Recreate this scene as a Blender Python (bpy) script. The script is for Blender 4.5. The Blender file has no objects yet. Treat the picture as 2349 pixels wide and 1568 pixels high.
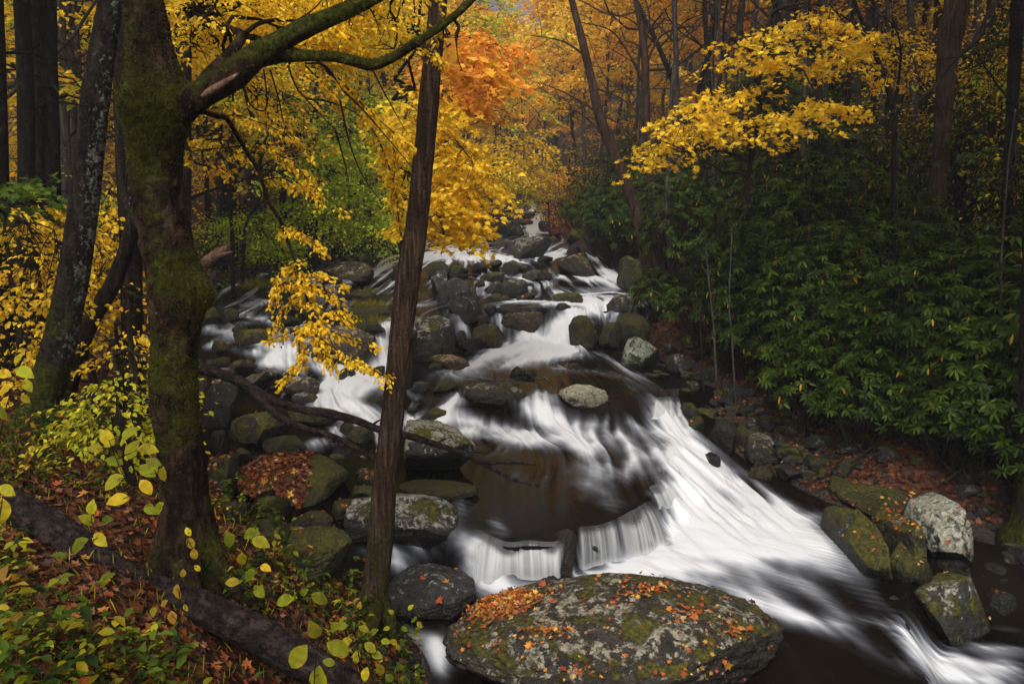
import bpy, math, random
import numpy as np

rng = np.random.default_rng(11)
random.seed(11)
scene = bpy.context.scene
COL = scene.collection
rad = math.radians

# ------------------------------------------------------------------ camera
PITCH = rad(10.0)
FPX = 1827.0                       # focal length in pixels of a 2349 x 1568 picture
CAM_Z = 4.0
cam_data = bpy.data.cameras.new("camera")
cam_data.sensor_width = 36.0
cam_data.lens = 36.0 * FPX / 2349.0
cam_data.clip_start = 0.1
cam_data.clip_end = 3000.0
cam = bpy.data.objects.new("camera", cam_data)
COL.objects.link(cam)
cam.location = (0, 0, CAM_Z)
cam.rotation_euler = (rad(90) - PITCH, 0, 0)
scene.camera = cam

# ------------------------------------------------------------------ sky, sun, exposure
SUN_EL, SUN_AZ = rad(52), rad(190)    # azimuth measured clockwise from +Y
world = bpy.data.worlds.new("World")
scene.world = world
world.use_nodes = True
wn = world.node_tree
wn.nodes.clear()
w_out = wn.nodes.new("ShaderNodeOutputWorld")
w_bg = wn.nodes.new("ShaderNodeBackground")
w_sky = wn.nodes.new("ShaderNodeTexSky")
w_sky.sky_type = 'NISHITA'
w_sky.sun_disc = False
w_sky.sun_elevation = SUN_EL
w_sky.sun_rotation = SUN_AZ
w_sky.air_density = 1.0
w_sky.dust_density = 4.0
w_sky.ozone_density = 1.0
w_hs = wn.nodes.new("ShaderNodeHueSaturation")
w_hs.inputs["Saturation"].default_value = 0.30
w_bg.inputs["Strength"].default_value = 0.15
wn.links.new(w_sky.outputs[0], w_hs.inputs["Color"])
wn.links.new(w_hs.outputs[0], w_bg.inputs["Color"])
wn.links.new(w_bg.outputs[0], w_out.inputs["Surface"])
sun_data = bpy.data.lights.new("sun", 'SUN')
sun_data.energy = 1.5
sun_data.angle = rad(20)
sun_data.color = (1.0, 0.96, 0.90)
sun = bpy.data.objects.new("sun", sun_data)
COL.objects.link(sun)
sun.rotation_euler = (rad(90) - SUN_EL, 0, math.pi - SUN_AZ)
scene.view_settings.view_transform = 'Standard'
scene.view_settings.look = 'None'
scene.view_settings.exposure = 0.60
scene.view_settings.gamma = 1.0
scene.cycles.max_bounces = 6
scene.cycles.diffuse_bounces = 3
scene.cycles.glossy_bounces = 2
scene.cycles.transmission_bounces = 4
scene.cycles.transparent_max_bounces = 8
scene.cycles.use_denoising = True
scene.cycles.sample_clamp_indirect = 4.0

# ------------------------------------------------------------------ numeric helpers
def hash3(ix, iy, iz, seed):
    h = (ix.astype(np.int64) * 374761393 + iy.astype(np.int64) * 668265263
         + iz.astype(np.int64) * 1440662683 + seed * 974711) & 0xffffffff
    h = ((h ^ (h >> 13)) * 1274126177) & 0xffffffff
    h = ((h ^ (h >> 16)) * 2246822519) & 0xffffffff
    return ((h ^ (h >> 15)) & 0xffffff) / float(0xffffff)

def vnoise(p, seed=0):
    p = np.asarray(p, float)
    i = np.floor(p).astype(np.int64)
    f = p - i
    u = f * f * (3 - 2 * f)
    out = 0
    for dx in (0, 1):
        for dy in (0, 1):
            for dz in (0, 1):
                w = (u[:, 0] if dx else 1 - u[:, 0]) * (u[:, 1] if dy else 1 - u[:, 1]) * (u[:, 2] if dz else 1 - u[:, 2])
                out = out + w * hash3(i[:, 0] + dx, i[:, 1] + dy, i[:, 2] + dz, seed)
    return out * 2 - 1

def fbm(p, octaves=4, seed=0, gain=0.5):
    p = np.asarray(p, float)
    a, s, t = 1.0, 0, 0
    for k in range(octaves):
        s = s + a * vnoise(p * (2 ** k), seed + 17 * k)
        t += a
        a *= gain
    return s / t

def sstep(t):
    t = np.clip(t, 0, 1)
    return t * t * (3 - 2 * t)

def unit(v):
    v = np.asarray(v, float)
    n = np.linalg.norm(v, axis=-1, keepdims=True)
    return v / np.maximum(n, 1e-9)

def catmull(pts, n):
    """resample a polyline of any dimension smoothly to n points"""
    pts = np.asarray(pts, float)
    if len(pts) == 2:
        t = np.linspace(0, 1, n)[:, None]
        return pts[0] * (1 - t) + pts[1] * t
    P = np.vstack([2 * pts[0] - pts[1], pts, 2 * pts[-1] - pts[-2]])
    m = len(pts) - 1
    s = np.linspace(0, m, n)
    k = np.minimum(s.astype(int), m - 1)
    t = (s - k)[:, None]
    p0, p1, p2, p3 = P[k], P[k + 1], P[k + 2], P[k + 3]
    return 0.5 * (2 * p1 + (p2 - p0) * t + (2 * p0 - 5 * p1 + 4 * p2 - p3) * t * t + (3 * p1 - p0 - 3 * p2 + p3) * t ** 3)

# view geometry: where does a sight line through a point of the picture meet the place
CP, SP = math.cos(PITCH), math.sin(PITCH)
def ray(px, py):
    dx = (px - 1174.5) / FPX
    dy = (784.0 - py) / FPX
    return np.array([dx, CP + dy * SP, -SP + dy * CP])

def at(px, py, Y):
    d = ray(px, py)
    t = Y / d[1]
    return np.array([d[0] * t, Y, CAM_Z + d[2] * t])

def onz(px, py, z):
    d = ray(px, py)
    t = (z - CAM_Z) / d[2]
    return np.array([d[0] * t, d[1] * t, z])

def project(P):
    P = np.asarray(P, float)
    x, y, z = P[..., 0], P[..., 1], P[..., 2] - CAM_Z
    dep = y * CP - z * SP
    up = y * SP + z * CP
    return 1174.5 + FPX * x / dep, 784.0 - FPX * up / dep, dep

# ------------------------------------------------------------------ object helpers
def tag(o, label=None, cat=None, group=None, kind=None):
    if label: o["label"] = label
    if cat: o["category"] = cat
    if group: o["group"] = group
    if kind: o["kind"] = kind
    return o

def thing(name, label, cat, loc=(0, 0, 0), group=None):
    o = bpy.data.objects.new(name, None)
    o.empty_display_size = 0.2
    COL.objects.link(o)
    o.location = tuple(float(c) for c in loc)
    return tag(o, label, cat, group)

def make_mesh(name, V, tris=None, quads=None, smooth=True):
    V = np.ascontiguousarray(V, dtype=np.float32)
    me = bpy.data.meshes.new(name)
    nt = 0 if tris is None else len(tris)
    nq = 0 if quads is None else len(quads)
    me.vertices.add(len(V))
    me.vertices.foreach_set("co", V.ravel())
    me.loops.add(nt * 3 + nq * 4)
    idx = []
    if nt: idx.append(np.asarray(tris, dtype=np.int32).ravel())
    if nq: idx.append(np.asarray(quads, dtype=np.int32).ravel())
    me.loops.foreach_set("vertex_index", np.concatenate(idx))
    me.polygons.add(nt + nq)
    starts = np.concatenate([np.arange(nt) * 3, nt * 3 + np.arange(nq) * 4]).astype(np.int32)
    me.polygons.foreach_set("loop_start", starts)
    try:
        tot = np.concatenate([np.full(nt, 3), np.full(nq, 4)]).astype(np.int32)
        me.polygons.foreach_set("loop_total", tot)
    except Exception:
        pass
    me.update(calc_edges=True)
    me.polygons.foreach_set("use_smooth", np.full(nt + nq, smooth, dtype=bool))
    return me

def fattr(me, name, vals):
    a = me.attributes.new(name, 'FLOAT', 'POINT')
    a.data.foreach_set("value", np.ascontiguousarray(vals, dtype=np.float32))

def cattr(me, name, rgb):
    rgb = np.asarray(rgb, dtype=np.float32)
    c = np.ones((len(rgb), 4), dtype=np.float32)
    c[:, :3] = rgb
    a = me.attributes.new(name, 'FLOAT_COLOR', 'POINT')
    a.data.foreach_set("color", c.ravel())

def link(name, me, mat=None, parent=None, origin=None):
    """one mesh object; vertex coordinates are given in the world and moved to the origin of the object or its parent"""
    if origin is None:
        origin = parent.location if parent is not None else None
    if origin is not None:
        n = len(me.vertices)
        co = np.empty(n * 3, dtype=np.float32)
        me.vertices.foreach_get("co", co)
        co = co.reshape(-1, 3) - np.array([origin[0], origin[1], origin[2]], dtype=np.float32)
        me.vertices.foreach_set("co", co.ravel())
        me.update()
    o = bpy.data.objects.new(name, me)
    COL.objects.link(o)
    if mat is not None:
        me.materials.append(mat)
    if parent is not None:
        o.parent = parent
    elif origin is not None:
        o.location = tuple(float(c) for c in origin)
    return o

class Acc:
    """collects pieces of one mesh"""
    def __init__(s):
        s.V, s.T, s.Q, s.A, s.n = [], [], [], {}, 0
    def add(s, V, tris=None, quads=None, **attrs):
        V = np.asarray(V, float)
        if tris is not None and len(tris): s.T.append(np.asarray(tris) + s.n)
        if quads is not None and len(quads): s.Q.append(np.asarray(quads) + s.n)
        s.V.append(V)
        for k, v in attrs.items():
            s.A.setdefault(k, []).append(np.asarray(v, float))
        s.n += len(V)
    def mesh(s, name, smooth=True):
        me = make_mesh(name, np.vstack(s.V), np.vstack(s.T) if s.T else None, np.vstack(s.Q) if s.Q else None, smooth)
        for k, v in s.A.items():
            if v[0].ndim == 2: cattr(me, k, np.vstack(v))
            else: fattr(me, k, np.concatenate(v))
        return me

def tube(path, radii, sides=8, noise=0.0, nscale=6.0, seed=0, ridges=0, rd=0.0, cap=True, stretch=0.35):
    """swept tube with uneven bark; path (n,3), radii (n,)"""
    path = np.asarray(path, float)
    radii = np.asarray(radii, float)
    n = len(path)
    T = unit(np.gradient(path, axis=0))
    ref = np.array([0, 1.0, 0]) if abs(T[0][1]) < 0.9 else np.array([1.0, 0, 0])
    A = np.empty((n, 3))
    a = unit(np.cross(ref, T[0]))
    for k in range(n):
        a = unit(a - T[k] * np.dot(a, T[k]))
        A[k] = a
    B = np.cross(T, A)
    th = np.linspace(0, 2 * math.pi, sides, endpoint=False)
    c, s = np.cos(th), np.sin(th)
    dirs = A[:, None, :] * c[None, :, None] + B[:, None, :] * s[None, :, None]
    r = np.repeat(radii[:, None], sides, 1)
    if noise > 0:
        L = np.concatenate([[0], np.cumsum(np.linalg.norm(np.diff(path, axis=0), axis=1))])
        q = np.stack([np.repeat(c[None], n, 0) * nscale * 0.25, np.repeat(s[None], n, 0) * nscale * 0.25,
                      np.repeat(L[:, None] * nscale * stretch, sides, 1)], -1).reshape(-1, 3)
        r = r * (1 + noise * fbm(q, 4, seed).reshape(n, sides))
        if ridges:
            q2 = q * np.array([ridges, ridges, 0.8])
            r = r * (1 + rd * (1 - 2 * np.abs(vnoise(q2, seed + 5))).reshape(n, sides))
    V = (path[:, None, :] + dirs * r[:, :, None]).reshape(-1, 3)
    k = np.arange(n - 1)[:, None] * sides
    j = np.arange(sides)[None, :]
    j2 = (j + 1) % sides
    Q = np.stack([k + j, k + j2, k + sides + j2, k + sides + j], -1).reshape(-1, 4)
    tris = None
    if cap:
        V = np.vstack([V, path[0], path[-1]])
        b, e = n * sides, n * sides + 1
        jj = np.arange(sides)
        t1 = np.stack([np.full(sides, b), (jj + 1) % sides, jj], -1)
        o = (n - 1) * sides
        t2 = np.stack([np.full(sides, e), o + jj, o + (jj + 1) % sides], -1)
        tris = np.vstack([t1, t2])
    return V, tris, Q
# ------------------------------------------------------------------ materials
class NT:
    def __init__(s, name):
        s.m = bpy.data.materials.new(name)
        s.m.use_nodes = True
        s.t = s.m.node_tree
        s.t.nodes.clear()
        s.out = s.t.nodes.new("ShaderNodeOutputMaterial")
    def n(s, typ, **kw):
        nd = s.t.nodes.new(typ)
        for k, v in kw.items():
            setattr(nd, k, v)
        return nd
    def l(s, a, b):
        s.t.links.new(a, b)
    def val(s, sock, v):
        if hasattr(v, "is_output") or hasattr(v, "links"):
            s.l(v, sock)
        else:
            sock.default_value = v
    def math(s, op, a, b=0.0, clamp=False):
        nd = s.n("ShaderNodeMath", operation=op)
        nd.use_clamp = clamp
        s.val(nd.inputs[0], a)
        s.val(nd.inputs[1], b)
        return nd.outputs[0]
    def mix(s, f, a, b, blend='MIX'):
        nd = s.n("ShaderNodeMix", data_type='RGBA')
        nd.blend_type = blend
        s.val(nd.inputs[0], f)
        for sk, v in ((nd.inputs[6], a), (nd.inputs[7], b)):
            if isinstance(v, tuple): sk.default_value = (*v[:3], 1)
            else: s.l(v, sk)
        return nd.outputs[2]
    def ramp(s, f, stops, interp='LINEAR'):
        nd = s.n("ShaderNodeValToRGB")
        cr = nd.color_ramp
        cr.interpolation = interp
        while len(cr.elements) < len(stops): cr.elements.new(0.5)
        for e, (p, c) in zip(cr.elements, stops):
            e.position = p
            e.color = (c, c, c, 1) if not isinstance(c, tuple) else (*c, 1)
        s.val(nd.inputs[0], f)
        return nd.outputs[0]
    def noise(s, vec, scale, detail=4, rough=0.55, dist=0.0):
        nd = s.n("ShaderNodeTexNoise")
        s.l(vec, nd.inputs["Vector"])
        nd.inputs["Scale"].default_value = scale
        nd.inputs["Detail"].default_value = detail
        nd.inputs["Roughness"].default_value = rough
        nd.inputs["Distortion"].default_value = dist
        return nd.outputs["Fac"]
    def voro(s, vec, scale, feature='F1', out="Distance"):
        nd = s.n("ShaderNodeTexVoronoi", feature=feature)
        s.l(vec, nd.inputs["Vector"])
        nd.inputs["Scale"].default_value = scale
        return nd.outputs[out]
    def attr(s, name, typ='GEOMETRY', out="Fac"):
        nd = s.n("ShaderNodeAttribute", attribute_type=typ, attribute_name=name)
        return nd.outputs[out]
    def bump(s, h, strength, dist):
        nd = s.n("ShaderNodeBump")
        s.l(h, nd.inputs["Height"])
        nd.inputs["Strength"].default_value = strength
        nd.inputs["Distance"].default_value = dist
        return nd.outputs[0]
    def pbsdf(s, col, rough=0.8, spec=0.3, normal=None):
        p = s.n("ShaderNodeBsdfPrincipled")
        if isinstance(col, tuple): p.inputs["Base Color"].default_value = (*col, 1)
        else: s.l(col, p.inputs["Base Color"])
        s.val(p.inputs["Roughness"], rough)
        s.val(p.inputs["Specular IOR Level"], spec)
        if normal is not None: s.l(normal, p.inputs["Normal"])
        return p.outputs[0]
    def surf(s, sh):
        s.l(sh, s.out.inputs["Surface"])
        return s.m

def leaf_material(name, rough, spec, trans):
    t = NT(name)
    c = t.attr("col", out="Color")
    info = t.n("ShaderNodeObjectInfo")
    c = t.mix(1.0, c, info.outputs["Color"], 'MULTIPLY')
    p = t.pbsdf(c, rough, spec)
    tr = t.n("ShaderNodeBsdfTranslucent")
    t.l(c, tr.inputs["Color"])
    mx = t.n("ShaderNodeMixShader")
    mx.inputs[0].default_value = trans
    t.l(p, mx.inputs[1])
    t.l(tr.outputs[0], mx.inputs[2])
    return t.surf(mx.outputs[0])

M_LEAF = leaf_material("autumn_leaf", 0.6, 0.15, 0.48)
M_EVERGREEN = leaf_material("evergreen_leaf", 0.45, 0.07, 0.18)
M_LITTER = leaf_material("fallen_leaf", 0.5, 0.14, 0.08)

def geo_pos(t):
    return t.n("ShaderNodeNewGeometry").outputs["Position"]

def rock_material():
    t = NT("lichen_rock")
    pos = geo_pos(t)
    geo = t.n("ShaderNodeNewGeometry")
    sep = t.n("ShaderNodeSeparateXYZ"); t.l(geo.outputs["Normal"], sep.inputs[0])
    up = sep.outputs["Z"]
    oloc = t.n("ShaderNodeTexCoord").outputs["Object"]
    so = t.n("ShaderNodeSeparateXYZ"); t.l(oloc, so.inputs[0])
    hz = so.outputs["Z"]                         # height over the waterline (object origin)
    n1 = t.noise(pos, 1.7, 6, 0.62)
    n2 = t.noise(pos, 9.0, 5, 0.65)
    n3 = t.noise(pos, 38.0, 3, 0.6)
    tone = t.attr("tone", 'OBJECT')
    base = t.ramp(n1, [(0.28, (0.009, 0.008, 0.007)), (0.5, (0.026, 0.023, 0.019)), (0.72, (0.068, 0.060, 0.049))])
    base = t.mix(t.ramp(n2, [(0.40, 0.0), (0.62, 1.0)]), base, (0.060, 0.054, 0.045))
    dark = t.ramp(n3, [(0.35, 0.55), (0.6, 1.0)])
    base = t.mix(1.0, base, dark, 'MULTIPLY')
    # lichen: crusts with crisp edges, mostly on faces that look at the sky
    ln = t.noise(pos, 5.5, 7, 0.68, 0.6)
    ls = t.noise(pos, 21.0, 4, 0.6, 0.4)
    lich = t.attr("lichen", 'OBJECT')
    thr = t.math('ADD', t.math('MULTIPLY', up, 0.13), t.math('MULTIPLY', lich, 0.27))
    a = t.math('ADD', t.math('ADD', t.math('MULTIPLY', ln, 0.75), t.math('MULTIPLY', ls, 0.25)), thr)
    lm = t.ramp(a, [(0.745, 0.0), (0.77, 1.0)])
    lcol = t.ramp(ls, [(0.35, (0.15, 0.145, 0.115)), (0.5, (0.27, 0.26, 0.205)), (0.66, (0.40, 0.40, 0.34))])
    base = t.mix(t.math('MULTIPLY', lm, 0.85), base, lcol)
    blk = t.noise(pos, 8.5, 6, 0.7, 0.5)
    base = t.mix(t.math('MULTIPLY', t.ramp(blk, [(0.545, 0.0), (0.585, 1.0)]), 0.82), base, (0.016, 0.014, 0.011))
    spots = t.voro(pos, 13.0)
    sm = t.math('MULTIPLY', t.ramp(spots, [(0.16, 1.0), (0.22, 0.0)]), t.ramp(t.noise(pos, 3.1, 3), [(0.5, 0.0), (0.56, 1.0)]))
    base = t.mix(t.math('MULTIPLY', sm, t.math('MULTIPLY', lich, 0.9, True)), base, (0.36, 0.37, 0.31))
    # moss
    mo = t.attr("moss", 'OBJECT')
    mn = t.noise(pos, 3.4, 7, 0.68, 0.4)
    b = t.math('ADD', t.math('ADD', mn, t.math('MULTIPLY', up, 0.12)), t.math('MULTIPLY', mo, 0.52))
    mm = t.ramp(b, [(0.66, 0.0), (0.725, 1.0)])
    mcol = t.ramp(t.noise(pos, 24.0, 4, 0.6), [(0.3, (0.016, 0.017, 0.002)), (0.5, (0.058, 0.055, 0.005)), (0.72, (0.125, 0.115, 0.010))])
    base = t.mix(mm, base, mcol)
    # the wet band close to the water
    wet = t.math('ADD', hz, t.math('MULTIPLY', t.math('SUBTRACT', n1, 0.5), 0.35))
    wm = t.ramp(wet, [(0.06, 1.0), (0.30, 0.0)])
    base = t.mix(t.math('MULTIPLY', wm, 0.75), base, (0.014, 0.012, 0.009))
    base = t.mix(1.0, base, t.attr("tint", 'OBJECT', "Color"), 'MULTIPLY')
    tn = t.n("ShaderNodeMix", data_type='RGBA'); tn.blend_type = 'MULTIPLY'; tn.inputs[0].default_value = 1.0
    t.l(base, tn.inputs[6]); t.l(tone, tn.inputs[7])
    base = tn.outputs[2]
    rough = t.math('SUBTRACT', 0.72, t.math('MULTIPLY', wm, 0.42))
    h = t.math('ADD', t.math('MULTIPLY', n2, 0.7), t.math('MULTIPLY', n3, 0.35))
    h = t.math('ADD', h, t.math('MULTIPLY', mm, 0.25))
    return t.surf(t.pbsdf(base, rough, 0.30, t.bump(h, 1.0, 0.09)))
M_ROCK = rock_material()

def bark_material(name, cols, lichen=0.0, moss=0.0, scale=1.0, lich_side=None, moss_low=None, flow=(16, 16, 2.2)):
    t = NT(name)
    oc = t.n("ShaderNodeTexCoord").outputs["Object"]
    mp = t.n("ShaderNodeMapping"); t.l(oc, mp.inputs[0]); mp.inputs["Scale"].default_value = tuple(f * scale for f in flow)
    v = mp.outputs[0]
    n1 = t.noise(v, 1.0, 6, 0.66, 0.4)
    n2 = t.noise(oc, 3.0 * scale, 4, 0.6)
    n3 = t.noise(oc, 30.0 * scale, 4, 0.6)
    base = t.ramp(n1, [(0.30, cols[0]), (0.5, cols[1]), (0.72, cols[2])])
    geo = t.n("ShaderNodeNewGeometry")
    sep = t.n("ShaderNodeSeparateXYZ"); t.l(geo.outputs["Normal"], sep.inputs[0])
    so = t.n("ShaderNodeSeparateXYZ"); t.l(oc, so.inputs[0])
    if lichen > 0:
        ln = t.noise(oc, 26.0 * scale, 5, 0.68, 0.2)
        a = t.math('ADD', ln, t.math('MULTIPLY', t.math('SUBTRACT', n2, 0.5), 0.5))
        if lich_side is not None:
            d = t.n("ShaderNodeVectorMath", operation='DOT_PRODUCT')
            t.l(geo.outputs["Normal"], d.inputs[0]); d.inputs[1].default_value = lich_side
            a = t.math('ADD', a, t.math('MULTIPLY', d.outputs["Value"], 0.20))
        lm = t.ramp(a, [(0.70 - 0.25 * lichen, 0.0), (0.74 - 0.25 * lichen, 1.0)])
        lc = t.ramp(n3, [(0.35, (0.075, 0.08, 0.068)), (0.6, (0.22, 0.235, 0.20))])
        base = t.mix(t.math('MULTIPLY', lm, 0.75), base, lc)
    mm = None
    if moss > 0:
        mn = t.noise(oc, 2.3 * scale, 6, 0.65, 0.3)
        b = t.math('ADD', mn, moss * 0.35)
        b = t.math('ADD', b, t.math('MULTIPLY', sep.outputs["Z"], 0.12))
        at_ = t.attr("moss_here")
        b = t.math('ADD', b, at_)
        if moss_low is not None:
            b = t.math('ADD', b, t.math('MULTIPLY', t.math('SUBTRACT', moss_low, so.outputs["Z"]), 0.12))
        mm = t.ramp(b, [(0.62, 0.0), (0.74, 1.0)])
        mc = t.ramp(n3, [(0.3, (0.010, 0.012, 0.002)), (0.52, (0.036, 0.038, 0.005)), (0.75, (0.085, 0.083, 0.011))])
        base = t.mix(mm, base, mc)
    h = t.math('ADD', t.math('MULTIPLY', n1, 0.9), t.math('MULTIPLY', n3, 0.35))
    return t.surf(t.pbsdf(base, 0.9, 0.06, t.bump(h, 1.0, 0.10)))

M_BARK_MOSSY = bark_material("mossy_bark", [(0.004, 0.0025, 0.0015), (0.020, 0.0115, 0.0065), (0.080, 0.050, 0.032)], 0.10, 0.22, 1.0, None, None, (13, 13, 5.0))
M_BARK_LICHEN = bark_material("lichen_bark", [(0.006, 0.005, 0.004), (0.017, 0.013, 0.010), (0.045, 0.036, 0.028)], 0.02, 0.34, 1.0, (0.95, -0.2, 0.1), 1.0, (14, 14, 5))
M_BARK_BROWN = bark_material("brown_bark", [(0.011, 0.007, 0.0045), (0.056, 0.034, 0.022), (0.14, 0.095, 0.068)], 0.0, 0.30, 1.3, (0.9, -0.3, 0), 1.0, (26, 26, 2.0))
M_BARK_DARK = bark_material("dark_bark", [(0.005, 0.004, 0.003), (0.015, 0.011, 0.008), (0.042, 0.031, 0.023)], 0.16, 0.2, 1.0)
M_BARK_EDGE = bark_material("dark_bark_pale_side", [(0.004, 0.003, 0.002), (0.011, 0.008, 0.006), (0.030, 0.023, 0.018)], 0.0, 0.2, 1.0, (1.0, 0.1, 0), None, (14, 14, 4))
M_BARK_RED = bark_material("reddish_bark", [(0.014, 0.008, 0.006), (0.046, 0.026, 0.018), (0.11, 0.072, 0.054)], 0.12, 0.1, 1.0)
M_BARK_GREY = bark_material("grey_bark", [(0.018, 0.014, 0.011), (0.052, 0.043, 0.035), (0.13, 0.115, 0.098)], 0.42, 0.15, 1.0)
M_TWIG = bark_material("twig_bark", [(0.012, 0.009, 0.007), (0.03, 0.022, 0.016), (0.07, 0.055, 0.042)], 0.1, 0.2, 2.0)
M_WOOD = bark_material("weathered_wood", [(0.05, 0.026, 0.016), (0.17, 0.095, 0.06), (0.36, 0.24, 0.17)], 0.0, 0.0, 1.0)
M_LOG = bark_material("wet_log_bark", [(0.007, 0.005, 0.005), (0.026, 0.018, 0.016), (0.085, 0.06, 0.052)], 0.0, 0.0, 1.0, None, None, (16, 16, 16))

def ground_material():
    t = NT("leaf_litter_ground")
    pos = geo_pos(t)
    cell = t.n("ShaderNodeTexVoronoi", feature='F1')
    t.l(pos, cell.inputs["Vector"]); cell.inputs["Scale"].default_value = 17.0
    sp = t.n("ShaderNodeSeparateXYZ"); t.l(cell.outputs["Color"], sp.inputs[0])
    c = t.ramp(sp.outputs["X"], [(0.0, (0.020, 0.011, 0.007)), (0.3, (0.055, 0.024, 0.012)), (0.55, (0.11, 0.045, 0.018)), (0.8, (0.16, 0.075, 0.03)), (1.0, (0.20, 0.12, 0.05))])
    n1 = t.noise(pos, 0.9, 5, 0.6)
    n2 = t.noise(pos, 45.0, 3, 0.6)
    c = t.mix(t.ramp(n1, [(0.42, 0.0), (0.62, 0.8)]), c, (0.018, 0.012, 0.008))
    c = t.mix(t.ramp(t.noise(pos, 1.6, 5, 0.6), [(0.58, 0.0), (0.68, 0.8)]), c, (0.035, 0.036, 0.008))
    bare = t.attr("bare")
    c = t.mix(1.0, c, (0.40, 0.30, 0.22), 'MULTIPLY')
    c = t.mix(bare, c, t.ramp(n2, [(0.3, (0.010, 0.008, 0.006)), (0.7, (0.035, 0.027, 0.02))]))
    h = t.math('ADD', t.math('MULTIPLY', cell.outputs["Distance"], 1.0), t.math('MULTIPLY', n2, 0.4))
    return t.surf(t.pbsdf(c, 0.7, 0.3, t.bump(h, 0.8, 0.05)))
M_GROUND = ground_material()

def water_material():
    t = NT("stream_water")
    foam = t.attr("foam")
    streak = t.attr("streak")
    pos = geo_pos(t)
    n1 = t.noise(pos, 0.55, 4, 0.6)
    shallow = t.attr("shallow")
    deep = t.mix(t.ramp(n1, [(0.4, 0.0), (0.65, 1.0)]), (0.003, 0.0025, 0.002), (0.008, 0.0055, 0.0035))
    deep = t.mix(shallow, deep, (0.0075, 0.005, 0.003))
    rip = t.noise(pos, 3.0, 3, 0.5)
    h = t.math('ADD', t.math('MULTIPLY', streak, 0.8), t.math('MULTIPLY', rip, 0.6))
    dk = t.pbsdf(deep, 0.13, 0.055, t.bump(h, 0.14, 0.02))
    fc = t.ramp(foam, [(0.0, (0.15, 0.165, 0.195)), (0.5, (0.25, 0.265, 0.295)), (0.85, (0.40, 0.415, 0.435)), (1.0, (0.54, 0.55, 0.56))])
    fo = t.n("ShaderNodeBsdfDiffuse"); t.l(fc, fo.inputs["Color"])
    t.l(t.bump(t.math('MULTIPLY', streak, 1.0), 0.35, 0.03), fo.inputs["Normal"])
    mx = t.n("ShaderNodeMixShader")
    t.l(foam, mx.inputs[0])
    t.l(dk, mx.inputs[1]); t.l(fo.outputs[0], mx.inputs[2])
    return t.surf(mx.outputs[0])
M_WATER = water_material()

def fall_material():
    t = NT("falling_water")
    foam = t.attr("foam")
    d = t.n("ShaderNodeBsdfDiffuse")
    t.l(t.ramp(foam, [(0.0, (0.34, 0.35, 0.37)), (0.8, (0.58, 0.59, 0.58))]), d.inputs["Color"])
    tl = t.n("ShaderNodeBsdfTranslucent"); tl.inputs["Color"].default_value = (0.75, 0.77, 0.78, 1)
    m1 = t.n("ShaderNodeMixShader"); m1.inputs[0].default_value = 0.25
    t.l(d.outputs[0], m1.inputs[1]); t.l(tl.outputs[0], m1.inputs[2])
    tr = t.n("ShaderNodeBsdfTransparent")
    mx = t.n("ShaderNodeMixShader")
    t.l(foam, mx.inputs[0]); t.l(tr.outputs[0], mx.inputs[1]); t.l(m1.outputs[0], mx.inputs[2])
    return t.surf(mx.outputs[0])
M_FALL = fall_material()
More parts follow.
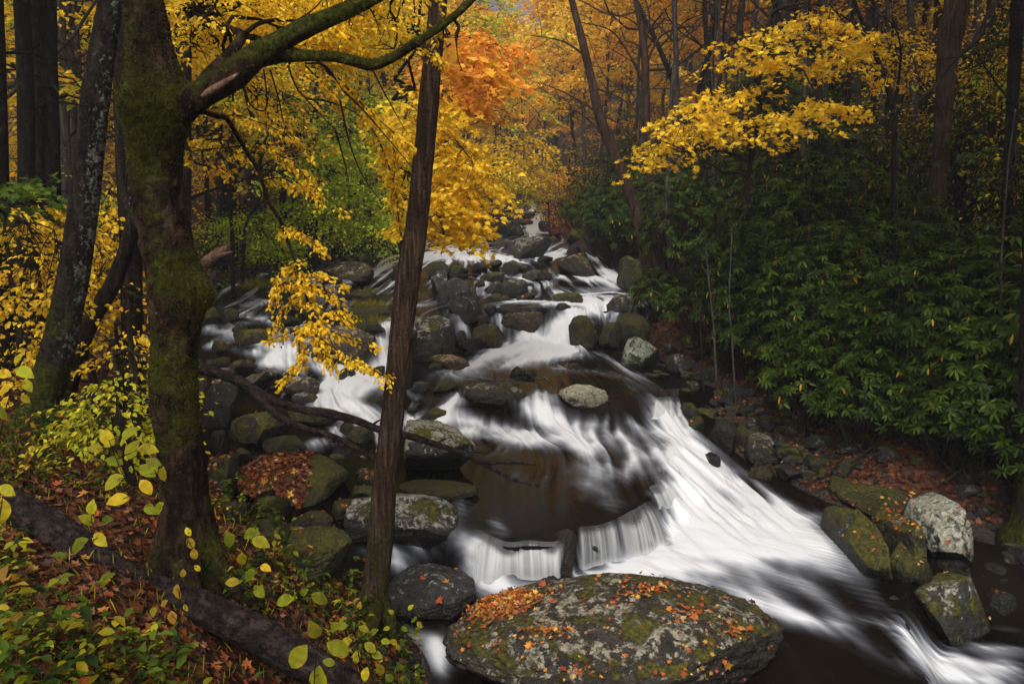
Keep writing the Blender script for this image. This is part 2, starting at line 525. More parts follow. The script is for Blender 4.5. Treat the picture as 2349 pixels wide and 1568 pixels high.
# ------------------------------------------------------------------ land: cross-sections (x, z) of the valley at several distances
SECT = [
 (-8, [(-60, 20), (-12, 5), (-4, 3.0), (-1.5, 2.4), (.5, 1.4), (2, 0), (3, -1.2), (8, -1.2), (10, .2), (16, 3), (40, 14)]),
 (0, [(-60, 20), (-12, 4.2), (-4, 2.6), (0, 2.2), (1, 1.2), (2, 0), (2.8, -1.1), (8, -1.1), (10, .3), (16, 3), (40, 14)]),
 (3, [(-60, 19), (-12, 4), (-4, 2.3), (-2.1, 2.0), (-1.3, 1.3), (-.6, .6), (0, -.2), (.6, -.9), (8, -1.1), (10, .3), (16, 3), (40, 14)]),
 (5, [(-60, 19), (-12, 4), (-5, 2.4), (-3, 1.9), (-2.17, 1.57), (-1.5, .9), (-1.0, .25), (-.5, -.35), (0, -.8), (8.4, -1.0), (9.6, .1), (13, 2.2), (40, 14)]),
 (6.5, [(-60, 18), (-12, 4), (-5, 2.3), (-3, 1.7), (-2, 1.05), (-1.3, .45), (-.9, .0), (-.5, -.45), (0, -.6), (5, -1.0), (7.0, -.9), (8.2, .1), (11, 1.7), (40, 13)]),
 (8, [(-60, 18), (-12, 4), (-6, 2.3), (-4, 1.6), (-3.2, .8), (-2.7, .12), (-2.2, -.2), (4.4, -.7), (6.3, -.7), (7.0, .15), (8.2, 1.2), (14, 4), (40, 14)]),
 (10, [(-60, 18), (-14, 4), (-7, 2.3), (-5.3, 1.4), (-4.6, .75), (-4.2, .3), (-3.8, .1), (3.6, -.3), (4.2, .22), (5.0, .65), (7, 1.4), (12, 3.6), (40, 14)]),
 (13, [(-60, 18), (-16, 4), (-8, 2.2), (-6, 1.5), (-5.3, .9), (-4.8, .4), (2.8, .0), (3.4, .7), (5, 1.2), (8, 2.3), (14, 5), (40, 16)]),
 (17, [(-60, 19), (-20, 4), (-10, 2.3), (-8, 1.8), (-7.4, 1.4), (-6.8, .6), (2.6, .4), (3.2, 1.2), (4.5, 1.9), (8, 3.2), (30, 13), (60, 26)]),
 (21, [(-60, 19), (-25, 4), (-12, 2.4), (-8.2, 1.9), (-7.6, 1.6), (-7, 1.0), (3.0, 1.0), (3.5, 1.7), (5, 2.4), (9, 4.2), (30, 14), (60, 26)]),
 (26, [(-60, 20), (-30, 6), (-12, 2.7), (-7, 2.1), (-6.3, 1.8), (-5.9, 1.3), (2.5, 1.3), (3.1, 1.95), (5, 2.9), (10, 5), (30, 15), (60, 28)]),
 (33, [(-60, 22), (-40, 11), (-15, 3.6), (-5, 2.6), (-4.3, 2.2), (-3.8, 1.6), (2, 1.6), (2.6, 2.3), (5, 3.6), (30, 16), (60, 30)]),
 (42, [(-60, 24), (-50, 18), (-15, 4.8), (-3.5, 3), (-2.4, 2.45), (-1.8, 1.9), (2.2, 1.9), (2.8, 2.6), (6, 5), (40, 23), (80, 40)]),
 (52, [(-60, 26), (-50, 20), (-15, 6), (-2, 3.8), (-.4, 3.15), (.1, 2.6), (2.1, 2.6), (2.6, 3.2), (7, 6.5), (40, 26), (80, 44)]),
 (70, [(-60, 32), (-15, 8), (0, 4.6), (.9, 3.7), (1.2, 3.1), (2.2, 3.1), (2.7, 3.8), (8, 9), (50, 35), (90, 56)]),
 (100, [(-80, 45), (-15, 11), (0, 6.5), (1.5, 5.4), (2.5, 5.4), (8, 11), (60, 44)]),
 (160, [(-100, 60), (-20, 20), (0, 13), (3, 12), (20, 22), (100, 62)]),
 (240, [(-160, 80), (-40, 36), (0, 26), (60, 46), (160, 84)]),
 (340, [(-220, 110), (-50, 62), (0, 50), (60, 70), (220, 112)]),
 (560, [(-400, 160), (-60, 110), (0, 104), (80, 116), (400, 160)]),
 (900, [(-700, 250), (0, 240), (700, 250)]),
 (1300, [(-900, 250), (900, 250)]),
]
S_Y = np.array([s[0] for s in SECT], float)

def ground_z(x, y, rough=True):
    x = np.atleast_1d(np.asarray(x, float)); y = np.atleast_1d(np.asarray(y, float))
    Z = np.stack([np.interp(x, [p[0] for p in s[1]], [p[1] for p in s[1]]) for s in SECT])
    k = np.clip(np.searchsorted(S_Y, y) - 1, 0, len(S_Y) - 2)
    w = np.clip((y - S_Y[k]) / (S_Y[k + 1] - S_Y[k]), 0, 1)
    i = np.arange(len(x))
    z = Z[k, i] * (1 - w) + Z[k + 1, i] * w
    if rough:
        p = np.stack([x, y, np.zeros_like(x)], -1)
        z = z + 0.10 * fbm(p * 0.9, 3, 3) + 0.035 * fbm(p * 4.0, 3, 9)
        far = sstep((y - 60) / 200)
        z = z + far * 7.0 * fbm(p * 0.03, 4, 5)
    return z

def gz(x, y):
    return float(ground_z([x], [y])[0])

# water levels: each step of the stream is a lip line; downstream of it the water stands lower
def pxz(lst, z):
    return np.array([onz(a, b, z) for a, b in lst])

LIPS = []
def lip(pts, drop, widths):
    pts = np.asarray(pts, float)
    o = np.argsort(pts[:, 0])
    LIPS.append((pts[o, 0], pts[o, 1], drop, np.asarray(widths, float)[o]))

Z0, Z1, Z2, Z3, Z4, Z5 = 0.12, 0.50, 0.80, 1.50, 1.75, 2.08
# the ledge with the veil fall, and the chute at its right end
_p = pxz([(900, 1215), (1040, 1185), (1120, 1228), (1166, 1246), (1217, 1242), (1274, 1244), (1324, 1212), (1385, 1203), (1452, 1170), (1490, 1135), (1536, 1062), (1570, 1010), (1600, 960), (1660, 905), (1800, 860)], Z1)
lip(_p, Z1 - Z0, [.9, .55, .22, .16, .16, .16, .16, .18, .20, .28, .5, .8, 1.1, 1.4, 1.5])
_p = pxz([(420, 1010), (600, 1000), (700, 985), (790, 930), (870, 905), (960, 885), (1060, 905), (1200, 910), (1300, 905), (1420, 905), (1560, 890), (1800, 880)], Z2)
lip(_p, Z2 - Z1, [1.8, 1.8, 1.6, 1.4, 1.2, 1.0, .9, .9, 1.0, 1.5, 1.8, 1.8])
_p = pxz([(300, 735), (470, 735), (600, 745), (700, 752), (800, 750), (870, 745), (960, 735), (1060, 717), (1130, 706), (1250, 704), (1300, 705), (1380, 692), (1450, 700), (1600, 705)], Z3)
lip(_p, Z3 - Z2, [3.0, 3.0, 3.0, 2.6, 1.8, .8, .5, .5, .6, 1.0, 1.7, 1.9, 1.2, 1.2])
_p = pxz([(400, 660), (600, 655), (760, 640), (850, 622), (950, 628), (1100, 640), (1250, 624), (1380, 628), (1600, 628)], Z4)
lip(_p, Z4 - Z3, [2.2, 2.2, 2.2, 2.2, 2.2, 2.2, 2.2, 2.0, 2.0])
lip([(-20, 28.5), (-4, 28.5), (0, 28.0), (2, 27.5), (20, 27)], Z5 - Z4, [4, 4, 4, 4, 4])
lip([(-20, 44), (20, 44)], 0.2, [16, 16])
lip([(-20, 46.5), (20, 46.5)], 0.45, [2.5, 2.5])
lip([(-20, 53.0), (20, 53)], 0.4, [2.5, 2.5])
lip([(-20, 64.0), (20, 64)], 0.45, [4, 4])
lip([(-20, 78.0), (20, 78)], 0.8, [9, 9])
lip([(-20, 96.0), (20, 96)], 1.2, [14, 14])

def water_z(x, y):
    x = np.atleast_1d(np.asarray(x, float)); y = np.atleast_1d(np.asarray(y, float))
    z = np.full(x.shape, Z0)
    for lx, ly, drop, lw in LIPS:
        yl = (np.interp(x, lx, ly) + np.interp(x - .06, lx, ly) + np.interp(x + .06, lx, ly)) / 3
        sl = (np.interp(x + .15, lx, ly) - np.interp(x - .15, lx, ly)) / .3
        d = (y - yl) / np.sqrt(1 + sl * sl)
        w = np.interp(x, lx, lw)
        z = z + drop * sstep((d + w) / w)
    # the lower pool leaves over a chute at the right, and a small arm runs down between bank and boulder
    xa = np.interp(y, [3, 5.3, 6.1, 7.07, 7.6, 8.2], [2.6, 3.1, 3.4, 3.63, 4.0, 4.6])
    z = z - 0.45 * sstep((x - xa) / 0.55) * sstep((8.6 - y) / 1.0)
    z = z - 0.12 * sstep((9.2 - y) / 3.0)
    z = z - 0.22 * sstep((7.1 - y) / 0.5) * sstep((0.1 - x) / 0.4)
    return z

def wz(x, y):
    return float(water_z([x], [y])[0])

_T = np.concatenate([np.linspace(1.5, 12, 420), 12 * 1.006 ** np.arange(1, 700)])
def hit(px, py, water_only=False):
    """first point of ground or water on the sight line through a picture point"""
    d = ray(px, py)
    P = d[None] * _T[:, None]
    w = water_z(P[:, 0], P[:, 1])
    g = w if water_only else np.maximum(ground_z(P[:, 0], P[:, 1]), w)
    below = (CAM_Z + P[:, 2]) < g
    k = int(np.argmax(below)) if below.any() else len(_T) - 1
    k = max(k, 1)
    a = CAM_Z + P[k - 1, 2] - g[k - 1]
    b = g[k] - CAM_Z - P[k, 2]
    f = a / max(a + b, 1e-6)
    t = _T[k - 1] * (1 - f) + _T[k] * f
    q = d * t
    return np.array([q[0], q[1], CAM_Z + q[2]])

def build_ground():
    ys = np.concatenate([np.arange(-8, 3, .25), 3 * 1.0135 ** np.arange(0, 448)])
    u = np.linspace(-6.1, 6.1, 520)
    X, Y = np.meshgrid(2.2 * np.sinh(u), ys)
    X = X + 0 * Y
    z = ground_z(X.ravel(), Y.ravel())
    V = np.stack([X.ravel(), Y.ravel(), z], -1)
    ny, nx = X.shape
    k = (np.arange(ny - 1)[:, None] * nx + np.arange(nx - 1)[None]).ravel()
    Q = np.stack([k, k + 1, k + nx + 1, k + nx], -1)
    me = make_mesh("ground", V, None, Q)
    w = water_z(V[:, 0], V[:, 1])
    fattr(me, "bare", sstep((w + 0.22 - z) / 0.15) * (np.abs(V[:, 0]) < 14))
    o = link("ground", me, M_GROUND)
    tag(o, kind="structure")
build_ground()
# ------------------------------------------------------------------ the stream: one sheet that follows the levels, white where it is churned, paler upstream for painted sheen
# strokes of white water: picture points from upstream to downstream, width in picture points, strength
STROKES = [
 # veil fall foot and the lower pool
 ([(1100, 1352), (1200, 1345), (1300, 1335), (1420, 1320), (1560, 1300), (1680, 1320), (1780, 1370)], 34, 1.0),
 ([(1330, 1330), (1450, 1300), (1560, 1262), (1680, 1250), (1800, 1262), (1880, 1300)], 46, 1.0),
 ([(1540, 1250), (1600, 1210), (1700, 1200), (1800, 1220), (1880, 1270), (1930, 1340)], 48, 0.95),
 ([(1505, 925), (1530, 960), (1565, 1000), (1612, 1050), (1662, 1095), (1730, 1145), (1810, 1200), (1870, 1260), (1920, 1325)], 30, 1.0),
 ([(1550, 1010), (1580, 1070), (1610, 1130), (1680, 1175), (1770, 1215), (1840, 1255)], 44, 1.0),
 ([(1560, 1110), (1570, 1170), (1600, 1230), (1680, 1260), (1770, 1280)], 50, 1.0),
 ([(1640, 1250), (1740, 1300), (1850, 1350), (1950, 1410), (2050, 1445), (2105, 1500)], 20, 0.55),
 ([(1520, 1325), (1640, 1345), (1740, 1385), (1840, 1420), (1960, 1440)], 24, 0.75),
 ([(1700, 1375), (1820, 1425), (1950, 1465), (2060, 1540)], 22, 0.42),
 ([(1830, 1190), (1900, 1200), (1950, 1260), (1990, 1330)], 18, 0.45),
 ([(1900, 1250), (1960, 1320), (2010, 1390), (2060, 1440)], 18, 0.35),
 ([(1760, 1460), (1900, 1510), (2040, 1590)], 30, 0.09),
 ([(2070, 1440), (2100, 1490), (2130, 1530), (2200, 1560), (2349, 1575)], 30, 1.0),
 ([(2150, 1510), (2250, 1530), (2349, 1545)], 34, 0.9),
 ([(2180, 1480), (2280, 1490), (2380, 1500)], 16, 0.45),
 ([(2280, 1440), (2380, 1440)], 10, 0.25),
 # left end of the ledge
 ([(1020, 1175), (1000, 1205), (985, 1235), (960, 1262), (920, 1285)], 26, 0.75),
 ([(1000, 1200), (1040, 1230), (1075, 1270), (1095, 1320), (1110, 1350)], 30, 0.75),
 ([(930, 1255), (900, 1280), (930, 1300), (960, 1290)], 26, 0.75),
 ([(1075, 1235), (1110, 1265), (1125, 1310), (1130, 1345)], 26, 0.95),
 ([(1050, 1120), (1062, 1160), (1060, 1190)], 12, 0.45),
 ([(1130, 1190), (1150, 1215), (1140, 1240)], 16, 0.4),
 ([(960, 1455), (985, 1480), (1005, 1510), (1020, 1560)], 36, 0.72),
 ([(930, 1430), (950, 1470)], 14, 0.3),
 ([(800, 1255), (830, 1258), (850, 1262)], 10, 0.4),
 ([(650, 1290), (672, 1310), (678, 1330)], 8, 0.6),
 # middle pool
 ([(965, 960), (1050, 962), (1140, 985), (1230, 1005), (1310, 1010), (1380, 1030)], 24, 0.85),
 ([(1010, 985), (1100, 1000), (1200, 1015), (1300, 1030)], 16, 0.6),
 ([(1255, 895), (1245, 930), (1270, 965), (1310, 1000), (1360, 1030)], 32, 0.9),
 ([(1215, 910), (1200, 930), (1230, 955), (1270, 980)], 20, 0.7),
 ([(1390, 965), (1350, 990), (1340, 1020), (1350, 1060)], 30, 0.55),
 ([(1060, 905), (1040, 925), (1010, 945), (980, 960)], 16, 0.6),
 ([(1400, 985), (1440, 1010), (1460, 1040), (1440, 1075), (1400, 1100)], 34, 0.72),
 ([(1400, 1060), (1350, 1100), (1330, 1130)], 24, 0.30),
 ([(1420, 955), (1480, 985), (1545, 1005)], 18, 0.6),
 ([(1380, 1090), (1400, 1130), (1420, 1170)], 30, 0.12),
 ([(1150, 1060), (1160, 1120), (1180, 1200)], 60, 0.02),
 ([(1300, 1100), (1310, 1150), (1320, 1200)], 60, 0.03),
 # second pool and its plume
 ([(1400, 690), (1345, 712), (1305, 740), (1275, 775), (1240, 800), (1180, 815)], 30, 1.0),
 ([(1300, 702), (1325, 730), (1310, 770), (1300, 800), (1240, 822)], 28, 1.0),
 ([(1250, 790), (1180, 800), (1120, 822), (1060, 850), (1000, 866)], 26, 1.0),
 ([(1330, 800), (1260, 818), (1180, 835), (1110, 850)], 22, 1.0),
 ([(1360, 808), (1400, 825), (1440, 850), (1500, 880)], 12, 0.45),
 ([(1140, 745), (1180, 762), (1220, 785), (1240, 800)], 18, 0.7),
 ([(1170, 790), (1150, 800), (1120, 810)], 16, 0.7),
 ([(1040, 862), (1090, 870), (1180, 872), (1240, 866)], 7, 0.4),
 ([(1260, 855), (1330, 850), (1420, 862), (1500, 892)], 8, 0.32),
 ([(1430, 870), (1480, 895), (1510, 912)], 30, 0.12),
 ([(1055, 722), (1068, 745), (1072, 765)], 16, 0.85),
 ([(1085, 705), (1100, 722), (1108, 738)], 7, 0.7),
 ([(1040, 800), (1045, 820), (1060, 832)], 7, 0.5),
 ([(1120, 712), (1128, 725), (1132, 735)], 7, 0.7),
 ([(1260, 694), (1190, 690), (1120, 692)], 9, 0.75),
 ([(1240, 700), (1290, 700), (1330, 695)], 8, 0.75),
 ([(1480, 735), (1492, 752), (1498, 770)], 7, 0.6),
 # left arm
 ([(890, 735), (878, 765), (882, 800), (893, 840), (870, 868)], 15, 0.95),
 ([(900, 835), (850, 850), (800, 868), (760, 892), (735, 930)], 28, 0.95),
 ([(890, 865), (850, 880), (800, 900), (760, 940), (800, 955)], 24, 0.85),
 ([(600, 838), (680, 842), (760, 850), (800, 862)], 14, 0.85),
 ([(465, 758), (520, 762), (590, 785), (660, 812), (720, 838)], 12, 0.55),
 ([(560, 722), (630, 742), (690, 752), (760, 750)], 9, 0.55),
 ([(470, 740), (540, 748), (580, 745)], 8, 0.4),
 ([(620, 795), (690, 785), (740, 770), (780, 765)], 14, 0.6),
 ([(700, 800), (660, 815), (620, 830), (600, 845)], 12, 0.6),
 ([(470, 788), (560, 808), (640, 818)], 8, 0.5),
 ([(520, 850), (500, 838), (470, 830)], 7, 0.4),
 ([(735, 930), (800, 960), (870, 975), (950, 965), (1000, 960)], 20, 0.7),
 ([(740, 905), (790, 925), (850, 945), (880, 960)], 14, 0.6),
 ([(930, 905), (980, 915), (1040, 905)], 10, 0.35),
 ([(785, 972), (770, 1000), (740, 1015), (690, 1032)], 15, 0.75),
 ([(690, 1030), (640, 1045), (560, 1050)], 9, 0.4),
 ([(860, 985), (868, 1020), (864, 1050)], 5, 0.7),
 ([(820, 1040), (860, 1050)], 6, 0.5),
 # third pool upward
 ([(900, 606), (870, 618), (850, 632), (810, 645), (780, 655)], 11, 0.95),
 ([(640, 640), (690, 643), (740, 640)], 7, 0.6),
 ([(650, 630), (665, 640)], 6, 0.6),
 ([(1268, 630), (1285, 636), (1320, 640), (1370, 642), (1420, 645)], 5, 0.8),
 ([(1380, 612), (1400, 628), (1440, 640)], 6, 0.55),
 ([(1200, 648), (1180, 660), (1140, 664), (1110, 668)], 6, 0.5),
 ([(1160, 655), (1190, 640), (1220, 648)], 5, 0.4),
 ([(1340, 680), (1400, 672), (1440, 680)], 4, 0.35),
 ([(1130, 610), (1120, 622), (1140, 628)], 5, 0.45),
 ([(1060, 585), (1000, 588), (940, 600)], 7, 0.6),
 ([(990, 578), (1040, 576), (1100, 580), (1160, 588), (1230, 595)], 5, 0.65),
 ([(1000, 592), (1080, 594), (1170, 600), (1240, 602)], 5, 0.6),
 ([(1300, 573), (1280, 582), (1255, 592), (1230, 598)], 6, 0.8),
 ([(1080, 560), (1030, 566), (980, 572)], 3, 0.4),
 ([(560, 700), (600, 690), (640, 692)], 5, 0.22),
 # the far cascades
 ([(1245, 505), (1225, 518), (1222, 528), (1235, 540)], 11, 1.0),
 ([(1215, 520), (1250, 530), (1290, 538)], 5, 0.7),
 ([(1180, 495), (1200, 505), (1225, 514)], 4, 0.6),
 ([(1236, 490), (1232, 500), (1238, 508)], 4, 0.8),
 ([(1228, 478), (1215, 486), (1205, 492)], 4, 0.6),
 ([(1215, 462), (1225, 470), (1220, 478)], 3, 0.4),
 ([(1130, 702), (1150, 742), (1172, 772)], 14, 0.6),
 ([(1195, 755), (1215, 775), (1232, 792)], 18, 0.9),
 ([(1060, 745), (1080, 770), (1085, 800)], 10, 0.6),
 ([(1290, 588), (1150, 592), (1000, 594), (900, 603)], 8, 0.5),
 ([(1120, 572), (1020, 578), (930, 590)], 5, 0.5),
 ([(1250, 655), (1150, 668), (1060, 690)], 5, 0.4),
 ([(1080, 690), (1000, 700), (930, 706)], 7, 0.25),
 ([(620, 690), (560, 715), (480, 735)], 8, 0.35),
 ([(700, 762), (600, 775), (500, 772)], 9, 0.5),
 ([(780, 800), (700, 818), (620, 826)], 12, 0.6),
 ([(560, 770), (500, 790), (460, 800)], 8, 0.4),
 ([(1230, 1000), (1160, 1030), (1090, 1040), (1040, 1015)], 18, 0.32),
 ([(1400, 1095), (1345, 1140), (1300, 1180)], 26, 0.14),
 ([(1120, 980), (1060, 1000), (1010, 990)], 14, 0.4),
 ([(1330, 1015), (1370, 1060), (1400, 1080)], 22, 0.4),
 ([(1340, 1060), (1270, 1090), (1180, 1095), (1110, 1070)], 34, 0.20),
 ([(1380, 1120), (1390, 1150), (1400, 1180)], 22, 0.22),
 # plain current
 ([(1300, 560), (1200, 555), (1100, 560)], 30, 0.0),
 ([(1300, 660), (1350, 670), (1380, 690)], 30, 0.0),
 ([(560, 660), (620, 690), (560, 720)], 40, 0.0),
 ([(760, 700), (800, 730), (860, 742)], 30, 0.0),
 ([(1700, 1480), (1850, 1560), (1950, 1700)], 60, 0.02),
]

WY0, WYR = 3.6, 1.0037
WNY, WNX = 960, 820
_wy = WY0 * WYR ** np.arange(WNY)
_xl = np.interp(_wy, [3.6, 6, 8, 10, 13, 17, 22, 27, 33, 42, 52, 70, 130], [-1.4, -2.2, -4, -5.2, -6.2, -8.4, -9, -8, -6, -3.6, -1.8, -.2, 1.0])
_xr = np.interp(_wy, [3.6, 6, 7, 9, 13, 20, 33, 52, 70, 130], [9.5, 8.8, 8.0, 5.0, 4.3, 4.3, 3.6, 3.4, 3.6, 3.4])

def build_water():
    u = np.linspace(0, 1, WNX)
    Y = np.repeat(_wy[:, None], WNX, 1)
    X = _xl[:, None] + (_xr - _xl)[:, None] * u[None]
    Z = water_z(X.ravel(), Y.ravel()).reshape(X.shape)
    # flow and whiteness on a coarse grid
    st = 4
    Xc, Yc, Zc = X[::st, ::st], Y[::st, ::st], Z[::st, ::st]
    cx, cy, dep = project(np.stack([Xc, Yc, Zc], -1))
    F = np.zeros_like(Xc)
    VX = np.zeros_like(Xc); VY = np.zeros_like(Xc); W = np.zeros_like(Xc)
    VY -= 0.02; W += 0.02
    for pts, wid, amp in STROKES:
        if pts[0][1] < 665: wid, amp = wid * 1.25 + 1.5, min(1.0, amp * 1.3)
        elif pts[0][0] < 905 and pts[0][1] < 1000: wid, amp = wid * 1.3, min(1.05, amp * 1.35)
        pp = catmull(pts, max(6, 4 * len(pts)))
        w3 = np.array([hit(a, b, True) for a, b in pp])
        dv = unit(np.gradient(w3[:, :2], axis=0))
        best = np.full(Xc.shape, 1e9)
        fade = np.ones(Xc.shape)
        for k in range(len(pp)):
            # compare along and across in picture-like units so that grazing water is treated evenly
            r2 = ((cx - pp[k, 0]) ** 2 + (1.6 * (cy - pp[k, 1])) ** 2)
            near_level = np.exp(-((Zc - w3[k, 2]) / 0.5) ** 2)
            wgt = near_level / (r2 + (wid * 0.7) ** 2) ** 1.5 * (wid + 8)
            VX += wgt * dv[k, 0]; VY += wgt * dv[k, 1]; W += wgt
            r2 = r2 + (1 - near_level) * 4000
            e = k / (len(pp) - 1)
            f = min(1.0, e / 0.12 + 0.35) * min(1.0, (1 - e) / 0.35 + 0.25)
            m = r2 < best
            best = np.where(m, r2, best)
            fade = np.where(m, f, fade)
        d = np.sqrt(best) / (wid * 1.15)
        F = np.maximum(F, 0) + amp * fade * np.exp(-d ** 1.5 * 1.05) * (1 - 0.6 * np.clip(F, 0, 1))
    VX /= W; VY /= W
    def fine(a):
        gi = np.arange(WNY) / st; gj = np.arange(WNX) / st
        i0 = np.clip(gi.astype(int), 0, a.shape[0] - 2); j0 = np.clip(gj.astype(int), 0, a.shape[1] - 2)
        fi = np.clip(gi - i0, 0, 1)[:, None]; fj = np.clip(gj - j0, 0, 1)[None]
        return (a[i0][:, j0] * (1 - fi) * (1 - fj) + a[i0 + 1][:, j0] * fi * (1 - fj)
                + a[i0][:, j0 + 1] * (1 - fi) * fj + a[i0 + 1][:, j0 + 1] * fi * fj)
    F = fine(F); VX = fine(VX); VY = fine(VY)
    # steep water falls along the slope
    gy = np.gradient(Z, axis=0) / np.gradient(Y, axis=0)
    gx = np.gradient(Z, axis=1) / np.gradient(X, axis=1)
    steep = np.clip(np.hypot(gx, gy) / 0.5, 0, 1)
    VX = VX * (1 - steep * .7) - gx / np.maximum(np.hypot(gx, gy), 1e-3) * steep * .7
    VY = VY * (1 - steep * .7) - gy / np.maximum(np.hypot(gx, gy), 1e-3) * steep * .7
    sp = np.hypot(VX, VY) + 1e-6
    VX, VY = VX / sp, VY / sp
    # streaks: noise smeared along the current
    def smear(blur, steps, h):
        N = rng.random((WNY, WNX))
        for _ in range(blur):
            N = (N + np.roll(N, 1, 1) + np.roll(N, -1, 1)) / 3
            N = (N + np.roll(N, 1, 0) + np.roll(N, -1, 0)) / 3
        N = (N - N.mean()) / N.std()
        tot = N.copy(); cnt = 1
        lyr = math.log(WYR)
        for sgn in (1, -1):
            x, y = X.copy(), Y.copy()
            vx, vy = VX.copy(), VY.copy()
            for s in range(steps):
                x = x + sgn * h * y * vx; y = np.maximum(y + sgn * h * y * vy, WY0 * 1.001)
                j = np.log(y / WY0) / lyr
                i = np.clip(j, 0, WNY - 2).astype(int)
                a = np.interp(y.ravel(), _wy, _xl).reshape(y.shape) if s % 1 == 0 else a
                b = np.interp(y.ravel(), _wy, _xr).reshape(y.shape)
                q = np.clip((x - a) / (b - a) * (WNX - 1), 0, WNX - 1.001)
                qi = q.astype(int); fq = q - qi
                fj = np.clip(j - i, 0, 1)
                tot += (N[i, qi] * (1 - fq) + N[i, qi + 1] * fq) * (1 - fj) + (N[i + 1, qi] * (1 - fq) + N[i + 1, qi + 1] * fq) * fj
                vx, vy = VX[i, qi], VY[i, qi]
                cnt += 1
        tot = tot / cnt
        return (tot - tot.mean()) / tot.std()
    n1 = smear(1, 16, 0.0030)
    n2 = smear(6, 14, 0.0060)
    n3 = smear(16, 8, 0.010)
    # rims where water slides over a lip stay glassy; the foot is white
    Fm = np.clip(F, 0, 1.15)
    m = np.clip(Fm * 2.2, 0, 1)
    a = Fm * 1.0 + m * (0.02 * n1 + 0.05 * n2 + 0.13 * n3) + 0.006 * np.maximum(n1 + n2, 0) * (0.3 + m)
    pm = np.stack([X.ravel(), Y.ravel() * .8, Z.ravel()], -1)
    cloud = (fbm(pm * 1.3, 3, 61) * .6 + fbm(pm * 4.2, 3, 62) * .4).reshape(X.shape)
    riff_sheen = sstep((Y - 15) / 6) * (1 - sstep((Y - 60) / 30))  # upstream foam floor: riffles, plus sky sheen painted in as pale grey
    a = a + m * 0.44 * cloud + riff_sheen * np.clip(0.20 + 0.14 * n3 + 0.10 * n2 + .35 * cloud, 0, .6) + 0.11 * np.clip((Y - 14) / 12, 0, 1) * np.maximum(n2 * .6 + n3 * .6 - .1, 0)
    foam = sstep((a - 0.06) / 0.90) ** 0.92
    Z2_ = Z + (0.0025 * n2 + 0.013 * n3) * np.clip(Y / 9, .7, 1.15) * (0.10 + 1.8 * np.clip(Fm, 0, 1)) + 0.04 * Fm
    V = np.stack([X.ravel(), Y.ravel(), Z2_.ravel()], -1)
    k = (np.arange(WNY - 1)[:, None] * WNX + np.arange(WNX - 1)[None]).ravel()
    Q = np.stack([k, k + 1, k + WNX + 1, k + WNX], -1)
    me = make_mesh("water", V, None, Q)
    fattr(me, "foam", np.clip(foam, 0, 1).ravel())
    fattr(me, "streak", (n1 * 0.5 + n2).ravel() * 0.3)
    p = np.stack([X.ravel(), Y.ravel(), np.zeros(X.size)], -1)
    depth = Z.ravel() - ground_z(X.ravel(), Y.ravel())
    sh = np.clip(0.5 - depth, 0, 1) + sstep(fbm(p * 0.35, 3, 77) * 1.4) * 0.8
    fattr(me, "shallow", np.clip(sh, 0, 1))
    tag(link("water", me, M_WATER), kind="structure")
build_water()

def veil(lips, feet, z_top, strands, seed, name, dens=0.75, z_bot=None):
    """a thin sheet of falling water between a lip line and its foot line, split in strands"""
    top = catmull([hit(a, b, True) for a, b in lips], 120)
    bot = catmull([hit(a, b, True) for a, b in feet], 120)
    L = np.concatenate([[0], np.cumsum(np.linalg.norm(np.diff(top, axis=0), axis=1))])
    na = max(60, int(L[-1] * 170)); nb = 26
    ua = np.linspace(0, 1, na)
    T = np.stack([np.interp(ua, np.linspace(0, 1, 120), top[:, k]) for k in range(3)], -1)
    B = np.stack([np.interp(ua, np.linspace(0, 1, 120), bot[:, k]) for k in range(3)], -1)
    s = ua * L[-1]
    q = np.stack([s * strands, np.full(na, seed * 3.7), np.zeros(na)], -1)
    c1 = fbm(q * .8, 5, seed, .68) * 1.15
    c2 = vnoise(q * np.array([0.22, 1, 1]), seed + 3)
    hgt = 0.03 * vnoise(q * np.array([.5, 1, 1]), seed + 9)
    V, fo = [], []
    for b in np.linspace(0, 1, nb):
        hb = b ** 0.62
        P = T * (1 - hb) + B * hb
        P[:, 2] = T[:, 2] * (1 - b ** 1.25) + B[:, 2] * b ** 1.25 + 0.02
        P[:, 1] -= 0.05 * math.sin(math.pi * b) + hgt * b + 0.012 * c1
        wig = vnoise(np.stack([s * strands, np.full(na, b * 1.3), np.full(na, seed)], -1), seed + 21)
        f = dens + 0.60 * c1 + 0.26 * c2 + 0.14 * wig
        edge = np.clip(np.minimum(ua, 1 - ua) / 0.12, 0, 1) ** .7
        rise = 0.25 + 0.75 * sstep((b - 0.02 - 0.22 * np.clip(c2 + .3, 0, 1)) / 0.22)
        f = np.clip(f, 0.06, 1) * edge * rise
        f = f + (1 - f) * sstep((b - 0.80) / 0.25) * edge * 0.9
        V.append(P); fo.append(f)
    V = np.vstack(V)
    k = (np.arange(nb - 1)[:, None] * na + np.arange(na - 1)[None]).ravel()
    Q = np.stack([k, k + 1, k + na + 1, k + na], -1)
    me = make_mesh(name, V, None, Q)
    fattr(me, "foam", np.concatenate(fo))
    return tag(link(name, me, M_FALL), kind="structure")

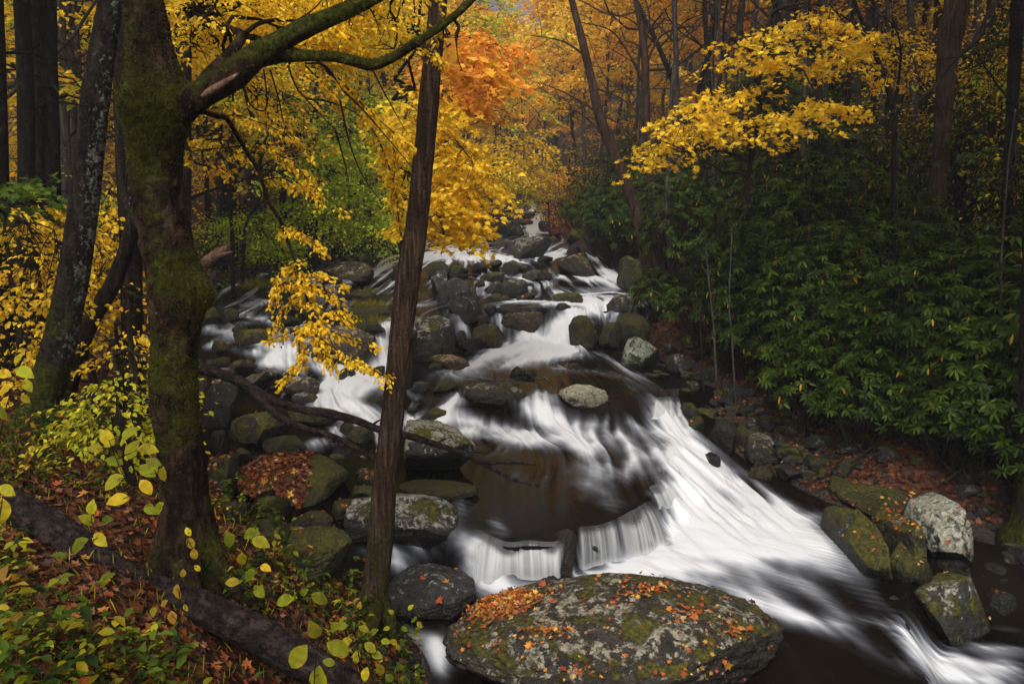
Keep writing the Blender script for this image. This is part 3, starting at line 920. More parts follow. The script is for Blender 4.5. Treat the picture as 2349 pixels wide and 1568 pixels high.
veil([(1085, 1216), (1120, 1230), (1166, 1246), (1217, 1242), (1262, 1246), (1296, 1238)], [(1075, 1345), (1105, 1345), (1165, 1330), (1225, 1333), (1268, 1331), (1300, 1325)], Z1, 20, 4, "waterfall", 0.66)
veil([(1322, 1212), (1385, 1204), (1452, 1172), (1490, 1150)], [(1326, 1312), (1398, 1296), (1480, 1274), (1545, 1246)], Z1, 17, 5, "waterfall", 0.56)
veil([(1486, 1122), (1505, 1112), (1530, 1104)], [(1510, 1172), (1540, 1168), (1572, 1160)], Z1, 24, 7, "waterfall", 0.6)
veil([(1496, 1082), (1515, 1068), (1540, 1060)], [(1530, 1124), (1550, 1120), (1575, 1108)], Z1, 24, 9, "waterfall", 0.6)
veil([(1500, 916), (1530, 910), (1558, 912)], [(1490, 962), (1530, 966), (1566, 962)], Z1, 16, 12, "waterfall", 0.5)
# ------------------------------------------------------------------ rocks: one boulder, one object
def ico(sub):
    import bmesh
    bm = bmesh.new()
    bmesh.ops.create_icosphere(bm, subdivisions=sub, radius=1.0)
    V = np.array([v.co[:] for v in bm.verts])
    T = np.array([[v.index for v in f.verts] for f in bm.faces])
    bm.free()
    return V, T
ICO = {s: ico(s) for s in (3, 4, 5, 6)}

def rock_shape(sub, kind, seed, tilt=0.0):
    V, T = ICO[sub]
    r = np.random.default_rng(seed)
    P = V.copy()
    if kind in ("block", "slab", "wedge"):
        e = 0.30 if kind == "block" else 0.42
        s = np.abs(P) ** (1 / (1 / e)) if False else np.sign(P) * np.abs(P) ** 0.62
        P = s / np.abs(s).max() * r.uniform(.9, 1.1, 3)
        yaw = r.uniform(-.6, .6)
        P = P @ np.array([[math.cos(yaw), math.sin(yaw), 0], [-math.sin(yaw), math.cos(yaw), 0], [0, 0, 1]])
    P = P + V * ((0.20 if kind in ('block', 'wedge') else 0.15) * fbm(P * 1.4 + seed * 3.1, 3, seed))[:, None]
    ncut = {"round": 13, "block": 10, "slab": 9, "wedge": 13, "dome": 5}[kind]
    lo, hi = {"round": (.52, .88), "block": (.56, .90), "slab": (.6, .92), "wedge": (.42, .82), "dome": (.8, .97)}[kind]
    for k in range(ncut):
        n = unit(r.normal(0, 1, 3) * np.array([1, 1, .8]))
        d = P @ n
        lim = r.uniform(lo, hi) * d.max()
        over = np.maximum(d - lim, 0)
        P = P - n[None] * (over * 0.95)[:, None]
    P = P + V * (0.052 * fbm(P * 4.5 + seed * 1.7, 4, seed + 1, 0.6))[:, None]
    if sub >= 4:
        P = P + V * (0.030 * fbm(P * 13 + seed, 3, seed + 2, 0.6))[:, None]
        cr = 1 - np.abs(vnoise(P * 2.2 + seed * .77, seed + 4)) * 9
        P = P - V * (0.03 * np.clip(cr, 0, 1))[:, None]
    if tilt:
        c, s = math.cos(tilt), math.sin(tilt)
        P = P @ np.array([[c, 0, s], [0, 1, 0], [-s, 0, c]])
    lo_, hi_ = P.min(0), P.max(0)
    return (P - (lo_ + hi_) / 2) / ((hi_ - lo_) / 2), T

ROCKS = []
LEAFY = []
def rock(box, label, kind="round", moss=.2, lichen=.4, tone=1.0, tint=(1, 1, 1), tilt=0.0, leaves=0, seed=None, cat="rock", deep=0.85, name=None, hr=None, skew=0.0):
    x0, y0, x1, y1 = box
    cxp = (x0 + x1) / 2
    fr = hit(cxp, min(y1, 1568)) if y1 <= 1568 else hit(cxp, y1, True)
    t = fr[1] * CP - (fr[2] - CAM_Z) * SP
    w = (x1 - x0) * t / FPX
    sub = 6 if (x1 - x0) > 400 else 5 if (x1 - x0) > 95 else 4 if (x1 - x0) > 36 else 3
    sd = seed if seed is not None else int(x0 * 7 + y0 * 13) % 9973
    P, T = rock_shape(sub, kind, sd, tilt)
    if skew:
        P = P.copy(); P[:, 2] = P[:, 2] * (1 + skew * P[:, 0]) / (1 + skew * .5)
    b = 0.5 * deep * w
    h = w * (hr or {"round": .46, "block": .62, "slab": .26, "wedge": .5, "dome": .40}[kind])
    zw = fr[2]
    X, Y = fr[0], fr[1] + b
    for _ in range(9):
        z0 = zw - max(.08, .38 * h)
        V = np.array([X, Y, (zw + h + z0) / 2]) + P * np.array([w / 2, b, (zw + h - z0) / 2])
        vis = V[:, 2] > zw + .01
        sx, sy, d = project(V[vis])
        r = (y1 - y0) / max(sy.max() - sy.min(), 1)
        r = min(max(r, .6), 1.6)
        b = min(max(b * r, .12 * w), max(1.1, deep) * w); h = min(max(h * r ** 1.1, .10 * w), 1.5 * w)
        w *= min(max((x1 - x0) / max(sx.max() - sx.min(), 1), .7), 1.4)
        X += (cxp - (sx.max() + sx.min()) / 2) * t / FPX
        f2 = onz(cxp, sy.max(), zw); f1 = onz(cxp, y1, zw)
        Y += np.clip(f1[1] - f2[1], -1.0, 1.0)
    z0 = zw - max(.08, .38 * h)
    C = np.array([X, Y, (zw + h + z0) / 2])
    V = C + P * np.array([w / 2, b, (zw + h - z0) / 2])
    me = make_mesh(name or ("boulder" if w > 0.7 else "rock"), V, T)
    o = link(name or ("boulder" if w > 0.7 else "rock"), me, M_ROCK, None, (C[0], C[1], zw))
    tag(o, label, "boulder" if w > 0.7 else "rock")
    o["moss"] = float(moss * 1.08 if moss > .25 else moss); o["lichen"] = float(lichen); o["tone"] = float(tone); o["tint"] = [float(c) for c in tint]
    ROCKS.append((o, V, T))
    if leaves:
        LEAFY.append((V, T, leaves, t))
    return o, V, T

BOULDER = rock((1014, 1312, 1800, 1640), "huge lichen-crusted boulder strewn with orange leaves at the bottom of the picture", "dome", .09, .47, .82, (1.08, 1.0, .88), 0.0, 0, 41, deep=.95, skew=.32)
rock((888, 1290, 1091, 1424), "tilted flat grey slab leaning beside the huge leaf-strewn boulder", "slab", -.1, .25, .85, (.95, 1, 1.08), -.32, 10, 7, deep=.75)
rock((632, 1205, 808, 1342), "big rounded mossy boulder just left of the foot of the slim brown trunk", "round", .42, .32, .8, leaves=8, seed=12, deep=.9)
LEAFROCK = rock((528, 1040, 804, 1162), "broad mossy boulder with its top carpeted in red-brown fallen leaves", "slab", .42, .2, .85, leaves=0, seed=23, deep=1.0)
rock((785, 1130, 1052, 1248), "long pale-topped boulder beside the left end of the waterfall ledge", "round", .12, .62, .95, seed=5, deep=.8)
rock((915, 1098, 1100, 1146), "low flat slab with yellow-green moss lying on the edge of the dark pool", "slab", .5, .3, .8, seed=8)
rock((925, 960, 1092, 1076), "sloping pale slab with a strip of bright moss, right of the slim brown trunk", "wedge", .12, .72, 1.05, (1, 1.03, .95), .22, 6, 31, deep=1.1)
rock((1059, 874, 1210, 927), "oval grey boulder splitting the current above the white riffle", "round", .05, .40, .85, (1.05, 1, .88), seed=3)
rock((1280, 880, 1396, 933), "bright lichen-topped boulder at the head of the dark pool", "round", -.1, .95, 1.25, (1.06, 1.02, .88), seed=14)
rock((994, 870, 1050, 899), "small mossy rock with one yellow leaf beside an angular dark rock", "round", .4, .1, .8)
rock((942, 874, 988, 900), "small angular dark rock just right of the slim trunk, upstream of a mossy one", "wedge", .1, .3, .8)
rock((964, 933, 1029, 968), "dark mossy-backed rock in the white riffle by the slim trunk", "wedge", .3, .2, .75)
rock((934, 919, 962, 948), "little round grey stone tucked against the slim trunk", "round", .05, .4, .9)
rock((881, 720, 1045, 829), "great square-cut boulder behind the slim trunk, small falls on both sides", "block", .05, .52, .85, (1.02, 1.03, .95), seed=19, deep=.8)
rock((985, 812, 1077, 849), "rust-brown rounded rock with a pale cap below the great square boulder", "round", .0, .5, .95, (1.35, 1.0, .72), seed=9)
rock((981, 831, 1018, 851), "small yellow-mossy rock against the rust-brown capped one", "round", .6, .1, .8)
rock((1082, 742, 1157, 800), "dark dome-like boulder left of the big chute", "round", .15, .32, .75, (1.1, 1, .9), seed=27)
rock((1045, 757, 1071, 797), "small black egg-shaped rock between the square boulder and the dark dome", "round", -.1, .0, .5)
rock((1057, 774, 1098, 803), "low black rock at the left foot of the dark dome boulder", "round", .1, .0, .55)
rock((1079, 718, 1124, 743), "small brown wedge rock between two trickling falls", "wedge", .0, .15, .8, (1.2, .95, .8))
rock((1134, 703, 1275, 760), "wide flat-topped brown boulder at the lip of the big chute", "slab", .12, .3, .95, (1.25, .95, .75), seed=33, deep=.9)
rock((1136, 699, 1196, 719), "thin black slab lying behind the wide brown boulder", "slab", -.1, .1, .5)
rock((1107, 697, 1141, 720), "small grey-brown stone beside the thin black slab", "round", .15, .3, .8)
rock((1304, 722, 1374, 798), "mossy black boulder forming the right wall of the big chute", "wedge", .40, .1, .55, (1, 1, 1), .2, 0, 17, deep=1.0)
rock((1371, 738, 1424, 799), "mossy black block beside the chute wall, trickle running between them", "round", .34, .1, .5, seed=21)
rock((1410, 716, 1490, 797), "dark square rock with a bright green moss shelf on the right bank", "slab", .38, .15, .5, seed=26)
rock((1390, 672, 1460, 712), "lichened grey rock under the heap of driftwood", "wedge", .15, .55, .8)
rock((1424, 772, 1514, 843), "tilted pale green lichen boulder on the right bank", "wedge", .0, .85, 1.0, (.92, 1.05, .95), -.35, 8, 15, deep=.8)
rock((1524, 810, 1606, 858), "grey rock with orange leaves on top at the rhododendrons' feet", "round", .12, .5, .8, leaves=14)
rock((1588, 838, 1666, 868), "flat pale stone half under the rhododendrons", "slab", .1, .45, .75, leaves=4)
rock((1573, 872, 1608, 892), "little round grey stone above the small right-hand veil", "round", .05, .5, .9)
rock((1170, 840, 1201, 863), "low dark mossy stone awash in the pool below the chute", "round", .3, .0, .6)
rock((1201, 842, 1231, 862), "low rust and moss stone next to a dark one awash in the pool", "round", .45, .0, .8, (1.3, 1, .7))
rock((1300, 832, 1332, 845), "tiny mossy stone just breaking the water right of the white plume", "round", .4, .0, .8)
rock((1002, 636, 1080, 694), "large dark angular boulder with a slanted flat top in midstream", "block", -.1, .3, .72, (.95, 1, 1.05), .2, 0, 44, deep=.75)
rock((988, 619, 1028, 669), "upright pale grey rock behind the dark angular boulder", "wedge", -.1, .42, 1.1)
rock((1022, 666, 1107, 723), "pointed grey lichen boulder in front of the dark angular one", "wedge", -.05, .5, .75, (.97, 1.02, 1), .12, 0, 48)
rock((1148, 639, 1213, 679), "blocky dark speckled boulder, larger of a midstream pair", "block", .05, .42, .72, seed=51)
rock((1111, 644, 1152, 674), "smaller grey block leaning on the dark speckled boulder", "block", .0, .38, .85, seed=53)
rock((1183, 670, 1231, 688), "long low rock with leaves caught at its right end", "round", .05, .35, .8, leaves=3)
rock((1128, 672, 1153, 686), "small moss-green stone below the midstream pair", "round", .5, .1, .7)
rock((1141, 676, 1174, 689), "flat mossy stone touching a rounder mossy one below the midstream pair", "slab", .5, .3, .9)
rock((1269, 670, 1337, 694), "flat boulder with a bright moss cap just above the big chute", "slab", .36, .45, .95, seed=55)
rock((1306, 682, 1338, 696), "dark green stone at the right corner of the moss-capped boulder", "round", .5, .0, .6)
rock((1275, 694, 1310, 709), "dark mossy stone standing in the white water below the moss-capped boulder", "round", .4, .1, .6)
rock((1197, 617, 1253, 644), "speckled rounded boulder with a dark mossy tail", "round", .12, .45, .75)
rock((1240, 621, 1268, 640), "dark mossy stone at the right of the speckled rounded boulder", "round", .4, .0, .55)
rock((1082, 602, 1119, 624), "small pyramid-shaped brown rock in the upper riffle", "wedge", .1, .1, .75, (1.15, 1, .9))
rock((1118, 595, 1152, 615), "low brown stone in the upper riffle next to the pyramid one", "round", .15, .25, .85)
rock((1150, 596, 1196, 629), "upright grey-brown block in the upper riffle", "block", .1, .3, .8, seed=58)
rock((1188, 606, 1212, 624), "yellow mossy stone beside the upright grey-brown block", "round", .55, .1, .8)
rock((1101, 623, 1158, 645), "pale and mossy low rocks' largest stone above the midstream pair", "round", .25, .45, .9)
rock((1028, 608, 1074, 631), "low mossy ledge stone behind the upright pale rock", "slab", .25, .25, .7)
rock((982, 600, 1034, 640), "dark humped rock right beside the slim trunk in the upper stream", "round", .15, .25, .55)
rock((1090, 640, 1113, 656), "small brown stone with sticks lodged on it", "round", .1, .2, .8)
rock((1074, 664, 1096, 682), "round lichen stone right of the dark angular boulder", "round", .25, .4, .8)
rock((1171, 541, 1268, 593), "big tilted slab of grey rock rising from the upper pool", "wedge", .02, .52, .8, (1, 1, .95), -.42, 0, 61, deep=.7)
rock((1277, 583, 1364, 630), "triangular boulder dusted with orange leaves on the right of the upper pool", "wedge", .2, .55, .9, (1.12, 1, .88), .3, 26, 63)
rock((1299, 563, 1333, 585), "black tilted block behind the leaf-dusted triangular boulder", "wedge", -.1, .1, .45, (1, 1, 1), -.3)
rock((1325, 574, 1352, 604), "dark mossy rock squeezed behind the leaf-dusted triangular boulder", "round", .35, .1, .6)
rock((1232, 586, 1270, 600), "small black stone with a green top below the big tilted slab", "round", .3, .0, .5)
rock((1420, 586, 1496, 653), "leaning green-grey slab at the foot of the two right-bank trunks", "wedge", .25, .5, .85, (.95, 1.08, .85), -.6, 0, 66)
rock((1151, 504, 1203, 540), "rounded grey boulder left of the far cascade", "round", .1, .45, .85, seed=68)
rock((1100, 496, 1153, 540), "square mossy green boulder left of the far cascade", "block", .5, .35, .8, seed=70)
rock((1128, 546, 1205, 566), "long low double-humped grey boulder in the upper pool", "round", .08, .42, .95, seed=72)
rock((1108, 538, 1140, 553), "small pale stone left of the double-humped boulder", "round", .05, .5, 1.0)
rock((1054, 534, 1098, 561), "pale sloping slab on the left shore of the upper pool", "slab", .05, .5, 1.1, seed=73)
rock((1184, 502, 1223, 514), "flat stone dividing the far cascade", "slab", .1, .4, .8)
rock((1234, 506, 1274, 530), "brown speckled boulder right of the far cascade", "round", .15, .4, .75)
rock((1258, 518, 1300, 541), "black rock under the red shrub by the far cascade", "round", .1, .1, .45)
rock((1300, 524, 1345, 552), "moss-green boulder under the rhododendron edge upstream", "round", .5, .2, .8)
rock((1256, 541, 1280, 555), "small yellow-green mossy stone alone in the upper pool", "round", .6, .1, .9)
rock((1190, 484, 1230, 498), "long grey stone above the far cascade", "round", .1, .4, .8)
rock((1225, 476, 1250, 488), "small stone at the far bend of the stream", "round", .1, .4, .8)
rock((741, 599, 860, 642), "wide flat tan boulder behind the hanging yellow branch", "slab", .0, .35, 1.5, (1.25, 1.02, .78), 0, 5, 75, deep=.9)
rock((804, 584, 876, 621), "long lichened boulder behind the wide tan one", "round", .12, .5, .85, seed=77)
rock((736, 637, 790, 652), "dark mossy slab in front of the wide tan boulder", "slab", .35, .1, .55)
rock((820, 636, 842, 646), "tiny green stone in the foam below the wide tan boulder", "round", .4, .1, .9)
rock((897, 606, 934, 641), "dark brown boulder half hidden by the slim trunk, upper stream", "round", .1, .2, .7)
rock((590, 586, 653, 640), "big grey boulder on the left shore under the lime-green leaves", "round", .1, .42, .9, (1, 1, 1.02), seed=79)
rock((589, 625, 618, 653), "small pale upright stone at the left waterline", "wedge", .05, .6, 1.2)
rock((616, 634, 650, 655), "low brown mossy stone at the left waterline beside a pale upright one", "round", .3, .2, .8)
rock((480, 574, 540, 622), "dark boulder behind the pale broken log", "round", .2, .25, .6)
rock((478, 620, 512, 652), "grey rock beside the mossy knob of the great trunk", "round", .1, .4, .8)
rock((462, 704, 508, 745), "half-hidden mossy rock against the great trunk's right edge", "round", .45, .45, .85)
rock((507, 706, 549, 739), "white-spotted rock with a mossy foot in the left shallows", "round", .3, .75, .9, seed=82)
rock((534, 753, 625, 789), "smooth pale-backed boulder with a mossy front in the left arm", "round", .28, .35, 1.15, (1.1, 1, .85), seed=84)
rock((531, 740, 575, 766), "mossy stone just upstream of the smooth pale-backed boulder", "round", .5, .1, .7)
rock((485, 780, 530, 808), "olive mossy stone dotted with leaves in the left arm", "round", .5, .1, .75, leaves=5)
rock((477, 817, 530, 846), "dark rounded rock beside the start of the dead branch", "round", .3, .1, .6)
rock((525, 823, 592, 855), "tan-topped rock with a dark mossy flank left of the rapids", "round", .22, .45, 1.0, (1.1, 1, .85), seed=88)
rock((557, 818, 586, 836), "small dark rock behind the tan-topped rock", "round", .2, .1, .6)
rock((548, 850, 631, 897), "large pale cracked rock above the dead branch", "wedge", .1, .6, 1.1, seed=90)
rock((599, 842, 647, 878), "buff rounded rock between the pale cracked rock and the rapids", "round", .05, .5, 1.15, (1.12, 1, .85))
rock((493, 842, 546, 868), "flat grey stone just under the thick end of the dead branch", "slab", .1, .6, .9)
rock((638, 861, 734, 912), "broad brown rock with grey streaks beside the white rapids", "round", .05, .45, .95, (1.12, 1, .88), seed=92)
rock((668, 899, 731, 926), "lower lichened rock in front of the broad brown rock", "round", .15, .6, .95)
rock((709, 745, 862, 838), "large buff-topped boulder behind the lowest yellow leaves", "slab", -.02, .35, 1.25, (1.18, 1, .82), 0, 6, 94, deep=.8)
rock((776, 842, 817, 875), "wet round dark rock in the rapids under the yellow leaf tips", "round", .2, .0, .6)
rock((844, 838, 884, 868), "mossy dark rock touching the slim trunk's left side in the rapids", "round", .4, .0, .6)
rock((660, 690, 700, 712), "dark low rock in the left pool behind the hanging leaves", "round", .2, .1, .5)
rock((640, 726, 690, 748), "dark mossy rock at the top of the left rapids", "round", .3, .1, .5)
rock((664, 748, 706, 768), "pale-topped small rock at the top of the left rapids", "round", .05, .45, .8)
rock((464, 864, 546, 980), "big dark leaf-dotted boulder right beside the great mossy trunk", "block", .1, .35, .6, leaves=10, seed=96)
rock((524, 943, 664, 1024), "rounded boulder with a white lichen crown and mossy flanks under the dead branch", "round", .33, .42, 1.0, leaves=8, seed=98)
rock((600, 998, 704, 1040), "low mossy hump at the edge of a small white rush", "round", .6, .0, .8)
rock((660, 932, 790, 976), "long mossy rock lying along the dead branch", "round", .42, .4, .75, seed=101)
rock((482, 985, 526, 1036), "dark upright block beside the great trunk's roots", "block", -.1, .15, .6)
rock((474, 1040, 552, 1138), "dark ledge rock with damp leaves beside the great trunk's foot", "block", .2, .3, .6, leaves=16, seed=104)
rock((540, 1026, 578, 1062), "tilted mossy slab above the leaf-carpeted boulder", "wedge", .4, .3, .7, (1, 1, 1), .4)
rock((589, 1136, 669, 1202), "upright mossy wedge rock in front of the leaf-carpeted boulder", "wedge", .36, .3, .75, leaves=2, seed=106)
rock((660, 1170, 766, 1216), "flat-topped mossy rock behind the big rounded mossy boulder", "round", .42, .35, .8, leaves=4)
rock((586, 1186, 672, 1246), "green mossy hump left of the big rounded mossy boulder", "round", .5, .05, .7, leaves=5)
rock((502, 1148, 570, 1190), "mossy rock with a scatter of orange leaves by the great trunk's foot", "round", .35, .2, .7, leaves=14)
rock((760, 1142, 850, 1190), "dark mossy rock under leaves just left of the slim trunk", "round", .4, .1, .6, leaves=8)
rock((806, 1112, 910, 1152), "bright moss cushion rock behind the slim trunk", "round", .75, .0, .9)
rock((818, 1074, 880, 1118), "leaf-topped rock left of the slim trunk, above the moss cushion", "round", .3, .1, .7, leaves=26)
rock((792, 976, 860, 1016), "mossy rock with a pale crown in the narrow white rush", "round", .4, .4, .75)
rock((778, 965, 816, 996), "dark mossy rock beside the narrow white rush", "round", .4, .05, .6)
rock((1270, 1196, 1328, 1322), "black wet ledge rock dividing the veil of the waterfall", "wedge", -.1, .0, .45, (1.1, 1, .9), 0, 3, 111, deep=.8)
rock((1352, 1244, 1378, 1262), "small black stone poking through the veil of the waterfall", "wedge", -.2, .0, .4)
rock((919, 1490, 972, 1536), "small black wet stone where the little arm runs out of the picture", "round", .1, .0, .5)
rock((1878, 1112, 2050, 1338), "long mossy boulder sloping into the white pool", "slab", .36, .35, .8, (1, 1, .9), .30, 12, 113, deep=2.4, hr=.26)
rock((1990, 1130, 2126, 1330), "mossy boulder with a leaf-filled crack beside the pale lichen one", "wedge", .26, .55, .8, (1, 1, .92), .30, 40, 115, deep=1.6, hr=.5)
rock((1896, 1074, 2120, 1196), "broad mossy ledge strewn with leaves behind the mossy sloping boulders", "slab", .36, .3, .7, (1, 1, .92), .10, 60, 127, deep=1.6, hr=.3)
rock((2030, 1236, 2140, 1336), "mossy boulder foot between the leaf-filled one and the pale lichen one", "wedge", .34, .4, .7, (1, 1, .92), .2, 6, 129)
rock((2072, 1128, 2234, 1292), "pale grey lichen-covered boulder on the right bank", "round", -.15, 1.0, 1.15, (1, 1, .95), 0, 8, 117, deep=.9)
rock((2168, 1092, 2257, 1142), "smooth light grey stone behind the pale lichen boulder", "slab", -.1, .45, .9, (1, 1, 1.05))
rock((2046, 1312, 2274, 1480), "boulder with a green moss sash beside the lower chute", "wedge", .22, .62, .95, (1, 1, .95), .35, 8, 119, deep=.9)
rock((2230, 1160, 2280, 1186), "small shadowed stone right of the pale lichen boulder", "round", .0, .4, .7)
rock((2292, 1244, 2410, 1350), "lichened boulder cut by the right edge of the picture", "round", .2, .5, .7, seed=121)
rock((2120, 1280, 2230, 1330), "dark wet rock below the pale lichen boulder", "round", .2, .1, .45)
rock((1716, 1068, 1776, 1102), "round moss-green rock at the right rim of the white chute", "round", .5, .0, .6)
rock((1560, 922, 1610, 966), "mossy rock beside the small right-hand veil", "round", .4, .1, .6)
rock((1575, 954, 1617, 988), "leaf-spotted mossy rock below the one beside the small right-hand veil", "round", .45, .05, .65, leaves=3)
rock((1623, 956, 1688, 1034), "smooth dark rock with one yellow leaf at the rim of the chute", "round", .1, .05, .55, leaves=2, seed=123)
rock((1680, 975, 1733, 1032), "mossy upright rock next to the smooth dark one at the chute", "round", .42, .05, .6)
rock((1686, 960, 1734, 986), "mossy rock wedged behind the rim rocks of the chute", "round", .45, .1, .6)
rock((1708, 988, 1798, 1064), "large dark rock with a pale scraped face on the right shore", "wedge", .15, .5, .8, (1.1, 1, .9), .3, 4, 125)
rock((1734, 958, 1798, 990), "dark mossy rock back on the right shore", "round", .3, .3, .6)
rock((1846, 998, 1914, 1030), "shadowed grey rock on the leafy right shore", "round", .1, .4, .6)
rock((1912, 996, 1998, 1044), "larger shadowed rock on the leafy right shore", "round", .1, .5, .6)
rock((1612, 1036, 1650, 1060), "thin black rock tongue in the white chute", "slab", -.2, .0, .4)
rock((1650, 905, 1700, 940), "dark low stone in the small side trickle", "round", .1, .0, .5)
rock((1690, 925, 1750, 950), "dark leafy stone above the small side trickle", "round", .2, .1, .5, leaves=6)
rock((140, 895, 250, 962), "bare grey rock on the forest floor behind the leaning lichen trunk", "slab", -.2, .15, .95, (.95, 1, 1.1), .3, 8)
rock((720, 560, 800, 592), "dark mossy rock at the foot of the green saplings upstream", "round", .3, .3, .6)
rock((800, 548, 850, 580), "grey rock on the left shore below the bright green spray", "wedge", .1, .45, .8)
rock((850, 520, 905, 548), "dark flat rock on the far left shore", "slab", .2, .35, .65)
rock((880, 540, 925, 572), "grey speckled rock touching the slim trunk's left edge upstream", "round", .1, .45, .8)
rock((890, 495, 940, 520), "dark rock high on the far left shore by the slim trunk", "round", .2, .3, .6)
rock((700, 590, 742, 606), "low dark stone on the left shore by the wide tan boulder", "round", .3, .2, .6)

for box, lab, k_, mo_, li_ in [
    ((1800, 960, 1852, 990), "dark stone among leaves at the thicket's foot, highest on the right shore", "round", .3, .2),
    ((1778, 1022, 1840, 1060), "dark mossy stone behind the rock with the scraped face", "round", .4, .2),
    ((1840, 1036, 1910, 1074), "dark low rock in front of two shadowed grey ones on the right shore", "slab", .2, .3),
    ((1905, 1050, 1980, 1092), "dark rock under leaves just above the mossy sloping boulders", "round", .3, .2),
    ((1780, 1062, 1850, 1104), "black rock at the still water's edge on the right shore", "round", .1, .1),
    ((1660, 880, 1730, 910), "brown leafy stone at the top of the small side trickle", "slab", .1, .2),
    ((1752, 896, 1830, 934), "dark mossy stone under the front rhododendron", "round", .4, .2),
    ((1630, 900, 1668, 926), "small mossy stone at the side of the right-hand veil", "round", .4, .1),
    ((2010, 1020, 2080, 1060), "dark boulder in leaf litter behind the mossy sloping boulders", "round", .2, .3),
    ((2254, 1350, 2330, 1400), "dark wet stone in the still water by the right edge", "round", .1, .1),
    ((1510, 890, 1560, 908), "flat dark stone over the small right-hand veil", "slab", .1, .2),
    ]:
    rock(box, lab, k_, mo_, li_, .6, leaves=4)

rock((1462, 1236, 1500, 1262), "dark wet rock showing through the right half of the veil", "wedge", -.2, .0, .4)
# ------------------------------------------------------------------ leaves, sprays, crowns
PAL = {
 "yellow": [(.85, .54, .024), (.76, .48, .018), (.90, .64, .050), (.66, .46, .024), (.82, .47, .016)],
 "gold":   [(.78, .38, .014), (.70, .31, .012), (.84, .47, .022), (.58, .28, .014)],
 "orange": [(.80, .32, .035), (.84, .40, .045), (.72, .24, .035), (.82, .46, .04)],
 "rust":   [(.46, .16, .026), (.54, .22, .034), (.40, .14, .030), (.50, .28, .05)],
 "yellowgreen": [(.44, .44, .020), (.58, .50, .024), (.30, .36, .016), (.68, .50, .022)],
 "green":  [(.06, .12, .012), (.10, .17, .016), (.15, .20, .018), (.05, .09, .012)],
 "lime":   [(.24, .29, .014), (.33, .34, .018), (.15, .21, .011), (.40, .34, .02)],
 "fresh":  [(.30, .42, .016), (.40, .50, .022), (.22, .34, .012), (.50, .52, .024)],
 "red":    [(.30, .03, .03), (.38, .06, .03), (.24, .03, .035)],
 "mixed":  [(.78, .42, .016), (.70, .27, .018), (.48, .42, .02), (.80, .50, .022), (.48, .19, .03)],
 "rhodo":  [(.014, .029, .003), (.026, .047, .004), (.054, .085, .007), (.016, .033, .004)],
 "rhodo_old": [(.34, .24, .025), (.42, .22, .03)],
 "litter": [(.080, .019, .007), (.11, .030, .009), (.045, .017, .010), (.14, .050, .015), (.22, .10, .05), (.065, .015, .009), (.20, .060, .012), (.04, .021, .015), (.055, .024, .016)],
 "litter_shaded": [(.050, .013, .006), (.066, .020, .007), (.030, .012, .007), (.09, .030, .010), (.11, .05, .022)],  # darker litter, shade of the right bank put into the colour
 "litter_orange": [(.36, .085, .014), (.30, .055, .012), (.44, .16, .022), (.20, .04, .014), (.42, .24, .10), (.24, .05, .016), (.46, .28, .03)],
}

def pick(pal, n, jit=0.16, r=None):
    r = r or rng
    a = np.array(PAL[pal])
    c = a[r.integers(0, len(a), n)]
    d = a[r.integers(0, len(a), n)]
    w = r.random((n, 1))
    return (c * w + d * (1 - w)) * (1 + jit * r.normal(0, 1, (n, 1))).clip(.5, 1.6)

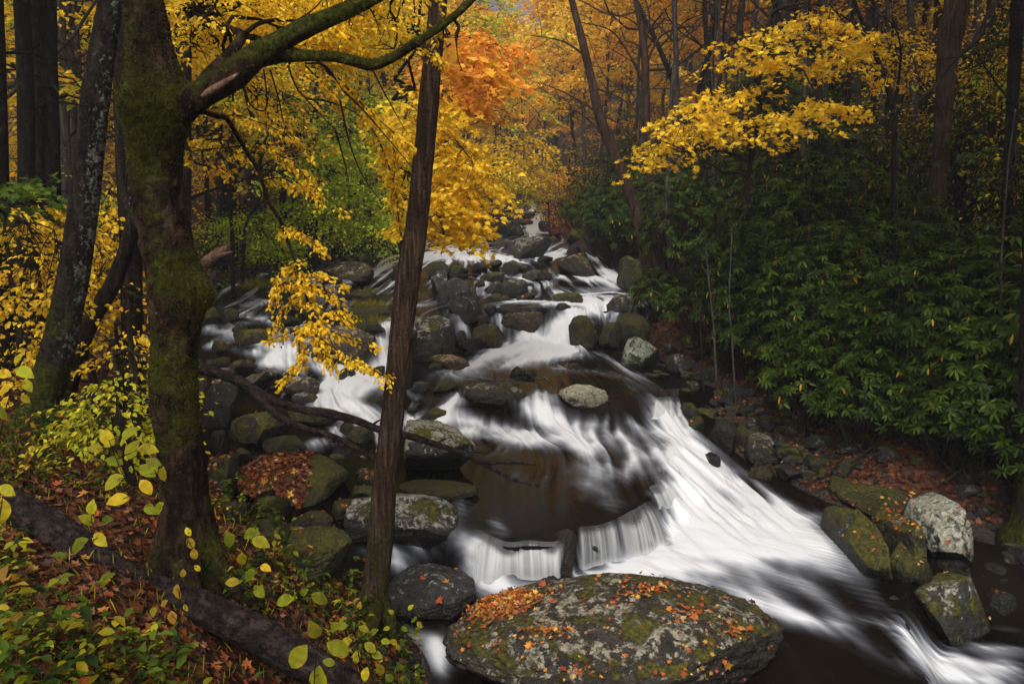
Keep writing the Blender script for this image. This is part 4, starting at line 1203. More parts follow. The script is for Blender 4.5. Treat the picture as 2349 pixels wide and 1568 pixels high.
def leaves(acc, P, D, N, L, W, C, shape="d", curl=0.12):
    """add one leaf per row: P stalk end, D tip direction, N face normal, L length, W width, C colour"""
    n = len(P)
    if n == 0: return
    L = np.broadcast_to(np.asarray(L, float), (n,))[:, None]
    W = np.broadcast_to(np.asarray(W, float), (n,))[:, None]
    D = unit(D)
    S = unit(np.cross(D, N))
    N = np.cross(S, D)
    if shape == "d":
        loc = [(0, 0, 0), (.45, .5, .22), (1, 0, -.1), (.45, -.5, .22)]
        T = [(0, 1, 2), (0, 2, 3)]; Q = []
    elif shape == "o":
        loc = [(0, 0, 0), (.22, .36, .16), (.55, .47, .18), (1, 0, -.22), (.55, -.47, .18), (.22, -.36, .16), (.25, 0, .03), (.6, 0, -.03)]
        T = [(0, 6, 1), (7, 3, 2), (0, 5, 6), (7, 4, 3)]
        Q = [(6, 7, 2, 1), (5, 4, 7, 6)]
    elif shape == "s":
        loc = [(0, 0, 0), (.3, .42, .10), (.3, -.42, .10), (.68, .46, .0), (.68, -.46, .0), (1, 0, -.35)]
        T = [(0, 2, 1), (3, 4, 5)]; Q = [(1, 2, 4, 3)]
    elif shape == "b":  # broad leaf with a rounded outline, pointed tip and a fold along the midrib
        us = [.06, .16, .30, .46, .62, .78, .90]
        hw = [.16, .33, .46, .50, .45, .31, .14]
        loc = [(0, 0, 0)] + [(u, 0, .04 - .22 * u * u) for u in us] + [(1, 0, -.24)]
        loc += [(u + .02, h, .16 * h * 2 - .22 * u * u + .05 * (k % 2)) for k, (u, h) in enumerate(zip(us, hw))]
        loc += [(u + .02, -h, .16 * h * 2 - .22 * u * u + .05 * (k % 2)) for k, (u, h) in enumerate(zip(us, hw))]
        m7 = 7
        T = [(0, 1, 9), (0, 16, 1), (7, 8, 15), (7, 22, 8)]
        Q = [(1 + k, 2 + k, 10 + k, 9 + k) for k in range(6)] + [(2 + k, 1 + k, 16 + k, 17 + k) for k in range(6)]
    else:  # five-lobed
        out = [(0, 0), (.08, .22), (.02, .5), (.32, .30), (.55, .58), (.60, .24), (1, 0), (.60, -.24), (.55, -.58), (.32, -.30), (.02, -.5), (.08, -.22)]
        loc = [(.36, 0, -.06)] + [(a, b, .10 * abs(b)) for a, b in out]
        m = len(out)
        T = [(0, 1 + k, 1 + (k + 1) % m) for k in range(m)]; Q = []
    loc = np.array(loc, float)
    m = len(loc)
    V = (P[:, None] + D[:, None] * (loc[None, :, 0:1] * L[:, None]) + S[:, None] * (loc[None, :, 1:2] * W[:, None])
         + N[:, None] * (loc[None, :, 2:3] * W[:, None] * (curl / 0.12)))
    base = (np.arange(n) * m)[:, None, None]
    t = (np.array(T)[None] + base).reshape(-1, 3) if T else None
    q = (np.array(Q)[None] + base).reshape(-1, 4) if Q else None
    cc = np.repeat(C, m, 0)
    if shape == "b":          # yellowing margin, greener along the midrib, a few brown flecks
        e = np.tile((np.abs(loc[:, 1]) > .1).astype(float), n)[:, None]
        cc = cc * (1 + e * np.array([.35, .12, -.1])) * (1 + .14 * rng.normal(0, 1, (len(cc), 1)))
        fl = rng.random(len(cc)) < .07
        cc[fl] = cc[fl] * .35 + np.array([.10, .05, .01])
    acc.add(V.reshape(-1, 3), t, q, col=cc)

def spray_leaves(acc, P, az, slope, Lp, n, leaf, pal, shape="d", droop=.35, wide=.5, aspect=.55, clump=.12, tilt=.45, thick=.05):
    """pads of leaves: M twigs of length Lp leaving P toward azimuth az, n leaves each"""
    M = len(P)
    if M == 0: return
    az = np.asarray(az); slope = np.broadcast_to(np.asarray(slope, float), (M,)); Lp = np.broadcast_to(np.asarray(Lp, float), (M,))
    u = rng.random((M, n)) ** 0.8
    v = rng.uniform(-1, 1, (M, n)) * (1 - 0.55 * u) * wide
    dx = np.stack([np.cos(az) * np.cos(slope), np.sin(az) * np.cos(slope), np.sin(slope)], -1)
    sd = np.stack([-np.sin(az), np.cos(az), 0 * az], -1)
    pos = P[:, None] + dx[:, None] * (u * Lp[:, None])[..., None] + sd[:, None] * (v * Lp[:, None])[..., None]
    pos[..., 2] -= droop * (u ** 2 + 0.4 * v ** 2) * Lp[:, None] - rng.normal(0, thick, (M, n)) * Lp[:, None]
    D = dx[:, None] * .7 + sd[:, None] * (np.sign(v) * .7)[..., None] + rng.normal(0, .35, (M, n, 3))
    D[..., 2] -= .35
    N = rng.normal(0, tilt, (M, n, 3)); N[..., 2] += 1
    C = pick(pal, M * n).reshape(M, n, 3) * (1 + clump * rng.normal(0, 1, (M, 1, 1))).clip(.5, 1.5)
    s = leaf * rng.uniform(.7, 1.2, M * n)
    leaves(acc, pos.reshape(-1, 3), D.reshape(-1, 3), unit(N.reshape(-1, 3)), s, s * aspect, C.reshape(-1, 3), shape)

def limb_path(a, b, n=8, sag=0.0, wob=0.06, r=None):
    r = r or rng
    t = np.linspace(0, 1, n)[:, None]
    P = a * (1 - t) + b * t
    L = np.linalg.norm(b - a)
    w = np.cumsum(r.normal(0, 1, (n, 3)), 0); w -= w[0]; w -= t * w[-1]
    P = P + w * wob * L / math.sqrt(n)
    P[:, 2] += sag * L * (4 * t[:, 0] * (1 - t[:, 0]))
    return P

def broadleaf(name, label, loc, H, r0, pal, seed, group=None, cat="tree", nl=16, nleaf=3600, leaf=.11, crown_from=.35, spread=.34, bark=None, lean=(0, 0),
              cnt_pad=24, crown_top=1.0, shape="d", accum=None, sides=7, bare=0.25, padlen=.9):
    """one tree of the woods: tapering trunk with limbs, twigs and loose pads of leaves"""
    global rng
    keep = rng
    rng = np.random.default_rng(seed)
    base = np.array(loc, float)
    n = 9
    hh = np.linspace(0, 1, n)
    wob = np.cumsum(rng.normal(0, .012 * H, (n, 2)), 0); wob -= wob[0]
    path = np.stack([base[0] + wob[:, 0] + lean[0] * hh * H, base[1] + wob[:, 1] + lean[1] * hh * H, base[2] - .2 + hh * (H + .2)], -1)
    rr = r0 * (1 - .82 * hh); rr[0] *= 1.35
    wood = Acc()
    P2 = catmull(path, 22)
    R2 = np.interp(np.linspace(0, 1, 22), hh, rr)
    wood.add(*tube(P2, R2, sides, .12, 5, seed))
    tips, azs = [], []
    for k in range(nl):
        f = crown_from + (crown_top - crown_from) * (k + rng.random()) / nl
        i = min(int(f * 21), 20)
        a = P2[i]
        az = k * 2.39996 + rng.normal(0, .4)
        Lk = H * spread * (1.12 - .75 * (f - crown_from) / (1.01 - crown_from)) * rng.uniform(.7, 1.2)
        el = rng.uniform(.25, .85)
        b = a + Lk * np.array([math.cos(az) * math.cos(el), math.sin(az) * math.cos(el), math.sin(el)])
        lp = limb_path(a, b, 7, -.06, .10)
        wood.add(*tube(lp, np.linspace(R2[i] * .45, .012, 7), 5, 0, cap=False))
        for s in range(5):
            q = rng.uniform(.35, 1.0)
            p = lp[min(int(q * 6), 6)]
            az2 = az + rng.normal(0, .9)
            l2 = Lk * rng.uniform(.2, .45)
            e = p + l2 * np.array([math.cos(az2), math.sin(az2), rng.uniform(-.15, .5)])
            tp = limb_path(p, e, 4, 0, .12)
            wood.add(*tube(tp, np.linspace(.014, .005, 4), 3, 0, cap=False))
            for w in range(2):
                tips.append(tp[2 + w % 2] if w else e); azs.append(az2 + rng.normal(0, .8))
    fol = Acc()
    tips = np.array(tips); azs = np.array(azs)
    keepm = rng.random(len(tips)) > bare
    tips, azs = tips[keepm], azs[keepm]
    per = max(6, int(nleaf / max(1, len(tips))))
    spray_leaves(fol, tips, azs, rng.uniform(-.3, .2, len(tips)), padlen * H / 13, per, leaf, pal, shape, .3, .55, .62, .16, .5, .10)
    rng = keep
    if accum is not None:
        accum[0].append(wood); accum[1].append(fol)
        return None
    root = thing(name, label, cat, base, group)
    link("trunk", wood.mesh("trunk"), bark or M_BARK_DARK, root)
    link("crown", fol.mesh("crown"), M_LEAF, root)
    return root

def px_path(pts, Y, n=40):
    """pts: (px, py, width px); Y a depth or a list of depths -> world path and radii"""
    pts = np.asarray(pts, float)
    Ys = np.full(len(pts), float(Y)) if np.isscalar(Y) else np.asarray(Y, float)
    W = []
    for (a, b, w), y in zip(pts, Ys):
        p = at(a, b, y)
        dep = p[1] * CP - (p[2] - CAM_Z) * SP
        W.append((*p, 0.5 * w * dep / FPX))
    c = catmull(np.array(W), n)
    return c[:, :3], np.maximum(c[:, 3], .002)

def in_poly(px, py, poly):
    c = np.zeros(len(px), bool)
    j = len(poly) - 1
    for i in range(len(poly)):
        xi, yi = poly[i]; xj, yj = poly[j]
        c ^= ((yi > py) != (yj > py)) & (px < (xj - xi) * (py - yi) / (yj - yi + 1e-9) + xi)
        j = i
    return c

def region_points(poly, Y1, Y2, n):
    poly = np.array(poly, float)
    out = []
    while len(out) < n:
        px = rng.uniform(poly[:, 0].min(), poly[:, 0].max(), 200)
        py = rng.uniform(poly[:, 1].min(), poly[:, 1].max(), 200)
        m = in_poly(px, py, poly)
        for a, b in zip(px[m], py[m]):
            out.append(at(a, b, rng.uniform(Y1, Y2)))
            if len(out) >= n: break
    return np.array(out)

def region_crown(wood, fol, poly, Y, n, per, leaf, pal, hub, shape="d", padlen=.45, limbs=7, twig=.008, az0=None, droop=.3, hang=0.0, aspect=.55, limb_r=.03, wide=.5):
    """leafy twigs through a part of space, joined to the hub points of a tree by limbs"""
    P = region_points(poly, Y[0], Y[1], n)
    hub = np.atleast_2d(np.asarray(hub, float))
    # limbs run from hub to well-spread twig anchors
    idx = [int(rng.integers(0, n))]
    for k in range(limbs - 1):
        d = np.min(np.linalg.norm(P[:, None] - P[idx][None], axis=-1), axis=1)
        idx.append(int(np.argmax(d * rng.uniform(.7, 1, n))))
    nodes = []
    for k in idx:
        h = hub[np.argmin(np.linalg.norm(hub - P[k], axis=1))]
        lp = limb_path(h, P[k], 10, .08, .09)
        wood.add(*tube(lp, np.linspace(limb_r, twig, 10), 6, .1, cap=False))
        nodes.extend(lp[3:])
    nodes = np.array(nodes)
    az = np.empty(n)
    for k in range(n):
        j = np.argmin(np.linalg.norm(nodes - P[k], axis=1))
        a = nodes[j]
        v = P[k] - a
        az[k] = math.atan2(v[1], v[0]) + rng.normal(0, .5) if az0 is None else az0 + rng.normal(0, .6)
        if np.linalg.norm(v) > .05:
            wood.add(*tube(limb_path(a, P[k], 4, .05, .10), np.linspace(twig, twig * .45, 4), 3, 0, cap=False))
    spray_leaves(fol, P, az, rng.uniform(-.35, .1, n) - hang, padlen * rng.uniform(.7, 1.3, n), per, leaf, pal, shape, droop, wide, aspect)

def leafy_branch(wood, fol, pts, Y, width, n, leaf, pal, r0=.006, shape="o", hang=.45, aspect=.62, mat_sides=4, anchor=None, jit=.25):
    """a drooping twig through picture points with leaves in two loose ranks"""
    pts = np.asarray(pts, float)
    m = max(10, 6 * len(pts))
    Ys = np.full(len(pts), float(Y)) if np.isscalar(Y) else np.asarray(Y, float)
    W = np.array([at(a, b, y) for (a, b), y in zip(pts, Ys)])
    if anchor is not None:
        W = np.vstack([anchor, W])
    C = catmull(W, m)
    dep = C[:, 1].mean()
    wd = width * dep / FPX
    wood.add(*tube(C, np.linspace(r0, r0 * .35, m), mat_sides, 0, cap=False))
    T = unit(np.gradient(C, axis=0))
    up = np.array([0, 0, 1.0])
    S = np.cross(T, up); S = unit(S + 1e-6)
    # short side twigs
    kt = max(4, int(n / 8))
    start = 0 if anchor is None else int(m * .12)
    ii = rng.integers(start, m, kt)
    sg = rng.choice([-1, 1], kt)
    l2 = wd * rng.uniform(.5, 1.35, kt)
    d2 = unit(S[ii] * sg[:, None] * .8 + T[ii] * .75 + rng.normal(0, jit, (kt, 3)) + np.array([0, 0, -hang * .6]))
    for k in range(kt):
        wood.add(*tube(np.stack([C[ii[k]], C[ii[k]] + d2[k] * l2[k] * .6, C[ii[k]] + d2[k] * l2[k] - np.array([0, 0, .12 * l2[k]])]), [r0 * .4, r0 * .3, r0 * .2], 3, 0, cap=False))
    j = rng.integers(0, kt, n)
    u = rng.random(n) ** .7
    P = C[ii[j]] + d2[j] * (l2[j] * u)[:, None]
    P[:, 2] -= .12 * l2[j] * u ** 2
    side = unit(np.cross(d2[j], up) + 1e-6)
    P = P + side * (rng.uniform(-1, 1, n) * wd * .30)[:, None] + rng.normal(0, leaf * .35, (n, 3))
    D = d2[j] * .7 + side * (rng.choice([-1, 1], n) * .75)[:, None] + rng.normal(0, .3, (n, 3))
    D[:, 2] -= hang
    N = rng.normal(0, .45, (n, 3)); N[:, 2] += .9; N[:, 1] -= .35
    s = leaf * rng.uniform(.7, 1.2, n)
    leaves(fol, P, D, unit(N), s, s * aspect, pick(pal, n), shape)

def canopy(wood, fol, hub, centers, n, per, leaf, pal, padlen=1.1):
    """upper crown: limbs from the hub to clusters of leaf pads; centers rows are (x, y, z, radius)"""
    for c in centers:
        c = np.asarray(c, float)
        lp = limb_path(np.asarray(hub, float), c[:3], 9, .06, .08)
        wood.add(*tube(lp, np.linspace(.06, .015, 9), 6, .1, cap=False))
        d = unit(rng.normal(0, 1, (n, 3))) * (rng.random((n, 1)) ** .5) * c[3] * np.array([1, 1, .5])
        P = c[:3] + d
        for k in range(0, n, 3):
            wood.add(*tube(limb_path(c[:3], P[k], 4, 0, .1), np.linspace(.015, .006, 4), 3, 0, cap=False))
        az = np.arctan2(d[:, 1], d[:, 0]) + rng.normal(0, .5, n)
        spray_leaves(fol, P, az, rng.uniform(-.3, .2, n), padlen, per, leaf, pal, "d", .3, .55, .6, .15, .5, .1)
# ------------------------------------------------------------------ the near trees
# great mossy tree
def mossy_tree():
    pts = [(440, 1345, 250), (435, 1290, 190), (430, 1220, 158), (424, 1150, 128), (415, 1050, 122), (405, 960, 126), (400, 880, 128), (402, 800, 124), (404, 730, 140), (402, 680, 152),
           (395, 620, 148), (380, 560, 142), (366, 480, 136), (358, 400, 140), (358, 330, 146), (362, 270, 164), (358, 210, 172), (350, 150, 146), (342, 90, 124), (333, 30, 112), (325, -40, 104), (318, -160, 98), (305, -420, 86), (300, -800, 66), (310, -1200, 36)]
    path, rr = px_path(pts, 5.0, 240); rr = rr * .78
    V, T, Q = tube(path, rr, 96, .13, 5.0, 3, 3, .05, True, .30)
    c = np.repeat(path, 96, 0)
    d = unit(V[:-2] - c)
    # burls: knob on the right, swelling under the broken limb, buttress roots
    def burl(px, py, Y, rad_, amt, moss):
        q = at(px, py, Y)
        w = np.exp(-(np.linalg.norm(V[:-2] - q, axis=1) / rad_) ** 2)
        w2 = np.exp(-(np.linalg.norm(V[:-2] - q, axis=1) / (rad_ * 1.5)) ** 2)
        return w * amt, w2 * moss * 1.0
    add = np.zeros(len(c)); ms = np.zeros(len(c))
    for b in [(470, 665, 4.95, .10, .11, .25), (500, 690, 4.97, .075, .20, .3), (440, 640, 4.75, .16, .03, .25), (460, 225, 4.9, .13, .15, .15), (300, 235, 4.9, .14, .05, .2), (400, 260, 4.75, .16, .05, .2),
              (310, 330, 4.8, .12, .02, .2), (480, 960, 4.9, .10, .03, .15), (380, 900, 4.75, .2, .02, .12), (500, 1270, 4.9, .10, .06, .2), (360, 1300, 4.8, .12, .08, .1), (420, 330, 4.8, .09, .035, 0)]:
        a, m = burl(*b)
        add += a; ms += m
    q = V[:-2] * np.array([5, 5, 4.0])
    V[:-2] += d * (add * (1 + .5 * fbm(q, 3, 8)) + .016 * fbm(q * 2.5, 3, 4) + .010 * fbm(q * 7, 3, 6) + .005 * fbm(q * 20, 2, 7))[:, None]
    root = thing("mossy_tree", "great mossy tree with bulging burls, nearest and thickest trunk on the left bank", "tree", (path[0][0], path[0][1], gz(path[0][0], path[0][1])))
    me = make_mesh("trunk", V, T, Q)
    fattr(me, "moss_here", np.concatenate([ms, [0, 0]]))
    link("trunk", me, M_BARK_MOSSY, root)
    mo = Acc()
    def fuzz(V_, C_, w_, n, size=.014):
        w_ = np.clip(w_, 0, None)
        k = rng.choice(len(V_), n, p=w_ / w_.sum())
        nn = unit(V_[k] - C_[k]); P = V_[k] + rng.normal(0, .006, (n, 3)) - nn * .003
        D = nn + rng.normal(0, .55, (n, 3)) + np.array([0, 0, -.25])
        s_ = size * rng.uniform(.5, 1.4, n)
        base = np.array([[.026, .026, .003], [.052, .050, .005], [.085, .078, .008], [.040, .032, .004]])[rng.integers(0, 4, n)]
        leaves(mo, P, D, rng.normal(0, 1, (n, 3)), s_, s_ * .30, base, "d")
    msn = np.clip(ms * 3.2 + .45 * fbm(V[:-2] * np.array([2.2, 2.2, 1.6]), 3, 21) - .06, 0, 1) ** 1.5
    fuzz(V[:-2], c, msn * (V[:-2, 1] < c[:, 1] + .12) * (V[:-2, 2] < 6.2), 62000, .011)
    def limb(pts, Y, n=70, sides=20, noise=.16, mat=M_BARK_MOSSY, moss=.12, name="limb", seed=1):
        p, r = px_path(pts, Y, n)
        v, t, q_ = tube(p, r, sides, noise, 9, seed, 2, .08)
        m_ = make_mesh(name, v, t, q_)
        nz = vnoise(v * 7, seed) * .12
        fattr(m_, "moss_here", moss + nz)
        link(name, m_, mat, root)
        if n >= 50 and moss > -.03:
            cc = np.repeat(p, sides, 0); nv = len(cc)
            up_ = unit(v[:nv] - cc)[:, 2]
            fuzz(v[:nv], cc, (.45 + .75 * up_ + .5 * vnoise(v[:nv] * 6, seed)).clip(.02) * np.repeat(r, sides), 5200 if sides > 12 else 2200, .012)
        return p, r
    l1, _ = limb([(420, 245, 70), (455, 218, 62), (500, 195, 58), (540, 168, 60), (580, 135, 56), (620, 108, 50), (700, 66, 42), (790, 26, 36), (870, -14, 32), (960, -70, 26), (1060, -160, 18)],
                 [4.95, 4.9, 4.95, 5.0, 5.1, 5.15, 5.3, 5.45, 5.6, 5.7, 5.9], 90, 26, seed=2)
    for k_, (pr, yr) in enumerate([([(395, 1270, 60), (362, 1320, 46), (335, 1372, 34), (318, 1410, 18)], [4.85, 4.75, 4.65, 4.6]), ([(470, 1262, 56), (502, 1300, 42), (530, 1338, 30), (552, 1372, 14)], [4.95, 4.92, 4.9, 4.88]), ([(430, 1290, 70), (438, 1345, 52), (452, 1400, 34), (470, 1440, 16)], [4.8, 4.7, 4.6, 4.55])]):
        limb(pr, yr, 40, 18, .2, name="root", seed=30 + k_, moss=.02)
    # the torn strip of bare wood where the limb meets the trunk
    p, r = px_path([(462, 222, 8), (485, 208, 20), (515, 190, 17), (548, 168, 4)], [4.78, 4.82, 4.87, 4.93], 24)
    v, t, q_ = tube(p, r, 10, .35, 14, 5)
    link("torn_wood", make_mesh("torn_wood", v, t, q_), M_WOOD, root)
    l2, _ = limb([(596, 142, 26), (640, 132, 24), (700, 129, 22), (755, 130, 22), (800, 138, 23), (850, 150, 24), (890, 138, 22), (940, 108, 20), (985, 78, 18), (1030, 46, 16), (1078, 4, 15), (1130, -60, 12)],
                 [5.15, 5.2, 5.25, 5.3, 5.35, 5.4, 5.4, 5.45, 5.5, 5.55, 5.6, 5.7], 110, 18, seed=3, moss=.2)
    limb([(1042, 46, 8), (1052, 62, 7), (1048, 78, 9), (1047, 100, 4), (1052, 140, 2.5), (1062, 165, 1.5)], 5.6, 30, 8, seed=4)
    l3, _ = limb([(455, 200, 26), (480, 168, 24), (521, 128, 22), (554, 84, 22), (520, 62, 12), (456, 36, 8), (440, 20, 5)], [4.95, 5.1, 5.3, 5.4, 5.5, 5.6, 5.7], 50, 12, seed=5, moss=-.05)
    limb([(556, 86, 18), (590, 88, 14), (640, 106, 11), (690, 118, 8), (740, 150, 6), (790, 205, 4)], [5.4, 5.5, 5.6, 5.7, 5.9, 6.0], 40, 8, seed=6, moss=-.05)
    limb([(560, 78, 12), (600, 52, 10), (660, 46, 8), (740, 56, 5), (800, 40, 3)], [5.4, 5.5, 5.6, 5.8, 6.0], 40, 8, seed=16, moss=-.05)
    l4, _ = limb([(436, 256, 16), (470, 258, 12), (500, 268, 11), (520, 272, 11), (551, 323, 9.5), (570, 355, 9), (591, 388, 9), (604, 425, 8.5), (615, 462, 8), (640, 500, 7.5), (652, 530, 7), (668, 575, 6), (685, 622, 5.5), (700, 670, 5), (710, 706, 4.5), (722, 742, 4), (727, 770, 3)],
                 [5.0, 5.1, 5.2, 5.25, 5.4, 5.45, 5.5, 5.5, 5.5, 5.55, 5.6, 5.6, 5.6, 5.6, 5.6, 5.6, 5.6], 120, 10, seed=7, moss=-.02)
    # bare drooping twigs under the limbs
    tw = Acc()
    for pts_, Y in [([(660, 150), (680, 200), (700, 225), (770, 300), (800, 330)], 5.5), ([(700, 145), (745, 150), (775, 190), (790, 215)], 5.6), ([(620, 160), (640, 230), (650, 280)], 5.4),
                    ([(560, 200), (575, 240), (600, 255), (612, 240), (618, 200)], 5.3), ([(850, 150), (880, 210), (930, 300)], 5.6), ([(700, 226), (760, 235), (820, 260)], 5.6), ([(660, 60), (720, 20), (760, -30)], 5.5),
                    ([(605, 160), (612, 220), (608, 270)], 5.3), ([(770, 300), (790, 370), (800, 420)], 5.7), ([(590, 388), (640, 395), (700, 430)], 5.5), ([(790, 210), (840, 260), (900, 330), (950, 390)], 5.8), ([(780, 230), (800, 320), (830, 400), (880, 470)], 5.7)]:
        p, r = px_path([(a, b, 5 - 3.4 * k / (len(pts_) - 1)) for k, (a, b) in enumerate(pts_)], Y, 24)
        tw.add(*tube(p, r, 4, .1, 9, 2, cap=False))
    fol = Acc()
    Y = 5.6
    for pts_, w, n in [([(525, 264), (600, 283), (650, 305), (695, 338)], 34, 120), ([(432, 318), (490, 330), (560, 358)], 24, 70), ([(428, 352), (480, 384), (528, 396)], 18, 42),
                       ([(592, 330), (660, 368), (700, 405), (732, 452)], 36, 150), ([(640, 408), (700, 428), (768, 466)], 26, 90), ([(640, 522), (700, 540), (752, 582)], 26, 95), ([(650, 530), (640, 560), (652, 584)], 18, 26),
                       ([(690, 640), (640, 655), (630, 692)], 24, 90), ([(694, 650), (750, 668), (788, 712)], 34, 130), ([(700, 670), (660, 700), (640, 735)], 30, 110), ([(705, 690), (740, 710), (780, 720)], 34, 120), ([(680, 625), (730, 628), (785, 650)], 26, 80),
                       ([(680, 600), (650, 615), (632, 640)], 22, 50), ([(722, 742), (650, 768), (602, 788)], 16, 90), ([(722, 742), (780, 768), (852, 792)], 24, 140), ([(727, 769), (790, 815), (840, 838), (888, 866)], 26, 190),
                       ([(690, 770), (688, 815), (700, 848)], 18, 80), ([(700, 805), (670, 848), (645, 882)], 18, 80), ([(730, 770), (735, 800), (760, 830)], 26, 90)]:
        q0 = W0 = np.array(at(*pts_[0], Y))
        j = np.argmin(np.linalg.norm(l4 - q0, axis=1))
        leafy_branch(tw, fol, pts_, Y, w * 1.2, int(n * 2.0), .034, "yellow", .005, "o", .5, anchor=l4[j])
    for pts_, w, n, y in [([(775, 178), (830, 238), (890, 292), (925, 322)], 26, 200, 5.9), ([(835, 258), (880, 348), (905, 430), (915, 510)], 40, 300, 6.7), ([(700, 150), (740, 190), (780, 230)], 22, 60, 5.8), ([(900, 300), (905, 380), (900, 470)], 30, 130, 6.8),
                          ([(960, 100), (990, 120), (1020, 150)], 18, 30, 5.6), ([(1000, 60), (1010, 110), (1012, 140)], 18, 24, 5.6)]:
        leafy_branch(tw, fol, pts_, y, w, int(n * 1.8), .042, "yellow", .006, "o", .45)
    # leaves above and behind the limbs
    hub = np.vstack([l1[20:], l3[10:], l2[30:70]])
    for poly, yr, n, per in [([(430, -80), (930, -80), (915, 60), (860, 90), (800, 40), (640, 60), (560, 40), (440, 60)], (5.6, 7.4), 120, 22),
                             ([(405, -40), (520, -40), (560, 60), (500, 150), (440, 150)], (5.6, 7.2), 42, 18),
                             ([(620, 60), (925, 40), (910, 130), (820, 110), (700, 140)], (5.8, 7.4), 60, 20), ([(560, 130), (640, 160), (600, 300), (520, 250)], (5.8, 7.0), 12, 12)]:
        region_crown(tw, fol, poly, yr, int(n * 1.5), per + 4, .048, "yellow", hub, "o", .34, 6, .006, limb_r=.014)
    canopy(tw, fol, path[-30], [(-5.0, 2.0, 8.4, 2.2), (-6.8, 3.8, 8.8, 2.2), (-5.5, -.5, 7.5, 2.2), (-2.5, -1.5, 8.5, 2.2)], 20, 24, .15, "yellow")  # unseen crown clusters overhead, put in to shade the near bank
    link("twigs", tw.mesh("twigs"), M_TWIG, root)
    link("foliage", fol.mesh("foliage"), M_LEAF, root)
    link("moss", mo.mesh("moss"), M_LITTER, root)
    return root
mossy_tree()

def px_tree(name, label, pts, Y, bark, sides=24, noise=.10, seed=1, ridges=2, rd=.05, n=110, cat="tree", extra=None, moss=0.0, group=None, fine=.004):
    path, rr = px_path(pts, Y, n)
    # carry the foot down to the ground
    g = gz(path[0][0], path[0][1])
    if path[0][2] > g - .1:
        m = max(2, int((path[0][2] - g) / .15) + 2)
        d = unit(path[0] - path[2]); d = d / max(-d[2], .3)
        ext = path[0] + d * np.linspace((path[0][2] - g + .15), 0.02, m)[:, None]
        path = np.vstack([ext, path]); rr = np.concatenate([np.full(m, rr[0]), rr])
    root = thing(name, label, cat, (path[0][0], path[0][1], g), group)
    V, T, Q = tube(path, rr, sides, noise, 5, seed, ridges, rd)
    if sides >= 24:
        c = np.repeat(path, sides, 0); d = unit(V[:-2] - c)
        V[:-2] += d * (fine * fbm(V[:-2] * 26, 3, seed))[:, None]
    acc = Acc(); acc.add(V, T, Q)
    f = Acc()
    if extra: extra(path, rr, acc, f)
    me = acc.mesh("trunk")
    fattr(me, "moss_here", np.full(acc.n, moss))
    link("trunk", me, bark, root)
    if f.n: link("crown", f.mesh("crown"), M_LEAF, root)
    return root

def ex_left(path, rr, w, f):
    canopy(w, f, path[-8], [(-5.0, 8.5, 10.5, 2.2), (-7.0, 7.0, 9.5, 2.0), (-8.5, 9.0, 10, 2.0)], 14, 20, .14, "yellow")
px_tree("leaning_tree", "leaning dark trunk crusted with white lichen at the left edge of the bank",
        [(52, 1050, 128), (72, 1000, 100), (95, 930, 84), (120, 850, 74), (145, 750, 70), (165, 650, 67), (182, 550, 65), (195, 450, 63), (206, 350, 61), (216, 250, 62), (230, 150, 58), (245, 60, 53), (258, -30, 50), (285, -220, 46), (320, -500, 38), (350, -900, 24)], 7.0, M_BARK_LICHEN, 48, .08, 4, 2, .03, 200, extra=ex_left)

def ex_slim(path, rr, w, f):
    for pr, yr in [([(846, 1365, 56), (822, 1412, 40), (796, 1446, 22), (770, 1466, 8)], [6.38, 6.3, 6.2, 6.15]), ([(866, 1378, 50), (890, 1418, 34), (904, 1458, 18), (912, 1490, 6)], [6.38, 6.3, 6.2, 6.1]), ([(852, 1390, 60), (850, 1440, 40), (846, 1490, 14)], [6.3, 6.1, 5.9])]:
        p, r = px_path(pr, yr, 24)
        w.add(*tube(p, r, 14, .2, 9, 3, 2, .05))
    canopy(w, f, path[-6], [(-1.8, 8.0, 11.0, 1.5)], 10, 18, .13, "yellow")
px_tree("slim_tree", "slim straight brown trunk standing in front of the stream, centre of the picture",
        [(850, 1450, 108), (853, 1415, 76), (860, 1360, 61), (866, 1300, 57), (876, 1200, 56), (884, 1100, 54), (897, 980, 52), (908, 880, 50), (922, 760, 52), (936, 640, 54), (952, 540, 51), (962, 460, 49), (970, 380, 47), (978, 300, 45), (986, 200, 44), (996, 100, 42), (1004, 20, 40), (1012, -80, 39), (1030, -350, 34), (1050, -700, 25), (1060, -1000, 14)],
        6.4, M_BARK_BROWN, 56, .07, 9, 4, .05, 260, extra=ex_slim, fine=.005)

def ex_none(path, rr, w, f):
    pass
px_tree("slanting_tree", "dark slanting trunk rising to the right behind the leaning lichen tree",
        [(150, 905, 46), (161, 869, 40), (202, 752, 36), (235, 690, 36), (255, 658, 35), (286, 584, 34), (300, 530, 32), (318, 470, 28), (335, 380, 24), (350, 260, 20), (360, 100, 16), (365, -100, 12)], 8.2, M_BARK_DARK, 24, .1, 6)
px_tree("dark_tree", "straight dark trunk half hidden behind the great mossy tree's left side",
        [(310, 900, 62), (306, 860, 54), (304, 780, 50), (302, 700, 47), (300, 600, 46), (296, 500, 45), (290, 400, 44), (286, 300, 42), (282, 200, 40), (278, 80, 38), (274, -40, 36), (268, -300, 28), (264, -600, 16)], 8.8, M_BARK_DARK, 24, .08, 7)
